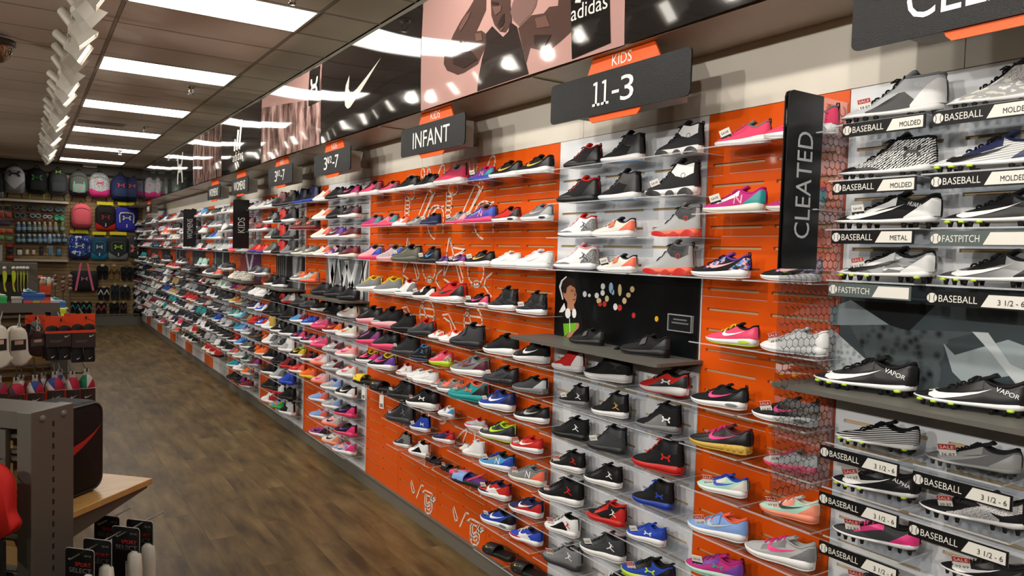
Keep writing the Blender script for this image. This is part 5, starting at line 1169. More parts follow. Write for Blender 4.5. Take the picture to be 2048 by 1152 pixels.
# the other bays
rnd = random.Random(3); wb_n = 0
for (y0, y1, c, n) in BAYS:
    if c != WHT or y0 < 5: continue
    wb_n += 1; nm = ['first', 'second', 'third', 'fourth', 'fifth', 'sixth', 'seventh', 'eighth', 'ninth'][min(wb_n - 1, 8)]
    ledge(y0 - .02, y1 + .02, 1.46, .24, 'grey metal display ledge in the %s white bay past the infants' % nm)
    mt, lb = {1: (pr('#7c8084'), 'silver picture board with crossing pale diagonal bands'), 2: (pr('#1c1d1e'), 'black and grey picture board of hanging drapes'), 3: (pr('#5d3f6b'), 'purple picture board with a white forked ribbon')}.get(wb_n, (pr(['#33373c', '#222427', '#4a4d52', '#1b1c20', '#2d2a30', '#34393c'][wb_n % 6]), 'dark picture board in the %s white bay past the infants' % nm))
    t = board(y0 + .01, y1 - .01, 1.462, 1.775, mt, lb)
    H = y1 - y0; q = lambda u, v: (y1 - .01 - u * (H - .02), 1.464 + v * .31)
    if wb_n == 1:
        flat(t, 'printed_pale_band', [[q(a, .0), q(a + .09, .0), q(a + .09 + d, 1), q(a + d, 1)] for a, d in ((.05, .12), (.2, -.14), (.3, .2), (.46, -.2), (.55, .18), (.7, -.25), (.78, .12))], pr('#cdd2d4'), .0008)
        flat(t, 'printed_white_band', [[q(a, .0), q(a + .05, .0), q(a + .05 + d, 1), q(a + d, 1)] for a, d in ((.12, -.08), (.38, .16), (.5, .25), (.64, -.16), (.86, .1))], pr('#eef0f0'), .0014)
        flat(t, 'printed_dark_band', [[q(a, .0), q(a + .03, .0), q(a + .03 + d, 1), q(a + d, 1)] for a, d in ((.17, .1), (.44, -.1), (.75, .2), (.93, -.05))], pr('#3c4044'), .0020)
    elif wb_n == 2:
        flat(t, 'printed_drape', [[q(a, 0), q(a + .03, 0), q(a + .04 + .02 * (a > .3), 1), q(a + .01, 1)] for a in (.04, .12, .2, .27, .35)] + [[q(.62, .0), q(.9, .0), q(.95, 1), q(.6, 1)]], pr('#5a5c5e'), .0008)
        flat(t, 'printed_pale_drape', [[q(.66, .2), q(.72, .2), q(.80, 1), q(.62, 1)], [q(.82, .0), q(.86, 0), q(.92, 1), q(.88, 1)]], pr('#96989a'), .0014)
    elif wb_n == 3:
        flat(t, 'printed_red_field', [[q(0, 0), q(.3, 0), q(.36, 1), q(0, 1)]], pr('#8f3a3a'), .0008)
        flat(t, 'printed_ribbon', [[q(.44, 0), q(.52, 0), q(.52, .3), q(.44, .3)], [q(.45, .25), q(.52, .3), q(.36, 1), q(.27, 1)], [q(.45, .3), q(.53, .25), q(.70, 1), q(.61, 1)]], pr('#dcd7d8'), .0016)
    else:
        flat(t, 'printed_band', [[q(a, .0), q(a + .08, .0), q(a + .12, 1), q(a + .04, 1)] for a in (rnd.uniform(0, .3), rnd.uniform(.35, .75))], pr(rnd.choice(['#6d7073', '#8b8e90', '#4b5560'])), .0008)
# ================================================================ CHALK DOODLES on two infant panels
m_chalk = M('#f6e6d8', .5)
def doodles():
    b = MB(); D = lambda pts: [(700 + a / 2.744, 280 + c / 2.744) for a, c in pts]; D2 = lambda pts: [(700 + a / 2.549, 700 + c / 2.549) for a, c in pts]
    el = lambda cx, cy, rx, ry, a0=0, a1=360, n=16: [(cx + rx * math.cos(math.radians(a0 + (a1 - a0) * k / n)), cy + ry * math.sin(math.radians(a0 + (a1 - a0) * k / n))) for k in range(n + 1)]
    zig = lambda cx, cy, r0, r1, n=9: [(cx + (r1 if k % 2 else r0) * math.cos(math.pi + math.pi * k / (2 * n)), cy + (r1 if k % 2 else r0) * math.sin(math.pi + math.pi * k / (2 * n))) for k in range(2 * n + 1)]
    L = [D(p) for p in (el(668, 140, 32, 42), [(652, 105), (660, 140), (655, 178)], [(686, 105), (677, 140), (683, 178)], zig(572, 185, 22, 34), el(566, 270, 26, 30), [(735, 195), (770, 100), (785, 85), (802, 95), (803, 130), (770, 190), (740, 220)],
        [(530, 290), (525, 400)], [(562, 290), (552, 400)], [(530, 310), (560, 310)], [(528, 335), (558, 335)], [(527, 360), (556, 360)], [(526, 385), (554, 385)], [(690, 240), (715, 265), (650, 400)], [(690, 240), (620, 395)], [(730, 255), (655, 400)],
        el(740, 440, 62, 105, 100, 400), [(700, 400), (740, 355), (795, 340)], [(545, 530), (562, 590), (635, 602), (588, 650), (622, 765), (600, 820), (548, 785), (500, 760), (520, 690), (530, 620), (545, 530)], [(548, 545), (570, 640), (612, 800)], [(632, 606), (560, 640), (505, 755)],
        el(690, 720, 45, 75), el(693, 790, 18, 18), [(780, 730), (745, 760), (735, 800), (760, 840), (782, 860)], [(505, 960), (540, 955), (590, 1060), (560, 1120)], [(515, 975), (550, 1000), (565, 1080)], el(675, 1000, 50, 85), [(625, 960), (720, 975)], [(622, 1000), (726, 1020)], [(640, 925), (690, 1085)])]
    L += [D2(p) for p in ([(465, 45), (475, 38), (600, 75), (602, 98), (590, 100), (468, 62), (465, 45)], [(475, 50), (595, 88)], [(482, 165), (490, 185), (500, 165), (512, 190), (525, 172), (540, 200), (555, 180), (575, 210)], [(482, 165), (484, 225)], [(575, 205), (575, 250)], [(484, 225), (500, 205), (520, 240), (540, 215), (558, 245), (575, 225)],
        el(660, 115, 10, 16), el(672, 90, 14, 14), el(685, 150, 12, 18), [(545, 450), (570, 420), (600, 400), (685, 430)], [(540, 470), (690, 515)], [(600, 400), (575, 470)], [(640, 415), (630, 500)], [(530, 490), (690, 545)], el(470, 345, 22, 30), [(430, 330), (520, 350), (545, 345)],
        [(615, 880), (612, 960), (622, 990), (645, 995), (658, 975), (662, 900)], [(625, 890), (624, 960), (640, 978), (648, 960), (650, 895)], [(612, 950), (675, 905), (683, 915), (618, 965)], [(600, 870), (615, 860), (662, 885), (660, 905), (615, 885)], [(525, 810), (535, 870), (550, 865), (530, 800)], [(560, 900), (590, 830), (605, 835)], el(640, 720, 30, 40, 180, 400))]
    for dy in (0.0, .6125):
        for l in L:
            pts = [W(p, XW - .0012) for p in l]
            pts = [(max(3.64, min(4.235, y)) + dy, z) for _, y, z in pts]; w = .0056
            for (ya, za), (yb2, zb2) in zip(pts[:-1], pts[1:]):
                d = math.hypot(yb2 - ya, zb2 - za)
                if d < 1e-5: continue
                ny, nz = -(zb2 - za) / d * w, (yb2 - ya) / d * w; ey, ez = (yb2 - ya) / d * w * .5, (zb2 - za) / d * w * .5
                b.add([(XW - .0012, ya + ny - ey, za + nz - ez), (XW - .0012, ya - ny - ey, za - nz - ez), (XW - .0012, yb2 - ny + ey, zb2 - nz + ez), (XW - .0012, yb2 + ny + ey, zb2 + nz + ez)], [(0, 1, 2, 3)])
    o = b.build('doodle_print', m_chalk, wr); o['kind'] = 'stuff'
doodles()
# ================================================================ BACK WALL GOODS
YW = YB - .012
def bw(px, py, y=None): return WY((px, py), YW if y is None else y)
def dome_fn(w, h, d, nx, nt, nb):
    def f(x, z):
        n = nt if z > 0 else nb
        rho = (abs(2 * x / w) ** n + abs(2 * z / h) ** n) ** (1 / n); rho = min(rho, 1); return d * (1 - rho ** 4) ** .5
    return f
def dome_mesh(b, c, w, h, d, nt, nb, mi=0, flat=.25):
    f = dome_fn(w, h, d, 2, nt, nb); vs = []; fs = []; A_, R_ = 28, [0, .3, .55, .75, .88, .96, 1.0]; cx, cy, cz = c
    for r in R_:
        for k in range(A_):
            a = 2 * math.pi * k / A_; ca, sa = math.cos(a), math.sin(a); n = nt if sa > 0 else nb
            q = (abs(ca) ** n + abs(sa) ** n) ** (-1 / n) * r; x, z = ca * q * w / 2, sa * q * h / 2; vs.append((cx + x, cy - d * flat - f(x, z) * (1 - flat), cz + z))
    for k in range(A_): vs.append((vs[(len(R_) - 1) * A_ + k][0], cy, vs[(len(R_) - 1) * A_ + k][2]))
    for i in range(len(R_)):
        for k in range(A_): fs.append((i * A_ + k, (i + 1) * A_ + k, (i + 1) * A_ + (k + 1) % A_, i * A_ + (k + 1) % A_))
    return b.add(vs, fs, mi, True)
def dome_panel(b, c, w, h, d, nt, nb, lo, hi, lift=.006, mi=0, flat=.25, xr=(-.97, .97), n=14):
    """a panel laid on the dome between two height curves given over u = 2x/w"""
    f = dome_fn(w, h, d, 2, nt, nb); cx, cy, cz = c; vs = []; us = np.linspace(xr[0], xr[1], n)
    for u in us:
        zm = (max(0, 1 - abs(u) ** nt) ** (1 / nt)) * h / 2 * .985; zn = -(max(0, 1 - abs(u) ** nb) ** (1 / nb)) * h / 2 * .985
        a, c2 = max(lo(u) * h / 2, zn), min(hi(u) * h / 2, zm); c2 = max(c2, a)
        for k in range(6):
            z = a + (c2 - a) * k / 5; x = u * w / 2; vs.append((cx + x, cy - d * flat - f(x, z) * (1 - flat) - lift, cz + z))
    fa, m = grid_faces(n, 6); return b.add(vs, fa, mi, True)
def backpack(px0, px1, py0, py1, main, label, base=None, baselo=None, pocket=None, logo=None, logoz=.35, trim=None, strap='#1a1b1d', depth=.17, trimcol=None):
    x0, _, z1 = bw(px0, (py0 + py1) / 2 * 0 + py0); x1, _, z0 = bw(px1, py1); w, h = x1 - x0, z1 - z0; c = ((x0 + x1) / 2, YW - .03, (z0 + z1) / 2)
    t = thing('backpack', label, 'backpack', (c[0], YW - .02, z0), 'backpacks hung on the back wall')
    dome_mesh(MB(), c, w, h, depth, 2.3, 5).build('body', fab(main), t)
    if base: dome_panel(MB(), c, w, h, depth, 2.3, 5, lambda u: -1, baselo or (lambda u: -.55)).build('base_panel', fab(base), t)
    if pocket: dome_panel(MB(), c, w, h, depth, 2.3, 5, lambda u: -.72 + .1 * abs(u), lambda u: -.02 - .12 * u * u, lift=.02, xr=(-.62, .62)).build('front_pocket', fab(pocket), t)
    if trimcol:
        b = MB(); f = dome_fn(w, h, depth, 2, 2.3, 5)
        for s_ in (1, -1): b.tube([(c[0] + s_ * u * w / 2, c[1] - depth * .25 - f(u * w / 2, v * h / 2) * .75 - .012, c[2] + v * h / 2) for u, v in ((.5, .15), (.48, -.2), (.38, -.5), (.2, -.62))], .012, 6)
        b.build('trim_piping', fab(trimcol), t)
    dome_panel(MB(), c, w, h, depth, 2.3, 5, lambda u: .60 - .35 * u * u, lambda u: .63 - .35 * u * u, lift=.008, xr=(-.7, .7)).build('zip', fab('#0f1011'), t)
    if logo: mark(MB(), logo[0], (c[0], c[1] - depth - .014, c[2] + logoz * h / 2), (1, 0, 0), (0, 0, 1), logo[2] * w, logo[2] * w * .6).build('logo', lea(logo[1]), t)
    MB().tube([(c[0] - .04, c[1] - .02, z1 - .015), (c[0] - .03, c[1] - .03, z1 + .035), (c[0], c[1] - .03, z1 + .05), (c[0] + .03, c[1] - .03, z1 + .035), (c[0] + .04, c[1] - .02, z1 - .015)], .008, 6).build('top_loop', fab('#1a1b1d'), t)
    for s_ in (1, -1): MB().tube([(c[0] + s_ * w * .3, c[1] - .03, z0 + .03), (c[0] + s_ * w * .32, c[1] - .05, z0 - .05), (c[0] + s_ * w * .36, c[1] - .04, z0 - .10)], .010, 6).build('strap', fab(strap), t)
    return t
backpack(-9, 8, 343, 397, 'dark', 'grey backpack cut off by the picture edge at the upper left', base='grey')
backpack(7, 51, 331, 388, 'silver', 'silver grey backpack with dark emblem and darker V-shaped base', base='grey', baselo=lambda u: -.75 + .75 * abs(u), logo=('ua', '#3d3440', .55), logoz=.42)
backpack(52, 95, 335, 390, 'black', 'black backpack with green emblem and lime zip pull', base='#101112', pocket='#1c1f1d', logo=('ua', '#2f6b33', .5), logoz=.25, strap='#7fa52c')
backpack(96, 135, 338, 393, 'char', 'charcoal backpack with small lime emblem near the top', pocket='#3f4143', logo=('ua', '#8fc23a', .28), logoz=.78)
backpack(137, 177, 341, 395, '#5b5d58', 'grey backpack with mint green piping on its pocket', base='#232426', pocket='#8a8f88', trimcol='#5fc796', strap='#1a1b1d')
backpack(176.5, 220, 344, 397, 'chev:white:dark', 'black and white zigzag backpack with bright pink base', base='hot', baselo=lambda u: -.55 + .25 * abs(u), logo=('ua', '#e0506a', .34), logoz=.15)
backpack(220.5, 260, 348, 403, 'navy', 'navy backpack with red emblem, furthest along the top row', base='#1c2040', pocket='#2b3658', logo=('ua', '#d14a58', .36), logoz=.15)
backpack(141, 184, 406, 457, '#e8636e', 'coral pink backpack hanging below the top row', pocket='#e8636e')
m_yel = M('#e3d21a', .5)
def sackpack(px0, px1, py0, py1, main, label, base=None, logo=None, frame=None, header=True, logow=.4, logoz=.1):
    x0, _, z1 = bw(px0, py0); x1, _, z0 = bw(px1, py1); w, h = x1 - x0, z1 - z0; c = ((x0 + x1) / 2, YW - .03, (z0 + z1) / 2); d = .07
    t = thing('sackpack', label, 'sackpack', (c[0], YW - .02, z0), 'drawstring sackpacks on the back wall')
    dome_mesh(MB(), c, w, h, d, 8, 7).build('body', fab(main), t)
    if base: dome_panel(MB(), c, w, h, d, 8, 7, lambda u: -1, lambda u: -.82 + .48 * abs(u)).build('base_panel', fab(base), t)
    if frame:
        f = lambda x, z: c[1] - d - .008
        MB().tube([(c[0] + u * w / 2, f(0, 0), c[2] + v * h / 2) for u, v in ((-.62, -.3), (-.66, .3), (-.55, .48), (0, .52), (.55, .48), (.66, .3), (.62, -.3))], w * .035 if frame[1] else .006, 6).build('piping', fab(frame[0]), t)
    if logo: mark(MB(), logo[0], (c[0], c[1] - d - .012, c[2] + logoz * h / 2), (1, 0, 0), (0, 0, 1), logow * w, logow * w * .55).build('logo', lea(logo[1]), t)
    MB().tube([(c[0], c[1] - d - .012, c[2] - h * .2), (c[0] + .004, c[1] - d - .014, c[2] - h * .30), (c[0] - .004, c[1] - d - .014, c[2] - h * .34)], .012, 6).build('zip_pull', fab('#c9c9c4'), t)
    if header:
        MB().box((x0 + w * .08, c[1] - .05, z1 + .03), (x1 - w * .1, c[1] - .044, z1 + .10)).build('header_card', m_yel, t)
        MB().box((c[0] - w * .3, c[1] - .045, z1 - .02), (c[0] + w * .3, c[1] - .03, z1 + .03)).build('cord', fab('#1a1b1d'), t)
    return t
sackpack(190, 231, 412, 462, '#1b1516', 'black and red sackpack under a yellow card', 'red', ('ua', '#9c2a2e'), ('#3a2f30', 0))
sackpack(231, 274, 413, 464, '#2f2f9c', 'bright blue sackpack with a pale arched piping', None, ('ua', '#d9d6b8'), ('#c9d29a', 1))
sackpack(136, 181, 469, 519, 'camo:white:blue:navy:sky', 'blue and white camouflage sackpack with navy base', 'navy', ('ua', '#dcdcd8'))
sackpack(181.6, 214.6, 472, 520, '#234a66', 'dark blue sackpack with teal base', '#1f7fa8', ('ua', '#d6d6d2'), ('#5a7f96', 0))
sackpack(215.5, 256, 472, 520, '#2a2d2e', 'black sackpack with lime emblem and grey base', '#7c8285', ('ua', '#9fdc32'), ('#6a6e70', 0))
sackpack(257, 292, 471, 516, '#343337', 'charcoal sackpack with a large coral emblem', None, ('ua', '#c9775f'), None, False, .85, -.15)
# tote bag
x0, _, z1 = bw(139, 541); x1, _, z0 = bw(196, 582); c = ((x0 + x1) / 2, YW - .03, (z0 + z1) / 2); w, h = x1 - x0, z1 - z0
t = thing('tote_bag', 'dark tote bag with pink straps and a pink emblem', 'tote bag', (c[0], YW - .02, z0))
dome_mesh(MB(), c, w, h, .12, 9, 5).build('body', fab('#26252a'), t)
st = MB(); zt = bw(160, 526)[2]
pts = [(c[0] - w * .30, z0 + .02), (c[0] - w * .17, z1), (c[0] - w * .13, zt - .02), (c[0] - w * .10, zt), (c[0] + w * .08, zt), (c[0] + w * .12, zt - .02), (c[0] + w * .16, z1), (c[0] + w * .31, z0 + .02)]
for (xa, za), (xb, zb) in zip(pts[:-1], pts[1:]): st.prism([(xa - .022, za), (xa + .022, za), (xb + .022, zb), (xb - .022, zb)], (0, c[1] - .135, 0), (1, 0, 0), (0, 0, 1), (0, .006, 0))
st.build('strap', fab('#e0708a'), t); mark(MB(), 'ua', (c[0], c[1] - .136, c[2] + h * .12), (1, 0, 0), (0, 0, 1), w * .24, w * .13).build('logo', lea('#e58ba0'), t)
# hanging flip flops
def flops(px0, px1, py0, py1, sole, strapc, label, hang='#b7a06a'):
    x0, _, z1 = bw(px0, py0); x1, _, z0 = bw(px1, py1); w, h = x1 - x0, z1 - z0; xc = (x0 + x1) / 2; y = YW - .05
    t = thing('flip_flops', label, 'sandals', (xc, YW - .02, z0), 'flip flops hung on the back wall')
    for s_ in (-1, 1):
        cx = xc + s_ * w * .25; out = [(cx + .5 * w * .60 * px_, z0 + h * .93 * pz) for px_, pz in ((-.55, .04), (0, 0), (.55, .04), (.72, .2), (.66, .45), (.86, .7), (.8, .9), (.3, 1.0), (-.3, 1.0), (-.8, .9), (-.86, .7), (-.66, .45), (-.72, .2))]
        so = MB().prism(out, (0, y, 0), (1, 0, 0), (0, 0, 1), (0, .03, 0)).build('sole', fab(sole), t)
        MB().tube([(cx - w * .19, y - .005, z0 + h * .40), (cx - w * .1, y - .045, z0 + h * .56), (cx, y - .03, z0 + h * .74), (cx + w * .1, y - .045, z0 + h * .56), (cx + w * .19, y - .005, z0 + h * .40)], .014, 6).build('thong', fab(strapc), t)
    MB().prism(rrect(w * .3, h * .16, .01), (xc, y - .012, z0 + h * .96), (1, 0, 0), (0, 0, 1), (0, .006, 0)).build('hanger_card', M(hang, .6), t)
for a in [(193, 216, 529, 559, 'black', 'black', 'black flip flops with pale hanger, upper row beside the tote', '#cfc7a8'), (216, 239, 529, 559, '#7d6338', '#4a3a22', 'tan flip flops in the upper row'), (241, 265, 531, 561, 'black', 'dark', 'black flip flops right of the tan pair', '#5a4a34'), (266, 290, 532, 562, '#15130f', 'black', 'black flip flops at the right end of the upper row', '#4a3d2c'),
          (195, 219, 572, 600, '#101014', '#d8d8d6', 'black flip flops with white prints, middle row'), (221, 238, 567, 600, '#23262c', '#2f3644', 'narrow navy flip flops below a tan hanger'), (239.6, 260, 570, 598, '#1b1b1c', 'char', 'black flip flops with grey thongs, middle row', '#c7c7c2'), (265, 289, 570, 599, '#241a19', '#b7909a', 'brown flip flops with pale pink thongs', '#c9c4b8'),
          (139.5, 161, 602, 628, '#121314', '#3f8f8a', 'black flip flops with teal thongs, lower row under the tote'), (162, 183.5, 602, 628, '#121314', '#4fa39a', 'black flip flops with teal thongs, second in the lower row'), (191, 213, 603, 631, '#171213', '#b4535c', 'black flip flops with red crossed thongs'), (218, 238, 603, 631, '#14110f', '#1b1512', 'plain black flip flops in the lower row'), (239.6, 253, 603, 631, '#1a1211', '#6e3c40', 'narrow dark flip flops with maroon thongs'), (265, 287, 604, 632, '#1a1413', '#7f5f5c', 'dark flip flops at the right end of the lower row')]: flops(*a)
# shelves, goggles, packs, bottles
def bshelf(px0, px1, py0, py1, label):
    x0, _, z1 = bw(px0, py0, YW - .2); x1, _, z0 = bw(px1, py1, YW - .2); z = (z0 + z1) / 2
    b = MB().box((x0, YW - .22, z - .03), (x1, YW + .0, z + .012)); tag(b.build('wall_shelf', M('#c2beb2', .4)), label, 'shelf', 'white shelves on the back wall')
bshelf(-40, 137, 397, 404, 'white wall shelf below the row of backpacks')
bshelf(28, 136, 518, 522, 'white wall shelf below the water bottles')
def goggles(px0, px1, py0, py1, col, lens, label):
    x0, _, z1 = bw(px0, py0); x1, _, z0 = bw(px1, py1); w, h = x1 - x0, z1 - z0; xc, zc = (x0 + x1) / 2, (z0 + z1) / 2; y = YW - .09
    t = thing('swim_goggles', label, 'goggles', (xc, y, z0), 'swim goggles on the back wall')
    for s_ in (-1, 1):
        cx = xc + s_ * w * .22
        MB().prism([(w * .19 * math.cos(a), h * .36 * math.sin(a)) for a in np.linspace(0, 2 * math.pi, 13)[:-1]], (cx, y, zc), (1, 0, 0), (0, 0, 1), (0, .03, 0)).build('lens', M(lens, .12), t)
    b = MB()
    for s_ in (-1, 1): b.tube([(xc + s_ * w * .22 + w * .2 * math.cos(a), y - .004, zc + h * .40 * math.sin(a)) for a in np.linspace(0, 2 * math.pi, 15)], .012, 6)
    b.tube([(xc - w * .05, y, zc), (xc + w * .05, y, zc)], .012, 6); b.tube([(xc - w * .42, y, zc), (xc - w * .3, y + .05, zc + h * .5), (xc, y + .06, zc + h * .62), (xc + w * .3, y + .05, zc + h * .5), (xc + w * .42, y, zc)], .010, 6)
    b.build('frame', M(col, .35), t)
    MB().box((xc - w * .1, y + .03, zc - h * .1), (xc + w * .1, YW, zc + h * .1)).build('hook', M('#444', .5) if False else M('#444444', .5), t)
for a in [(25, 47, 409, 420, '#6f7f84', '#2a3336', 'grey swim goggles, left in the upper row'), (54, 77, 410, 421, '#54686c', '#1f2b2e', 'dark teal swim goggles, second in the upper row'), (82, 107, 412, 424, '#7f8f92', '#30383a', 'grey swim goggles, third in the upper row'), (109, 133, 414, 425, '#8aa3a2', '#3f5a58', 'pale teal swim goggles at the right of the upper row'),
          (27, 52, 425, 437, '#4f6a70', '#1d2a2e', 'dark swim goggles, left in the lower row'), (58, 83, 427, 437, '#8c9ca0', '#2b3a44', 'grey swim goggles, second in the lower row'), (84, 105, 430, 438, '#b9bdb8', '#4a4442', 'small white swim goggles in the lower row'), (107, 131, 430, 443, '#3fa27c', '#63b898', 'green swim goggles at the right of the lower row')]: goggles(*a)
for (p0, p1, q, lb) in ((24, 106, 424, 'dark red hook rail under the upper goggles'), (26, 104, 440, 'dark red hook rail under the lower goggles')):
    x0, _, z = bw(p0, q); x1 = bw(p1, q)[0]; tag(MB().box((x0, YW - .06, z - .025), (x1, YW, z + .02)).build('hook_rail', M('#6b2a28', .5)), lb, 'rail', 'red hook rails')
def bottle(pxc, py0, py1, col, cap, label, wpx=8.5):
    xc, _, z1 = bw(pxc, py0); z0 = bw(pxc, py1)[2]; r = wpx / 2 * .0107; y = YW - .07; h = z1 - z0
    t = thing('swim_bottle', label, 'bottle', (xc, y, z0), 'tall packs and bottles on the back wall')
    MB().lathe([(0, 0), (r * .9, 0), (r, h * .05), (r, h * .62), (r * .8, h * .72), (r * .55, h * .78)], (xc, y, z0), n=12).build('body', M(col, .25), t)
    MB().lathe([(r * .6, h * .77), (r * .62, h * .9), (r * .4, h * .97), (0, h)], (xc, y, z0), n=10).build('cap', M(cap, .4), t)
    MB().lathe([(r * 1.02, h * .2), (r * 1.02, h * .5)], (xc, y, z0), n=12).build('label_band', M('#8fa3ad', .4), t)
for i, (zx, c_, k_) in enumerate([(215, '#3b5f7c', '#a9b4b2'), (280, '#3a5878', '#9fb0b0'), (345, '#4a5a54', '#b8b8a0'), (408, '#5e6a5c', '#c0b8a0'), (462, '#545f4e', '#c3b592'), (525, '#8a7a54', '#cdb98a'), (588, '#8f6c50', '#c2b08c'), (655, '#857a50', '#bda77c'), (735, '#5b6f34', '#7f9a3c')]):
    bottle(zx / 5.907, 325 + 700 / 5.907, 325 + 822 / 5.907, c_, k_, '%s bottle pack, %s from left in the upper bottle row' % (['blue', 'slate blue', 'grey green', 'olive grey', 'dark olive', 'tan', 'brown', 'khaki', 'green'][i], ORD[i + 1]))
for i, (zx, c_, k_) in enumerate([(215, '#2f4a5c', '#9ab4c4'), (270, '#2d4858', '#94aebc'), (345, '#25445f', '#9db6c6'), (405, '#274052', '#a0b4be'), (468, '#4f6f8c', '#b9c6d0'), (525, '#3a4f7a', '#a0aec6'), (585, '#7aa0b8', '#c8d4da'), (638, '#27465f', '#9fb4c4'), (690, '#2c4a6c', '#a0b4c8'), (760, '#30425e', '#8fa0b8')]):
    bottle(zx / 5.907, 325 + 843 / 5.907, 325 + 957 / 5.907, c_, k_, '%s bottle pack, %s from left in the lower bottle row' % (['dark teal', 'dark teal', 'navy blue', 'slate', 'steel blue', 'indigo', 'pale blue', 'deep blue', 'blue', 'dull blue'][i], ORD[i + 1]), 9)
def pack(px0, px1, py0, py1, body, top, label, cat='package', name='blister_pack', y=None, group='small packs on the back wall', d=.05):
    yy = YW - d if y is None else y; x0, _, z1 = bw(px0, py0, yy); x1, _, z0 = bw(px1, py1, yy); w, h = x1 - x0, z1 - z0; xc, zc = (x0 + x1) / 2, (z0 + z1) / 2
    t = thing(name, label, cat, (xc, yy + d, z0), group)
    MB().box((x0, yy + d * .6, z0), (x1, yy + d * .75, z1)).build('backing_card', M(top, .5), t)
    dome_mesh(MB(), (xc, yy + d * .6, zc - h * .08), w * .88, h * .74, d * .8, 5, 5).build('contents', M(body, .3), t)
    MB().box((xc - .01, yy + d * .75, z1 - h * .14), (xc + .01, max(YW, yy + d * .75 + .01) if y is None else yy + d * .75 + .06, z1 - h * .06)).build('hook', M('#3a3a3a', .4), t)
for a in [(9, 22, 409, 420, '#3c3a3a', '#b9b4aa', 'white pack with a dark disc at the left of the goggles'), (-6, 5, 409, 420, '#4a4646', '#a9a49a', 'pale pack cut off at the left picture edge'), (-4, 8, 421, 434, '#c9453c', '#cfc0b8', 'red pack at the left picture edge'), (10, 24, 424, 436, '#c44a3e', '#cabdb2', 'red pack left of the lower goggles'),
          (-5, 23, 441, 451, '#4a3f6b', '#54555e', 'long purple and blue case at the left'), (-4, 11, 456, 467, '#d2552f', '#c9a58c', 'orange pack at the left picture edge'), (12, 27, 457, 467, '#d06a40', '#c4a088', 'orange pack next to the bottles'), (-4, 8, 471, 480, '#5fa842', '#b9bda0', 'bright green pack at the left picture edge'), (11, 26, 472, 482, '#6f9a66', '#a9b090', 'dull green pack next to the bottles'),
          (11, 27, 486, 496, '#a3372a', '#7a3a2c', 'red pack with a hole below the green pack'), (13, 27, 495, 508, '#2c2826', '#3b3230', 'dark square pack in the lower left'), (12, 28, 509, 520, '#9a2f24', '#5a2420', 'dark red round pack above the shelf end'), (33, 45, 496, 511, '#d8d6cc', '#2f3238', 'white pouch pack, left on the lowest row'), (50, 58, 496, 510, '#dcd6c4', '#a86a3c', 'white and orange small pack, lowest row'), (63, 71, 497, 510, '#dcd6c4', '#a8543c', 'white and red small pack, lowest row'),
          (79, 87, 493, 510, '#31324a', '#232430', 'dark slim pack on the lowest row'), (94, 106, 491, 511, '#5f86a0', '#c9c8ba', 'white and blue pointed pack, lowest row'), (112, 124, 494, 512, '#4f7fa3', '#5a5f60', 'grey and blue pack at the right of the lowest row')]: pack(*a)
x0, _, z1 = bw(-10, 490); x1, _, z0 = bw(5, 522); tag(MB().box((x0, YW - .3, z0), (x1, YW - .05, z1)).box((x0, YW - .31, z1 - .03), (x1, YW - .30, z1)).build('white_box', M('#c3c6bf', .5)), 'tall pale box at the left picture edge on the wall shelf', 'box')
# emergency light box on the back wall
x0, _, z1 = bw(165.5, 321); x1, _, z0 = bw(193.5, 337); t = thing('emergency_light', 'pale square box high on the back wall under the ceiling', 'emergency light', ((x0 + x1) / 2, YB - .01, z0))
bevel(MB().box((x0, YB - .12, z0), (x1, YB - .008, z1)).build('housing', M('#b9b5a8', .5), t), .012); MB().box((x0 + .03, YB - .126, z0 + .02), (x1 - .03, YB - .12, z0 + .05)).build('grille', M('#8f8b80', .5), t)
# ================================================================ CEILING FITTINGS
m_chrome = M('#c9c6c0', .12, 1.0)
for i, (x, y) in enumerate([(1.491, 5.02), (1.494, 8.66), (1.461, 12.06), (1.464, 15.49)]):
    t = thing('sprinkler', 'small chrome sprinkler head in the ceiling, %s from the front' % ORD[i + 1], 'sprinkler', (x, y, HC - .1), 'ceiling sprinklers')
    MB().lathe([(0, .008), (.045, .008), (.04, -.012), (.016, -.018), (.016, -.03), (0, -.03)], (x, y, HC - .008), n=16).build('escutcheon', m_chrome, t)
    b = MB()
    for s_ in (1, -1): b.tube([(x + s_ * .012, y, HC - .035), (x + s_ * .022, y, HC - .06), (x + s_ * .004, y, HC - .085)], .005, 6)
    b.build('yoke', m_chrome, t); MB().lathe([(0, 0), (.03, 0), (.034, -.004), (0, -.008)], (x, y, HC - .085), n=12).build('deflector', m_chrome, t)
cxm, cym, czm = WZ((-6, 108), 3.40)
t = thing('camera_dome', 'shiny chrome ceiling dome at the upper left picture edge', 'camera', (cxm, cym, 3.28))
MB().lathe([(.0, .0), (.02, 0), (.02, -.04), (.13, -.05), (.135, -.09), (.11, -.10), (0, -.10)], (cxm, cym, HC - .002), n=24).build('mount', M('#3c3733', .35), t)
MB().lathe([(.115, -.10)] + [(.115 * math.cos(a), -.10 - .14 * math.sin(a)) for a in np.linspace(0, math.pi / 2, 9)], (cxm, cym, HC - .002), n=28).build('dome', M('#8f7f6c', .06, 1.0), t)
x0, y0, x1, y1 = .62, 12.05, 1.20, 12.30
t = thing('air_vent', 'slotted ceiling air vent before the fourth light', 'vent', (.91, 12.17, HC - .015))
b = MB()
for a, c in (((x0, y0), (x1, y0 + .03)), ((x0, y1 - .03), (x1, y1)), ((x0, y0 + .03), (x0 + .03, y1 - .03)), ((x1 - .03, y0 + .03), (x1, y1 - .03))): b.box((a[0], a[1], HC - .014), (c[0], c[1], HC - .0015))
b.build('frame', M('#8a8078', .5), t)
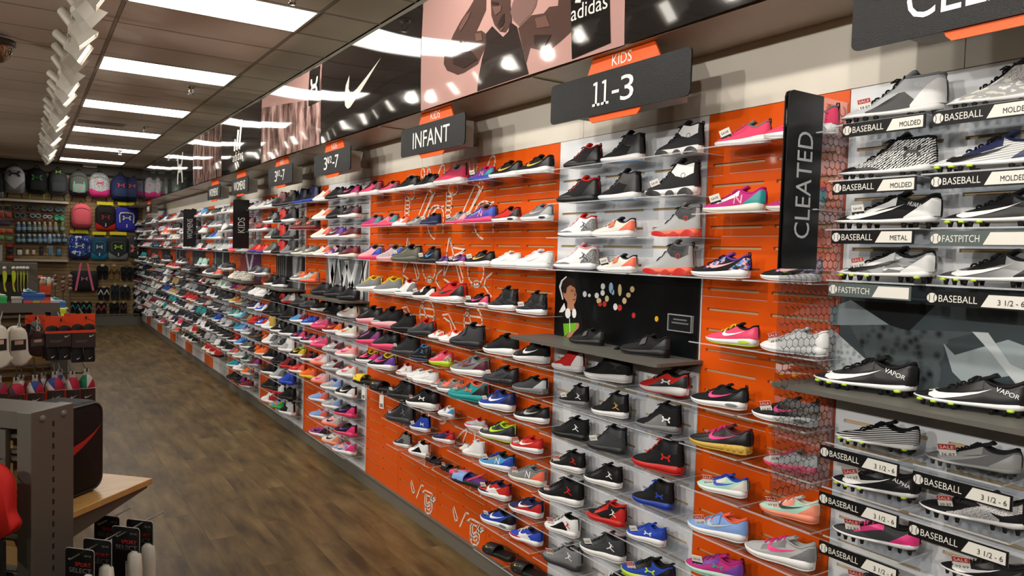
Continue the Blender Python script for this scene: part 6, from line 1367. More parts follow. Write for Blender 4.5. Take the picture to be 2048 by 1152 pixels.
for i in range(6): MB().obox(((x0 + x1) / 2, y0 + .05 + .03 * i, HC - .008), (1, 0, 0), (0, .8, -.6), (0, .6, .8), (x1 - x0) / 2 - .03, .011, .0012).build('slat', M('#7b7169', .5), t)
# ================================================================ LEFT FIXTURES
m_gm = M('#5e5a52', .38, 0, 'plain', .5); m_gm2 = M('#504d47', .4); m_hole = M('#0c0c0c', .8); m_wood = noisy('maple shelf', ['#b98d4e', '#c69a5a', '#cfa768'], scale=(1, 6, 1), nscale=5, rough=.3)
m_tan = noisy('tan slatboard', ['#8d6c3f', '#9b7a4a'], scale=(1, 1, 5), nscale=4, rough=.5)
E_ = Vector((.7071, .7071, 0)); R_ = Vector((-.7071, .7071, 0)); UZ = Vector((0, 0, 1)); GA = Vector((.02, 3.55, 0)); GT = 1.163
def gp(e, r, z): return GA + E_ * e + R_ * r + UZ * z
def gbox(b, e0, e1, r0, r1, z0, z1, mi=0): return b.obox(gp((e0 + e1) / 2, (r0 + r1) / 2, (z0 + z1) / 2), E_, R_, UZ, (e1 - e0) / 2, (r1 - r0) / 2, (z1 - z0) / 2, mi)
t = thing('gondola_rack', 'grey metal display rack in the foreground with slotted end post', 'display rack', gp(.11, .6, 0))
GW, GL = .222, 1.5
po = gbox(MB(), 0, GW, 0, .07, 0, GT).build('end_post', m_gm, t); bevel(po, .004)
for i in range(26):
    z = 1.095 - .0476 * i
    if z > .1: gbox(MB(), GW * .5 - .0045, GW * .5 + .0045, -.0012, .0, z - .011, z + .011).build('slot', m_hole, po)
for e in (.055, .165):
    MB().lathe([(0, .008), (.008, .0078), (.0135, .004), (.0145, 0)], gp(e, 0, 1.128), -R_, 14).build('bolt', M('#7a7770', .3), po)
gbox(MB(), .012, GW - .012, .072, GL, GT - .075, GT - .004).build('top_rail', m_gm, t)
gbox(MB(), .03, GW - .03, .07, GL, 0, .12).build('base', m_gm2, t); gbox(MB(), 0, GW, GL, GL + .07, 0, GT).build('end_post', m_gm, t)
gbox(MB(), .085, .105, .07, GL, .12, GT - .075).build('back_board', m_tan, t)
for z in (1.05, .985, .955, .82, .79, .655, .625, .49, .46, .33, .30): gbox(MB(), .035, .055, .07, GL, z - .007, z + .007).build('cross_bar', m_gm, t)
# wooden shelf on the far side
SE0, SE1, SZ = GW + .003, GW + .535, .672
t = thing('wood_shelf', 'light wooden shelf on grey brackets at the far side of the rack', 'shelf', gp((SE0 + SE1) / 2, .5, SZ - .06))
bevel(gbox(MB(), SE0, SE1, .02, 1.25, SZ - .030, SZ).build('board', m_wood, t), .003)
for r in (.035, 1.22): MB().prism([(SE0, -.031), (SE1 - .02, -.031), (SE1 - .02, -.045), (SE0 + .0, -.125)], GA + UZ * SZ + R_ * r, E_, UZ, R_ * .006).build('bracket', m_gm2, t)
# black bag with a red swoosh
def rbox(e0, e1, r0, r1, z0, z1, rad):
    b = MB(); n = 6; prof = rrect(e1 - e0, z1 - z0, rad, n); L = r1 - r0; vs = []; m = len(prof)
    for q, k in ((0, .86), (.012, .95), (.04, 1), (L - .04, 1), (L - .012, .95), (L, .86)):
        vs += [gp((e0 + e1) / 2 + x * k, r0 + q, (z0 + z1) / 2 + z * k) for x, z in prof]
    fs = [list(range(m))] + [[5 * m + i for i in range(m)][::-1]]
    for i in range(5):
        for k in range(m): fs.append((i * m + k, (i + 1) * m + k, (i + 1) * m + (k + 1) % m, i * m + (k + 1) % m))
    return b.add(vs, fs, 0, True)
e0, e1, r0, r1, z0, z1 = GW + .02, GW + .345, .14, .40, SZ + .001, SZ + .435
t = thing('gear_bag', 'black boxy gear bag with a red swoosh on the wooden shelf', 'bag', gp((e0 + e1) / 2, (r0 + r1) / 2, z0))
rbox(e0, e1, r0, r1, z0, z1, .05).build('body', M('#0c0b0b', .6, 0, 'plain', .25), t, True)
pp = rrect((e1 - e0) * .93, (z1 - z0) * .94, .05, 6); b = MB(); b.tube([gp((e0 + e1) / 2 + x, r0 + .008, (z0 + z1) / 2 + z) for x, z in pp + pp[:1]], .006, 6); b.build('piping', M('#1d1b1b', .4), t)
b = MB(); b.tube([gp(e1 - .10 + .0 * k, r0 + .03 + .045 * k, z1 - .006) for k in range(5)], .006, 6); b.build('zip', M('#2a2828', .4), t)
mark(MB(), 'swoosh', gp((e0 + e1) / 2 + .01, r0 - .002, (z0 + z1) / 2 + .04), E_, UZ, .27, .13).build('logo', M('#b3201c', .5), t)
# red glove, black pack and dark cloth on the near side of the rack
def hang_hook(b, e, r, z, L=.12): b.tube([gp(e + .04, r, z), gp(e - L, r, z - .004), gp(e - L - .012, r, z + .014)], .0035, 6); return b
t = thing('red_cap', 'bright red cloth garment hanging at the left picture edge', 'garment', gp(-.10, .11, .70))
out = [(-.02, .30), (.03, .315), (.07, .29), (.10, .25), (.102, .17), (.098, .13), (.13, .09), (.12, .065), (.07, .03), (0, .0), (-.14, .0), (-.16, .3)]
for _ in range(2): out = [q for (xa, za), (xb, zb2) in zip(out, out[1:] + out[:1]) for q in ((xa * .75 + xb * .25, za * .75 + zb2 * .25), (xa * .25 + xb * .75, za * .25 + zb2 * .75))]
out = [(x + .02, z + .04) for x, z in out]
b = MB(); vs = []
for k, s_ in ((0, .9), (.012, 1.0), (.03, 1.0), (.042, .9)): vs += [GA + E_ * (-.12 + k) + (-R_) * (x * s_ - .10) * 1.0 + UZ * (.625 + z * s_) for x, z in out]
n_ = len(out); fs = [list(range(n_)), [3 * n_ + i for i in range(n_)][::-1]]
for i in range(3):
    for k in range(n_): fs.append((i * n_ + k, (i + 1) * n_ + k, (i + 1) * n_ + (k + 1) % n_, i * n_ + (k + 1) % n_))
b.add(vs, fs, 0, True); b.build('cloth', fab('#c01f1a'), t, True)
b = MB(); b.tube([GA + E_ * -.127 - R_ * (x - .10) + UZ * (.665 + z) for x, z in ((-.0, .26), (.0, .2), (-.005, .13), (.02, .07), (.03, .02))], .003, 5); b.build('seam', fab('#5a0f0d'), t)
hang_hook(MB(), -.04, .14, .965).build('hook', m_gm, t)
t = thing('black_pack', 'black pack with a white M size mark at the lower left', 'package', gp(-.12, .05, .42))
b = MB(); b.prism(rrect(.13, .2, .012), GA + E_ * -.12 + R_ * .075 + UZ * .585, -R_, UZ, E_ * .012); b.build('card', M('#0f0f10', .4), t)
b = MB(); b.prism(rrect(.036, .04, .007), GA + E_ * -.1215 + R_ * .045 + UZ * .640, -R_, UZ, E_ * .0012); b.build('size_field', M('#c9c6bd', .5), t)
letters(MB(), 'M', GA + E_ * -.123 + R_ * .045 + UZ * .643, -R_, UZ, .02, .02, lift=.0004).build('size_letter', M('#141414', .5), t)
letters(MB(), 'J.TRAIN', GA + E_ * -.123 + R_ * .045 + UZ * .603, -R_, UZ, .009, .036, lift=.0004).build('lettering', M('#c9c6bd', .5), t)
hang_hook(MB(), -.02, .075, .675, .09).build('hook', m_gm, t)
t = thing('navy_garment', 'dark navy cloth folded below the black pack', 'garment', gp(-.08, .1, .2))
dv = MB(); vs = []; nx_ = 14
for j in range(7):
    for i in range(nx_): vs.append(GA + E_ * (-.09 - .02 * math.sin(i * 1.7) - .01 * math.sin(j)) + R_ * (.0 + .32 * i / (nx_ - 1)) + UZ * (.29 + .28 * j / 6 - (.03 * math.cos(i * .9) if j == 6 else 0)))
f_, m_ = grid_faces(7, nx_); dv.add(vs, f_, 0, True); dv.build('cloth', fab('#14162e'), t); hang_hook(MB(), -.01, .2, .45, .08).build('hook', m_gm, t)
t = thing('rail_bracket', 'grey hook bracket clipped on the foreground rack', 'hook', gp(.02, .2, .95), None)
gbox(MB(), .010, .034, .135, .185, .90, 1.08).build('plate', m_gm, t); MB().tube([gp(.012, .16, 1.02), gp(-.03, .30, 1.005), gp(-.10, .38, 1.0)], .004, 6).build('peg', m_gm, t)
# sock packs under the wooden shelf
m_sock = fab('#d6d2c8'); m_cardb = M('#100f10', .35)
def sock_pack(px, py, d, label, w=.135, h=.30):
    """hung by its black card; px, py is the card's top right corner"""
    v = RC.T @ np.array([px - 1024, 576 - py, -FPX]); P = Vector(v * d / FPX) + UZ * CAM_H; ux, n = -R_, -E_
    t = thing('sock_pack', label, 'socks', P - ux * w / 2 - UZ * h, 'white sport sock packs under the wooden shelf')
    c = P - ux * w / 2 - UZ * .075
    b = MB(); b.prism(rrect(w, .15, .012), c, ux, UZ, E_ * .002); b.prism([(-w / 2, -.07), (.0, -.07), (.0, -h + .08), (-w / 2, -h + .08)], c, ux, UZ, E_ * .002); b.build('card', m_cardb, t)
    b = MB(); b.prism(rrect(w + .004, .154, .013), c + E_ * .0025, ux, UZ, E_ * .0012); b.build('card_edge', M('#b9b9b4', .3), t)
    letters(MB(), 'SPORT', c + ux * .018 + UZ * .012, ux, UZ, .016, .075, lift=.001).build('lettering', M('#b5261c', .5), t)
    letters(MB(), 'SELECT', c + ux * .005 - UZ * .014, ux, UZ, .020, .105, lift=.001).build('lettering', M('#6b6b6a', .5), t)
    letters(MB(), 'CREW', c + ux * .04 - UZ * .036, ux, UZ, .008, .035, lift=.001).build('lettering', M('#6b6b6a', .5), t)
    letters(MB(), '10-13', c + ux * .04 + UZ * .05, ux, UZ, .008, .03, lift=.001).build('lettering', M('#8b8b8a', .5), t)
    q = c + ux * (w * .34) - UZ * .10 - E_ * .0
    b = MB(); vs = []; prof = [(0, .075, .012), (.0, .06, .03), (.0, .0, .036), (.0, -.10, .036), (.0, -.2, .034)]
    for _, zz, rr in prof: vs += [q + ux * (rr * math.cos(a)) + E_ * (rr * .7 * math.sin(a)) + UZ * zz for a in np.linspace(0, 2 * math.pi, 13)[:-1]]
    fs = [list(range(12))[::-1]]
    for i in range(len(prof) - 1):
        for k in range(12): fs.append((i * 12 + k, i * 12 + (k + 1) % 12, (i + 1) * 12 + (k + 1) % 12, (i + 1) * 12 + k))
    b.add(vs, fs, 0, True); b.build('socks', m_sock, t)
    b = MB(); b.prism(rrect(.085, .09, .01), q - E_ * .027 - UZ * .145, ux, UZ, E_ * .002); b.build('belly_band', m_cardb, t)
    b = MB(); b.prism([(0, -.026), (.02, .0), (.016, .02), (-.016, .02), (-.02, 0)], q - E_ * .0285 - UZ * .14 + ux * .012, ux, UZ, E_ * .001); b.build('emblem', M('#c9471c', .5), t)
    b = MB(); b.tube([c + UZ * .06 + E_ * .16, c + UZ * .052 - E_ * .05, c + UZ * .058 - E_ * .055], .0035, 6); b.build('hook', M('#a9a7a0', .3, .8), t)
for a in [(187, 1102, 3.05, 'white sport sock pack on a black card, nearest to the post'), (222, 1083, 3.12, 'white sport sock pack on a black card, second from the post'), (238, 1035, 3.5, 'white sport sock pack at the back, just below the wooden shelf'), (278, 1058, 3.25, 'white sport sock pack on a black card, third from the post'), (305, 1044, 3.36, 'white sport sock pack furthest to the right below the shelf')]: sock_pack(*a)
# ---------------------------------------------------------------- second rack behind it
GY = 8.30
def P8(px, py, y): return Vector(WY((px, py), y))
xr = P8(120, 630, GY).x; t = thing('sock_rack', 'grey metal rack behind the foreground one, hung with socks', 'display rack', (xr - .8, GY + .1, 0))
zt, zb_ = P8(60, 606, GY).z, P8(60, 655, GY).z
MB().box((xr - 2.2, GY, zt - .09), (xr, GY + .22, zt)).build('top_rail', m_gm, t); MB().box((xr - .075, GY - .002, 0), (xr + .004, GY + .222, zt - .09)).build('end_post', m_gm, t)
MB().box((xr - 2.2, GY + .09, .12), (xr - .075, GY + .12, zt - .09)).build('back_board', m_tan, t); MB().box((xr - 2.2, GY + .01, 0), (xr - .075, GY + .21, .12)).build('base', m_gm2, t)
for z in (zt - .13, zt - .20, zt - .36, zt - .43, zt - .6, zt - .67): MB().box((xr - 2.2, GY + .03, z - .012), (xr - .075, GY + .05, z + .012)).build('cross_bar', m_gm, t)
MB().box((xr - .22, GY - .02, zt - .17), (xr - .12, GY + .0, zt - .09)).build('clip', m_gm, t)
m_or = M('#cf3d14', .45); m_blk = fab('#151314'); m_brn = M('#2b2120', .45); m_lab = M('#d9d6ce', .5)
def peg(b, x, z, y0, y1): b.tube([(x, y0, z), (x, y1, z - .006), (x, y1 - .015, z + .02)], .006, 6); return b
def card_socks(px0, px1, pyt, pyb, y, label, hump=True):
    a, c = P8(px0, pyt, y), P8(px1, pyb, y); w = c.x - a.x; H = a.z - c.z; xc = (a.x + c.x) / 2
    t = thing('carded_socks', label, 'socks', (xc, y, c.z), 'orange carded black socks')
    hd = H * .33
    MB().box((a.x, y, a.z - hd - H * .02), (c.x, y + .006, a.z)).build('header_card', m_or, t)
    MB().box((a.x, y - .052, a.z - hd - H * .05), (c.x, y - .0, a.z - hd)).build('card_fold', m_or, t)
    MB().box((a.x + w * .03, y - .054, a.z - hd - H * .36), (c.x, y - .048, a.z - hd - H * .05)).build('sleeve', m_brn, t)
    for s_ in (-1, 1):
        cx = xc + s_ * w * .245; vs = []; prof = [(.02, 0), (.75, -.03), (1, -.09), (1, -.3), (1.0, -.7), (1.08, -.95), (1.0, -1.0)]
        b = MB(); zt_ = a.z - hd + H * .13; hh = zt_ - c.z
        for rr, q in prof: vs += [Vector((cx + w * .235 * rr * math.cos(k), y - .022 + .022 * math.sin(k) * min(1, rr), zt_ + q * hh)) for k in np.linspace(0, 2 * math.pi, 13)[:-1]]
        fs = [list(range(12))[::-1]]
        for i in range(len(prof) - 1):
            for k in range(12): fs.append((i * 12 + k, i * 12 + (k + 1) % 12, (i + 1) * 12 + (k + 1) % 12, (i + 1) * 12 + k))
        b.add(vs, fs, 0, True); b.build('sock', m_blk, t)
        mark(MB(), 'swoosh', (cx + w * .05, y - .048, c.z + H * .09), (.94, 0, .3), (-.3, 0, .94), w * .17, w * .09).build('logo', m_lab, t)
    mark(MB(), 'swoosh', (c.x - w * .15, y - .0552, a.z - hd - H * .115), (1, 0, .12), (0, 0, 1), w * .22, w * .11).build('logo', m_lab, t)
    b = MB()
    for q, ww in ((.22, .5), (.25, .42)): b.box((a.x + w * .18, y - .0550, a.z - hd - H * q), (a.x + w * (.18 + ww), y - .0541, a.z - hd - H * q + .004))
    b.build('printed_line', M('#6b5a54', .5), t)
    peg(MB(), xc + w * .1, a.z - .03, GY, y - .06).build('peg', M('#38342f', .35), t)
card_socks(142, 190, 628, 722, 7.35, 'orange carded black socks, right one at the front of the rack')
card_socks(90, 142, 633, 718, 7.35, 'orange carded black socks, left of the right one')
def back_card(px0, px1, pyt, pyb, y, label):
    a, c = P8(px0, pyt, y), P8(px1, pyb, y); t = thing('carded_socks', label, 'socks', ((a.x + c.x) / 2, y, c.z), 'orange carded black socks')
    MB().box((a.x, y, c.z), (c.x, y + .006, a.z)).build('header_card', m_or, t); MB().box((a.x + .01, y + .007, c.z - .25), (c.x - .01, y + .04, c.z + .03)).build('sock', m_blk, t)
    peg(MB(), (a.x + c.x) / 2, a.z - .03, GY, y - .03).build('peg', M('#38342f', .35), t)
back_card(50, 92, 630, 647, 8.16, 'orange sock card hanging behind, left of the carded socks')
back_card(82, 118, 633, 662, 8.0, 'orange sock card half hidden behind the left carded socks')
back_card(128, 150, 627, 650, 7.75, 'orange sock card showing between the two carded socks')
def folded_socks(px0, px1, pyt, pyb, y, col, label, band, tilt=0):
    a, c = P8(px0, pyt, y), P8(px1, pyb, y); w, H = c.x - a.x, a.z - c.z; xc = (a.x + c.x) / 2
    t = thing('sock_bundle', label, 'socks', (xc, y, c.z), 'loose sock bundles on the rack')
    out = [(-.30, .47), (-.1, .5), (.12, .5), (.28, .46), (.38, .35), (.42, .15), (.44, -.1), (.50, -.2), (.62, -.26), (.52, -.34), (.36, -.44), (.1, -.5), (-.2, -.49), (-.38, -.42), (-.42, -.1), (-.44, .2), (-.42, .38)]
    for j in range(3):
        b = MB(); vs = []; yy = y + .03 * j; ca, sa = math.cos(tilt), math.sin(tilt); n_ = len(out)
        for k, s_ in ((-.013, .86), (-.008, .97), (.008, .97), (.013, .86)): vs += [Vector((xc - .012 * j + (x * ca - z * sa) * w * s_ * 1.0, yy + k, (a.z + c.z) / 2 + .006 * j + (x * sa * w + z * ca * H) * s_)) for x, z in out]
        fs = [list(range(n_)), [3 * n_ + i for i in range(n_)][::-1]]
        for i in range(3):
            for k in range(n_): fs.append((i * n_ + k, (i + 1) * n_ + k, (i + 1) * n_ + (k + 1) % n_, i * n_ + (k + 1) % n_))
        b.add(vs, fs, 0, True); b.build('sock', fab(col), t, True)
    b = MB(); b.obox((xc - w * .02, y - .0155, (a.z + c.z) / 2 + H * .06), (1, 0, .06), (0, 0, 1), (0, 1, 0), w * .34, H * .13, .001); b.build('belly_band', M(band, .5), t)
    b = MB(); b.obox((xc + w * .0, y - .0175, (a.z + c.z) / 2 + H * .12), (1, 0, .06), (0, 0, 1), (0, 1, 0), w * .2, H * .05, .001); b.build('price_label', M('#c9a08c', .6), t)
    peg(MB(), xc, a.z + .02, GY, y - .03).build('peg', M('#8f8b82', .3), t); MB().box((xc - .012, y - .004, a.z - .05), (xc + .012, y + .004, a.z + .03)).build('hanger', M('#c9c5ba', .5), t)
folded_socks(16, 60, 655, 733, 7.3, '#d9d4c6', 'white ankle sock bundle with a black band, right one', '#1b1818')
folded_socks(-26, 22, 651, 738, 7.22, '#d9d4c6', 'white ankle sock bundle cut off at the left picture edge', '#1b1818')
folded_socks(56, 96, 661, 714, 7.38, '#3a2524', 'dark maroon sock bundle between white and orange packs', '#4a4644', -.5)
folded_socks(66, 88, 646, 676, 7.74, '#55514e', 'grey sock bundle behind the maroon one', '#2b2827')
# the lower row of striped sock packs
def stripe_pack(px0, px1, pyt, pyb, y, cols, label, card='#b53018'):
    a, c = P8(px0, pyt, y), P8(px1, pyb + 26, y); w, H = c.x - a.x, a.z - c.z; xc = (a.x + c.x) / 2
    t = thing('striped_socks', label, 'socks', (xc, y, c.z), 'striped sock packs on the lower row')
    n_ = len(cols)
    for i, col in enumerate(cols):
        b = MB(); vs = []; a0, a1 = math.pi * (1 - i / n_), math.pi * (1 - (i + 1) / n_); m = 6
        for k in range(m + 1):
            an = a0 + (a1 - a0) * k / m; x, z = math.cos(an), math.sin(an)
            vs += [Vector((xc + x * w * .5 * q, y - .05 * math.sqrt(max(0, 1.02 - q * q)), a.z - H * .36 + z * H * .36 * q)) for q in (.02, .4, .7, .9, 1.0)] + [Vector((xc + x * w * .5, y + .03, a.z - H * .36 + z * H * .36))]
        f, mm = grid_faces(m + 1, 6); b.add(vs, f, 0, True); b.build('sock', fab(col), t)
    MB().box((a.x, y - .056, c.z), (c.x, y + .03, a.z - H * .37)).build('sleeve', M(card, .45), t)
    MB().box((a.x + w * .1, y - .060, c.z), (c.x - w * .03, y - .056, a.z - H * .37)).build('label_field', m_brn, t)
    mark(MB(), 'swoosh', (xc + w * .08, y - .0612, a.z - H * .58), (1, 0, .15), (0, 0, 1), w * .45, w * .2).build('logo', m_lab, t)
    peg(MB(), xc, a.z + .04, GY, y - .04).build('peg', M('#2c2926', .3), t); MB().box((xc - .02, y - .004, a.z - .03), (xc + .02, y + .004, a.z + .05)).build('hanger', M('#a9a59c', .5), t)
R1, W1, B1, G1, N1, S1 = '#a3243a', '#b9b3ac', '#2f3f7a', '#1d6a4a', '#3a3038', '#5a4650'
for a in [(-22, 16, 765, 795, 7.1, (N1, S1, R1), 'dark red sock pack at the left picture edge, lower row'), (14, 50, 768, 795, 7.1, (N1, R1, R1), 'red sock pack, second on the lower row'), (52, 88, 763, 795, 7.15, (W1, B1, R1), 'white, blue and red sock pack, third on the lower row'), (90, 129, 756, 792, 7.2, (W1, B1, R1, R1), 'blue and red sock pack in front of the orange sleeve'), (129, 160, 755, 790, 7.25, (W1, R1, R1), 'white and red sock pack, second from the right'), (156, 190, 750, 792, 7.3, (G1, G1, W1, R1), 'green, white and red sock pack at the right end')]: stripe_pack(*a)
for a in [(30, 56, 762, 780, 7.7, (S1, W1, R1), 'muted striped sock pack behind the red one'), (76, 98, 757, 775, 7.7, (B1, W1, B1), 'blue sock pack behind, between the striped packs'), (108, 132, 750, 766, 7.75, (N1, B1, W1), 'navy sock pack behind the upper middle')]: stripe_pack(*a)
# rack end hook
tag(MB().tube([(xr - .1, GY - .01, .62), (xr + .16, GY - .30, .63), (xr + .20, GY - .34, .66)], .008, 6).build('end_hook', M('#3b3733', .3)), 'empty dark hook sticking out at the right end of the rack', 'hook')
# ---------------------------------------------------------------- on top of and behind the second rack
def crate(px0, px1, pyt, pyb, y, col, label, d=.2, name='shoe_box', lid=True):
    a, c = P8(px0, pyt, y), P8(px1, pyb, y); t = thing(name, label, 'box', ((a.x + c.x) / 2, y + d / 2, c.z), None)
    MB().box((a.x, y, c.z), (c.x, y + d, a.z - (a.z - c.z) * .3)).build('body', M(col, .5), t)
    MB().box((a.x - .004, y - .004, a.z - (a.z - c.z) * .32), (c.x + .004, y + d + .004, a.z)).build('lid', M(col, .45), t); return t, a, c
crate(44, 89, 588, 605, GY + .02, '#2f5fa8', 'blue shoe box on top of the sock rack')
crate(23, 46, 595, 605.5, GY + .02, '#a9aaa0', 'small pale grey box on top of the sock rack', .15, 'small_box')
crate(-6, 13, 594, 606, GY + .02, '#38b25e', 'green stand at the left end of the rack top', .15, 'display_stand')
for (a_, c_, col, lb) in ((47, 64, '#d9473c', 'red flyer lying on the rack top'), (65, 80, '#b99a2a', 'yellow flyer lying on the rack top'), (81, 101, '#e0603c', 'orange flyer lying on the rack top')):
    p, q = P8(a_, 602, GY - .0), P8(c_, 605.5, GY - .0); tag(MB().box((p.x, GY + .0, zt + .0005), (q.x, GY + .015, zt + .022)).build('flyer', M(col, .6)), lb, 'flyer', 'flyers on the rack top')
def free_shoe(spec, px_toe, px_heel, py, y, label):
    a, c = P8(px_toe, py, y), P8(px_heel, py, y); L = abs(c.x - a.x); r = make_shoe(spec, 0, 0, L, label, None)
    r.location = (c.x, y + .07, c.z); r.rotation_euler = (0, 0, 0 if a.x > c.x else math.pi); return r
free_shoe('tall teal blue navy white - h=white', 75, 47, 588, GY + .05, 'teal and navy sneaker on the blue shoe box')
free_shoe('run white lgrey green black - ', 12, -12, 593, GY + .02, 'white sneaker on the green stand, cut by the picture edge')
YC = 10.6
crate(103, 131, 604, 617, 9.6, '#3c6aa8', 'blue shoe box behind the right end of the sock rack')
free_shoe('tall teal dark white white - h=white', 126, 102, 603.5, 9.65, 'dark teal sneaker on the blue box behind the rack')
crate(118, 132, 618, 634, 9.2, '#c9d22c', 'yellow-green striped box behind the rack end', .15)
# a tower under those boxes, so they rest on something
a, c = P8(100, 617.5, 9.6), P8(135, 617.5, 9.6); t = thing('display_plinth', 'dark display plinth hidden behind the sock rack', 'plinth', ((a.x + c.x) / 2, 9.7, 0)); MB().box((a.x, 9.55, 0), (c.x, 9.85, a.z - .01)).build('body', m_gm2, t); MB().box((a.x - .01, 9.54, a.z - .012), (c.x + .01, 9.86, a.z - .001)).build('top', m_gm, t)
a, c = P8(116, 634.5, 9.2), P8(134, 634.5, 9.2); t = thing('display_plinth', 'lower dark plinth carrying the yellow-green box', 'plinth', ((a.x + c.x) / 2, 9.3, 0)); MB().box((a.x, 9.18, 0), (c.x, 9.38, a.z - .01)).build('body', m_gm2, t); MB().box((a.x - .01, 9.17, a.z - .012), (c.x + .01, 9.39, a.z - .001)).build('top', m_gm, t)
# insole rack
xi = P8(75, 540, YC).x; zi = P8(40, 526, YC).z
t = thing('insole_rack', 'grey rack at the left carrying hanging lime insoles', 'display rack', (xi - .9, YC + .1, 0))
MB().box((xi - 2.0, YC, zi - .14), (xi, YC + .25, zi)).build('top_rail', m_gm, t); MB().box((xi - .1, YC + .0, 0), (xi + .004, YC + .25, zi - .14)).build('end_post', m_gm, t); MB().box((xi - 2.0, YC + .12, .1), (xi - .1, YC + .15, zi - .14)).build('back_board', M('#2e2620', .6), t); MB().box((xi - 2.0, YC + .02, 0), (xi - .1, YC + .23, .1)).build('base', m_gm2, t)
for i, (pa, pb, col, lb) in enumerate([(4, 14, '#b9c92a', 'wide lime insole, left of the hanging ones'), (22, 32, '#b9c92a', 'wide lime insole, second of the hanging ones'), (33.5, 37, '#8a8a3c', 'insole seen edge-on, first beside the wide ones'), (39.5, 44, '#a3ad34', 'insole seen edge-on, second beside the wide ones'), (45.5, 50, '#a3ad34', 'insole seen edge-on, third beside the wide ones'), (53, 56.5, '#8f9334', 'insole seen edge-on, last beside the wide ones')]):
    a, c = P8(pa, 541, YC - .35), P8(pb, 584, YC - .35); w, H = c.x - a.x, a.z - c.z; t = thing('insole', lb, 'insole', ((a.x + c.x) / 2, YC - .35, c.z), 'lime insoles on the rack')
    out = [(-.3, 0), (.3, -.02), (.55, -.12), (.6, -.3), (.45, -.45), (.2, -.6), (.25, -.8), (.5, -.97), (.3, -1), (-.1, -.9), (-.25, -.65), (-.4, -.3), (-.45, -.1)]
    MB().prism([(x * w * .85, z * H) for x, z in out], ((a.x + c.x) / 2, YC - .35, a.z), (1, 0, 0), (0, 0, 1), (0, .02, 0)).build('insole_body', fab(col), t)
    if i < 2: MB().prism([(.05 * w, -.55 * H), (.3 * w, -.62 * H), (.3 * w, -.8 * H), (.1 * w, -.75 * H)], ((a.x + c.x) / 2, YC - .352, a.z), (1, 0, 0), (0, 0, 1), (0, -.002, 0)).build('logo', M('#8a3a22', .5), t)
    MB().lathe([(0, 0), (.016, .003), (.02, .02), (.012, .03), (0, .032)], ((a.x + c.x) / 2, YC - .36, a.z + .03), (0, -1, 0), 8).build('peg_cap', M('#cfd2cc', .4), t); peg(MB(), (a.x + c.x) / 2, a.z + .03, YC, YC - .36).build('peg', M('#4a4640', .4), t)
# small wooden wall shelf with two shoes, a lone shoe, orange box with bottles, ball stand
YS = 13.0
a, c = P8(84, 560, YS), P8(108, 564, YS); t = thing('small_shelf', 'small wooden shelf carrying a pair of blue sneakers', 'shelf', ((a.x + c.x) / 2, YS, c.z)); MB().box((a.x, YS, c.z), (c.x, YS + .35, a.z)).build('board', m_wood, t); MB().box(((a.x + c.x) / 2 - .02, YS + .2, 0), ((a.x + c.x) / 2 + .02, YS + .24, c.z)).build('stand', m_gm2, t)
def nose_shoe(px0, px1, pyt, pyb, y, spec, label):
    a, c = P8(px0, pyt, y), P8(px1, pyb, y); L = (c.x - a.x) / .34; r = make_shoe(spec, 0, 0, min(L, .36), label, None); r.location = ((a.x + c.x) / 2, y + .14, c.z); r.rotation_euler = (math.radians(0), math.radians(-58), math.radians(-90)); r.location = ((a.x + c.x) / 2, y + .10, c.z + .02); return r
free_shoe('tall sky plum white navy - h=sky', 86, 101, 560, YS + .02, 'blue and purple sneaker, left of the pair on the small shelf')
free_shoe('tall sky plum lgrey navy - h=sky', 92, 108, 560, YS + .18, 'blue and purple sneaker, right of the pair on the small shelf')
free_shoe('run coral orange lgrey coral -', 68, 85, 556, YS - .3, 'orange-pink sneaker beside the small shelf'); 
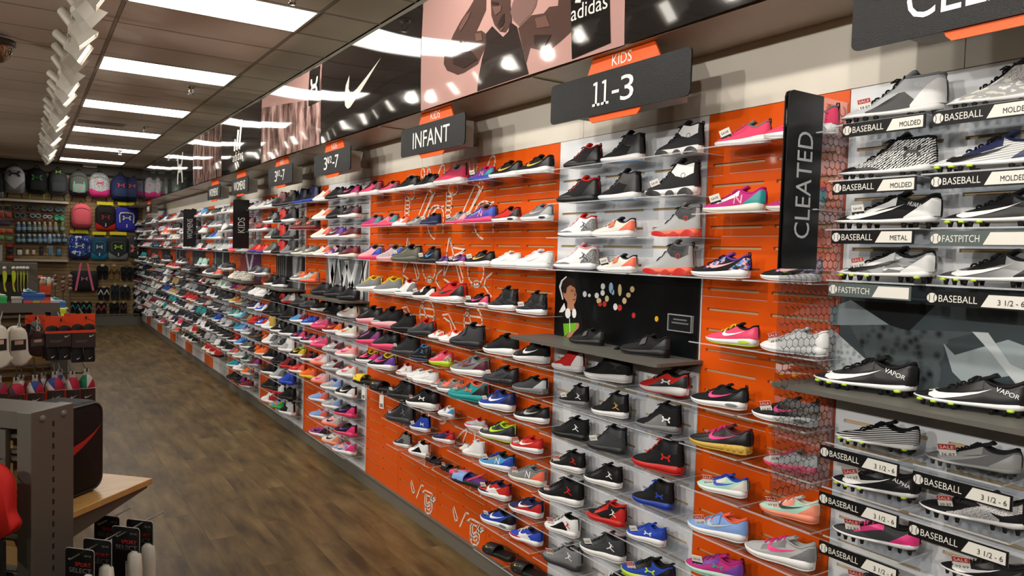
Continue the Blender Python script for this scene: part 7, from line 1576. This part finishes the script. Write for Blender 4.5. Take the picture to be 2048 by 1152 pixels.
a, c = P8(66, 556.5, YS - .3), P8(87, 556.5, YS - .3); t = thing('display_plinth', 'slim dark plinth carrying the orange-pink sneaker', 'plinth', ((a.x + c.x) / 2, YS - .22, 0)); MB().box((a.x, YS - .32, 0), (c.x, YS - .08, a.z - .012)).build('body', m_gm2, t); MB().box((a.x, YS - .33, a.z - .012), (c.x, YS - .07, a.z - .001)).build('top', m_gm, t)
tt, a, c = crate(80, 101, 572, 602, 12.2, '#c9441c', 'orange box holding small bottles behind the rack', .2, 'orange_box')
MB().box((a.x + .05, 12.194, c.z + .06), (a.x + .13, 12.199, a.z - .12)).build('window', M('#201a18', .5), tt)
a2, c2 = P8(78, 602.5, 12.2), P8(103, 602.5, 12.2); t = thing('display_plinth', 'broad dark plinth under the orange box', 'plinth', ((a2.x + c2.x) / 2, 12.3, 0)); MB().box((a2.x, 12.18, 0), (c2.x, 12.42, a2.z - .012)).build('body', m_gm2, t); MB().box((a2.x, 12.17, a2.z - .012), (c2.x, 12.43, a2.z - .001)).build('top', m_gm, t)
for i, px in enumerate((84, 90, 98)):
    p = P8(px, 572, 12.25); tb = thing('small_bottle', ['tan', 'grey', 'pale'][i] + ' small bottle standing on the orange box', 'bottle', (p.x, 12.3, a.z), 'small bottles on the orange box')
    MB().lathe([(0, 0), (.03, 0), (.032, .06), (.015, .085), (.015, .1)], (p.x, 12.3, a.z), n=10).build('body', M(['#b08a58', '#8a8078', '#c9c0a8'][i], .4), tb); MB().lathe([(.017, .098), (.017, .12), (0, .122)], (p.x, 12.3, a.z), n=10).build('cap', M('#e0dccf', .4), tb)
p = P8(126, 565, 14); t = thing('ball_rack', 'thin dark stand with columns of small reddish balls', 'display rack', (p.x, 14, 0))
MB().box((p.x - .16, 13.95, 0), (p.x + .16, 14.1, .06)).build('base', m_gm2, t)
for i, dx in enumerate((-.11, 0, .1)):
    MB().tube([(p.x + dx, 14.02, .05), (p.x + dx, 14.02, P8(126, 548, 14).z)], .01, 6).build('rod', m_gm2, t)
    for k in range(4 if i else 3):
        q = P8(126, 553 + 8 * k + 3 * (i % 2), 14); MB().lathe([(.034 * math.sin(an), -.034 * math.cos(an)) for an in np.linspace(0, math.pi, 8)], (p.x + dx, 13.98, q.z), n=12).build('ball', M(['#7a4a3a', '#6a3a34', '#8a8078'][(i + k) % 3], .4), t)
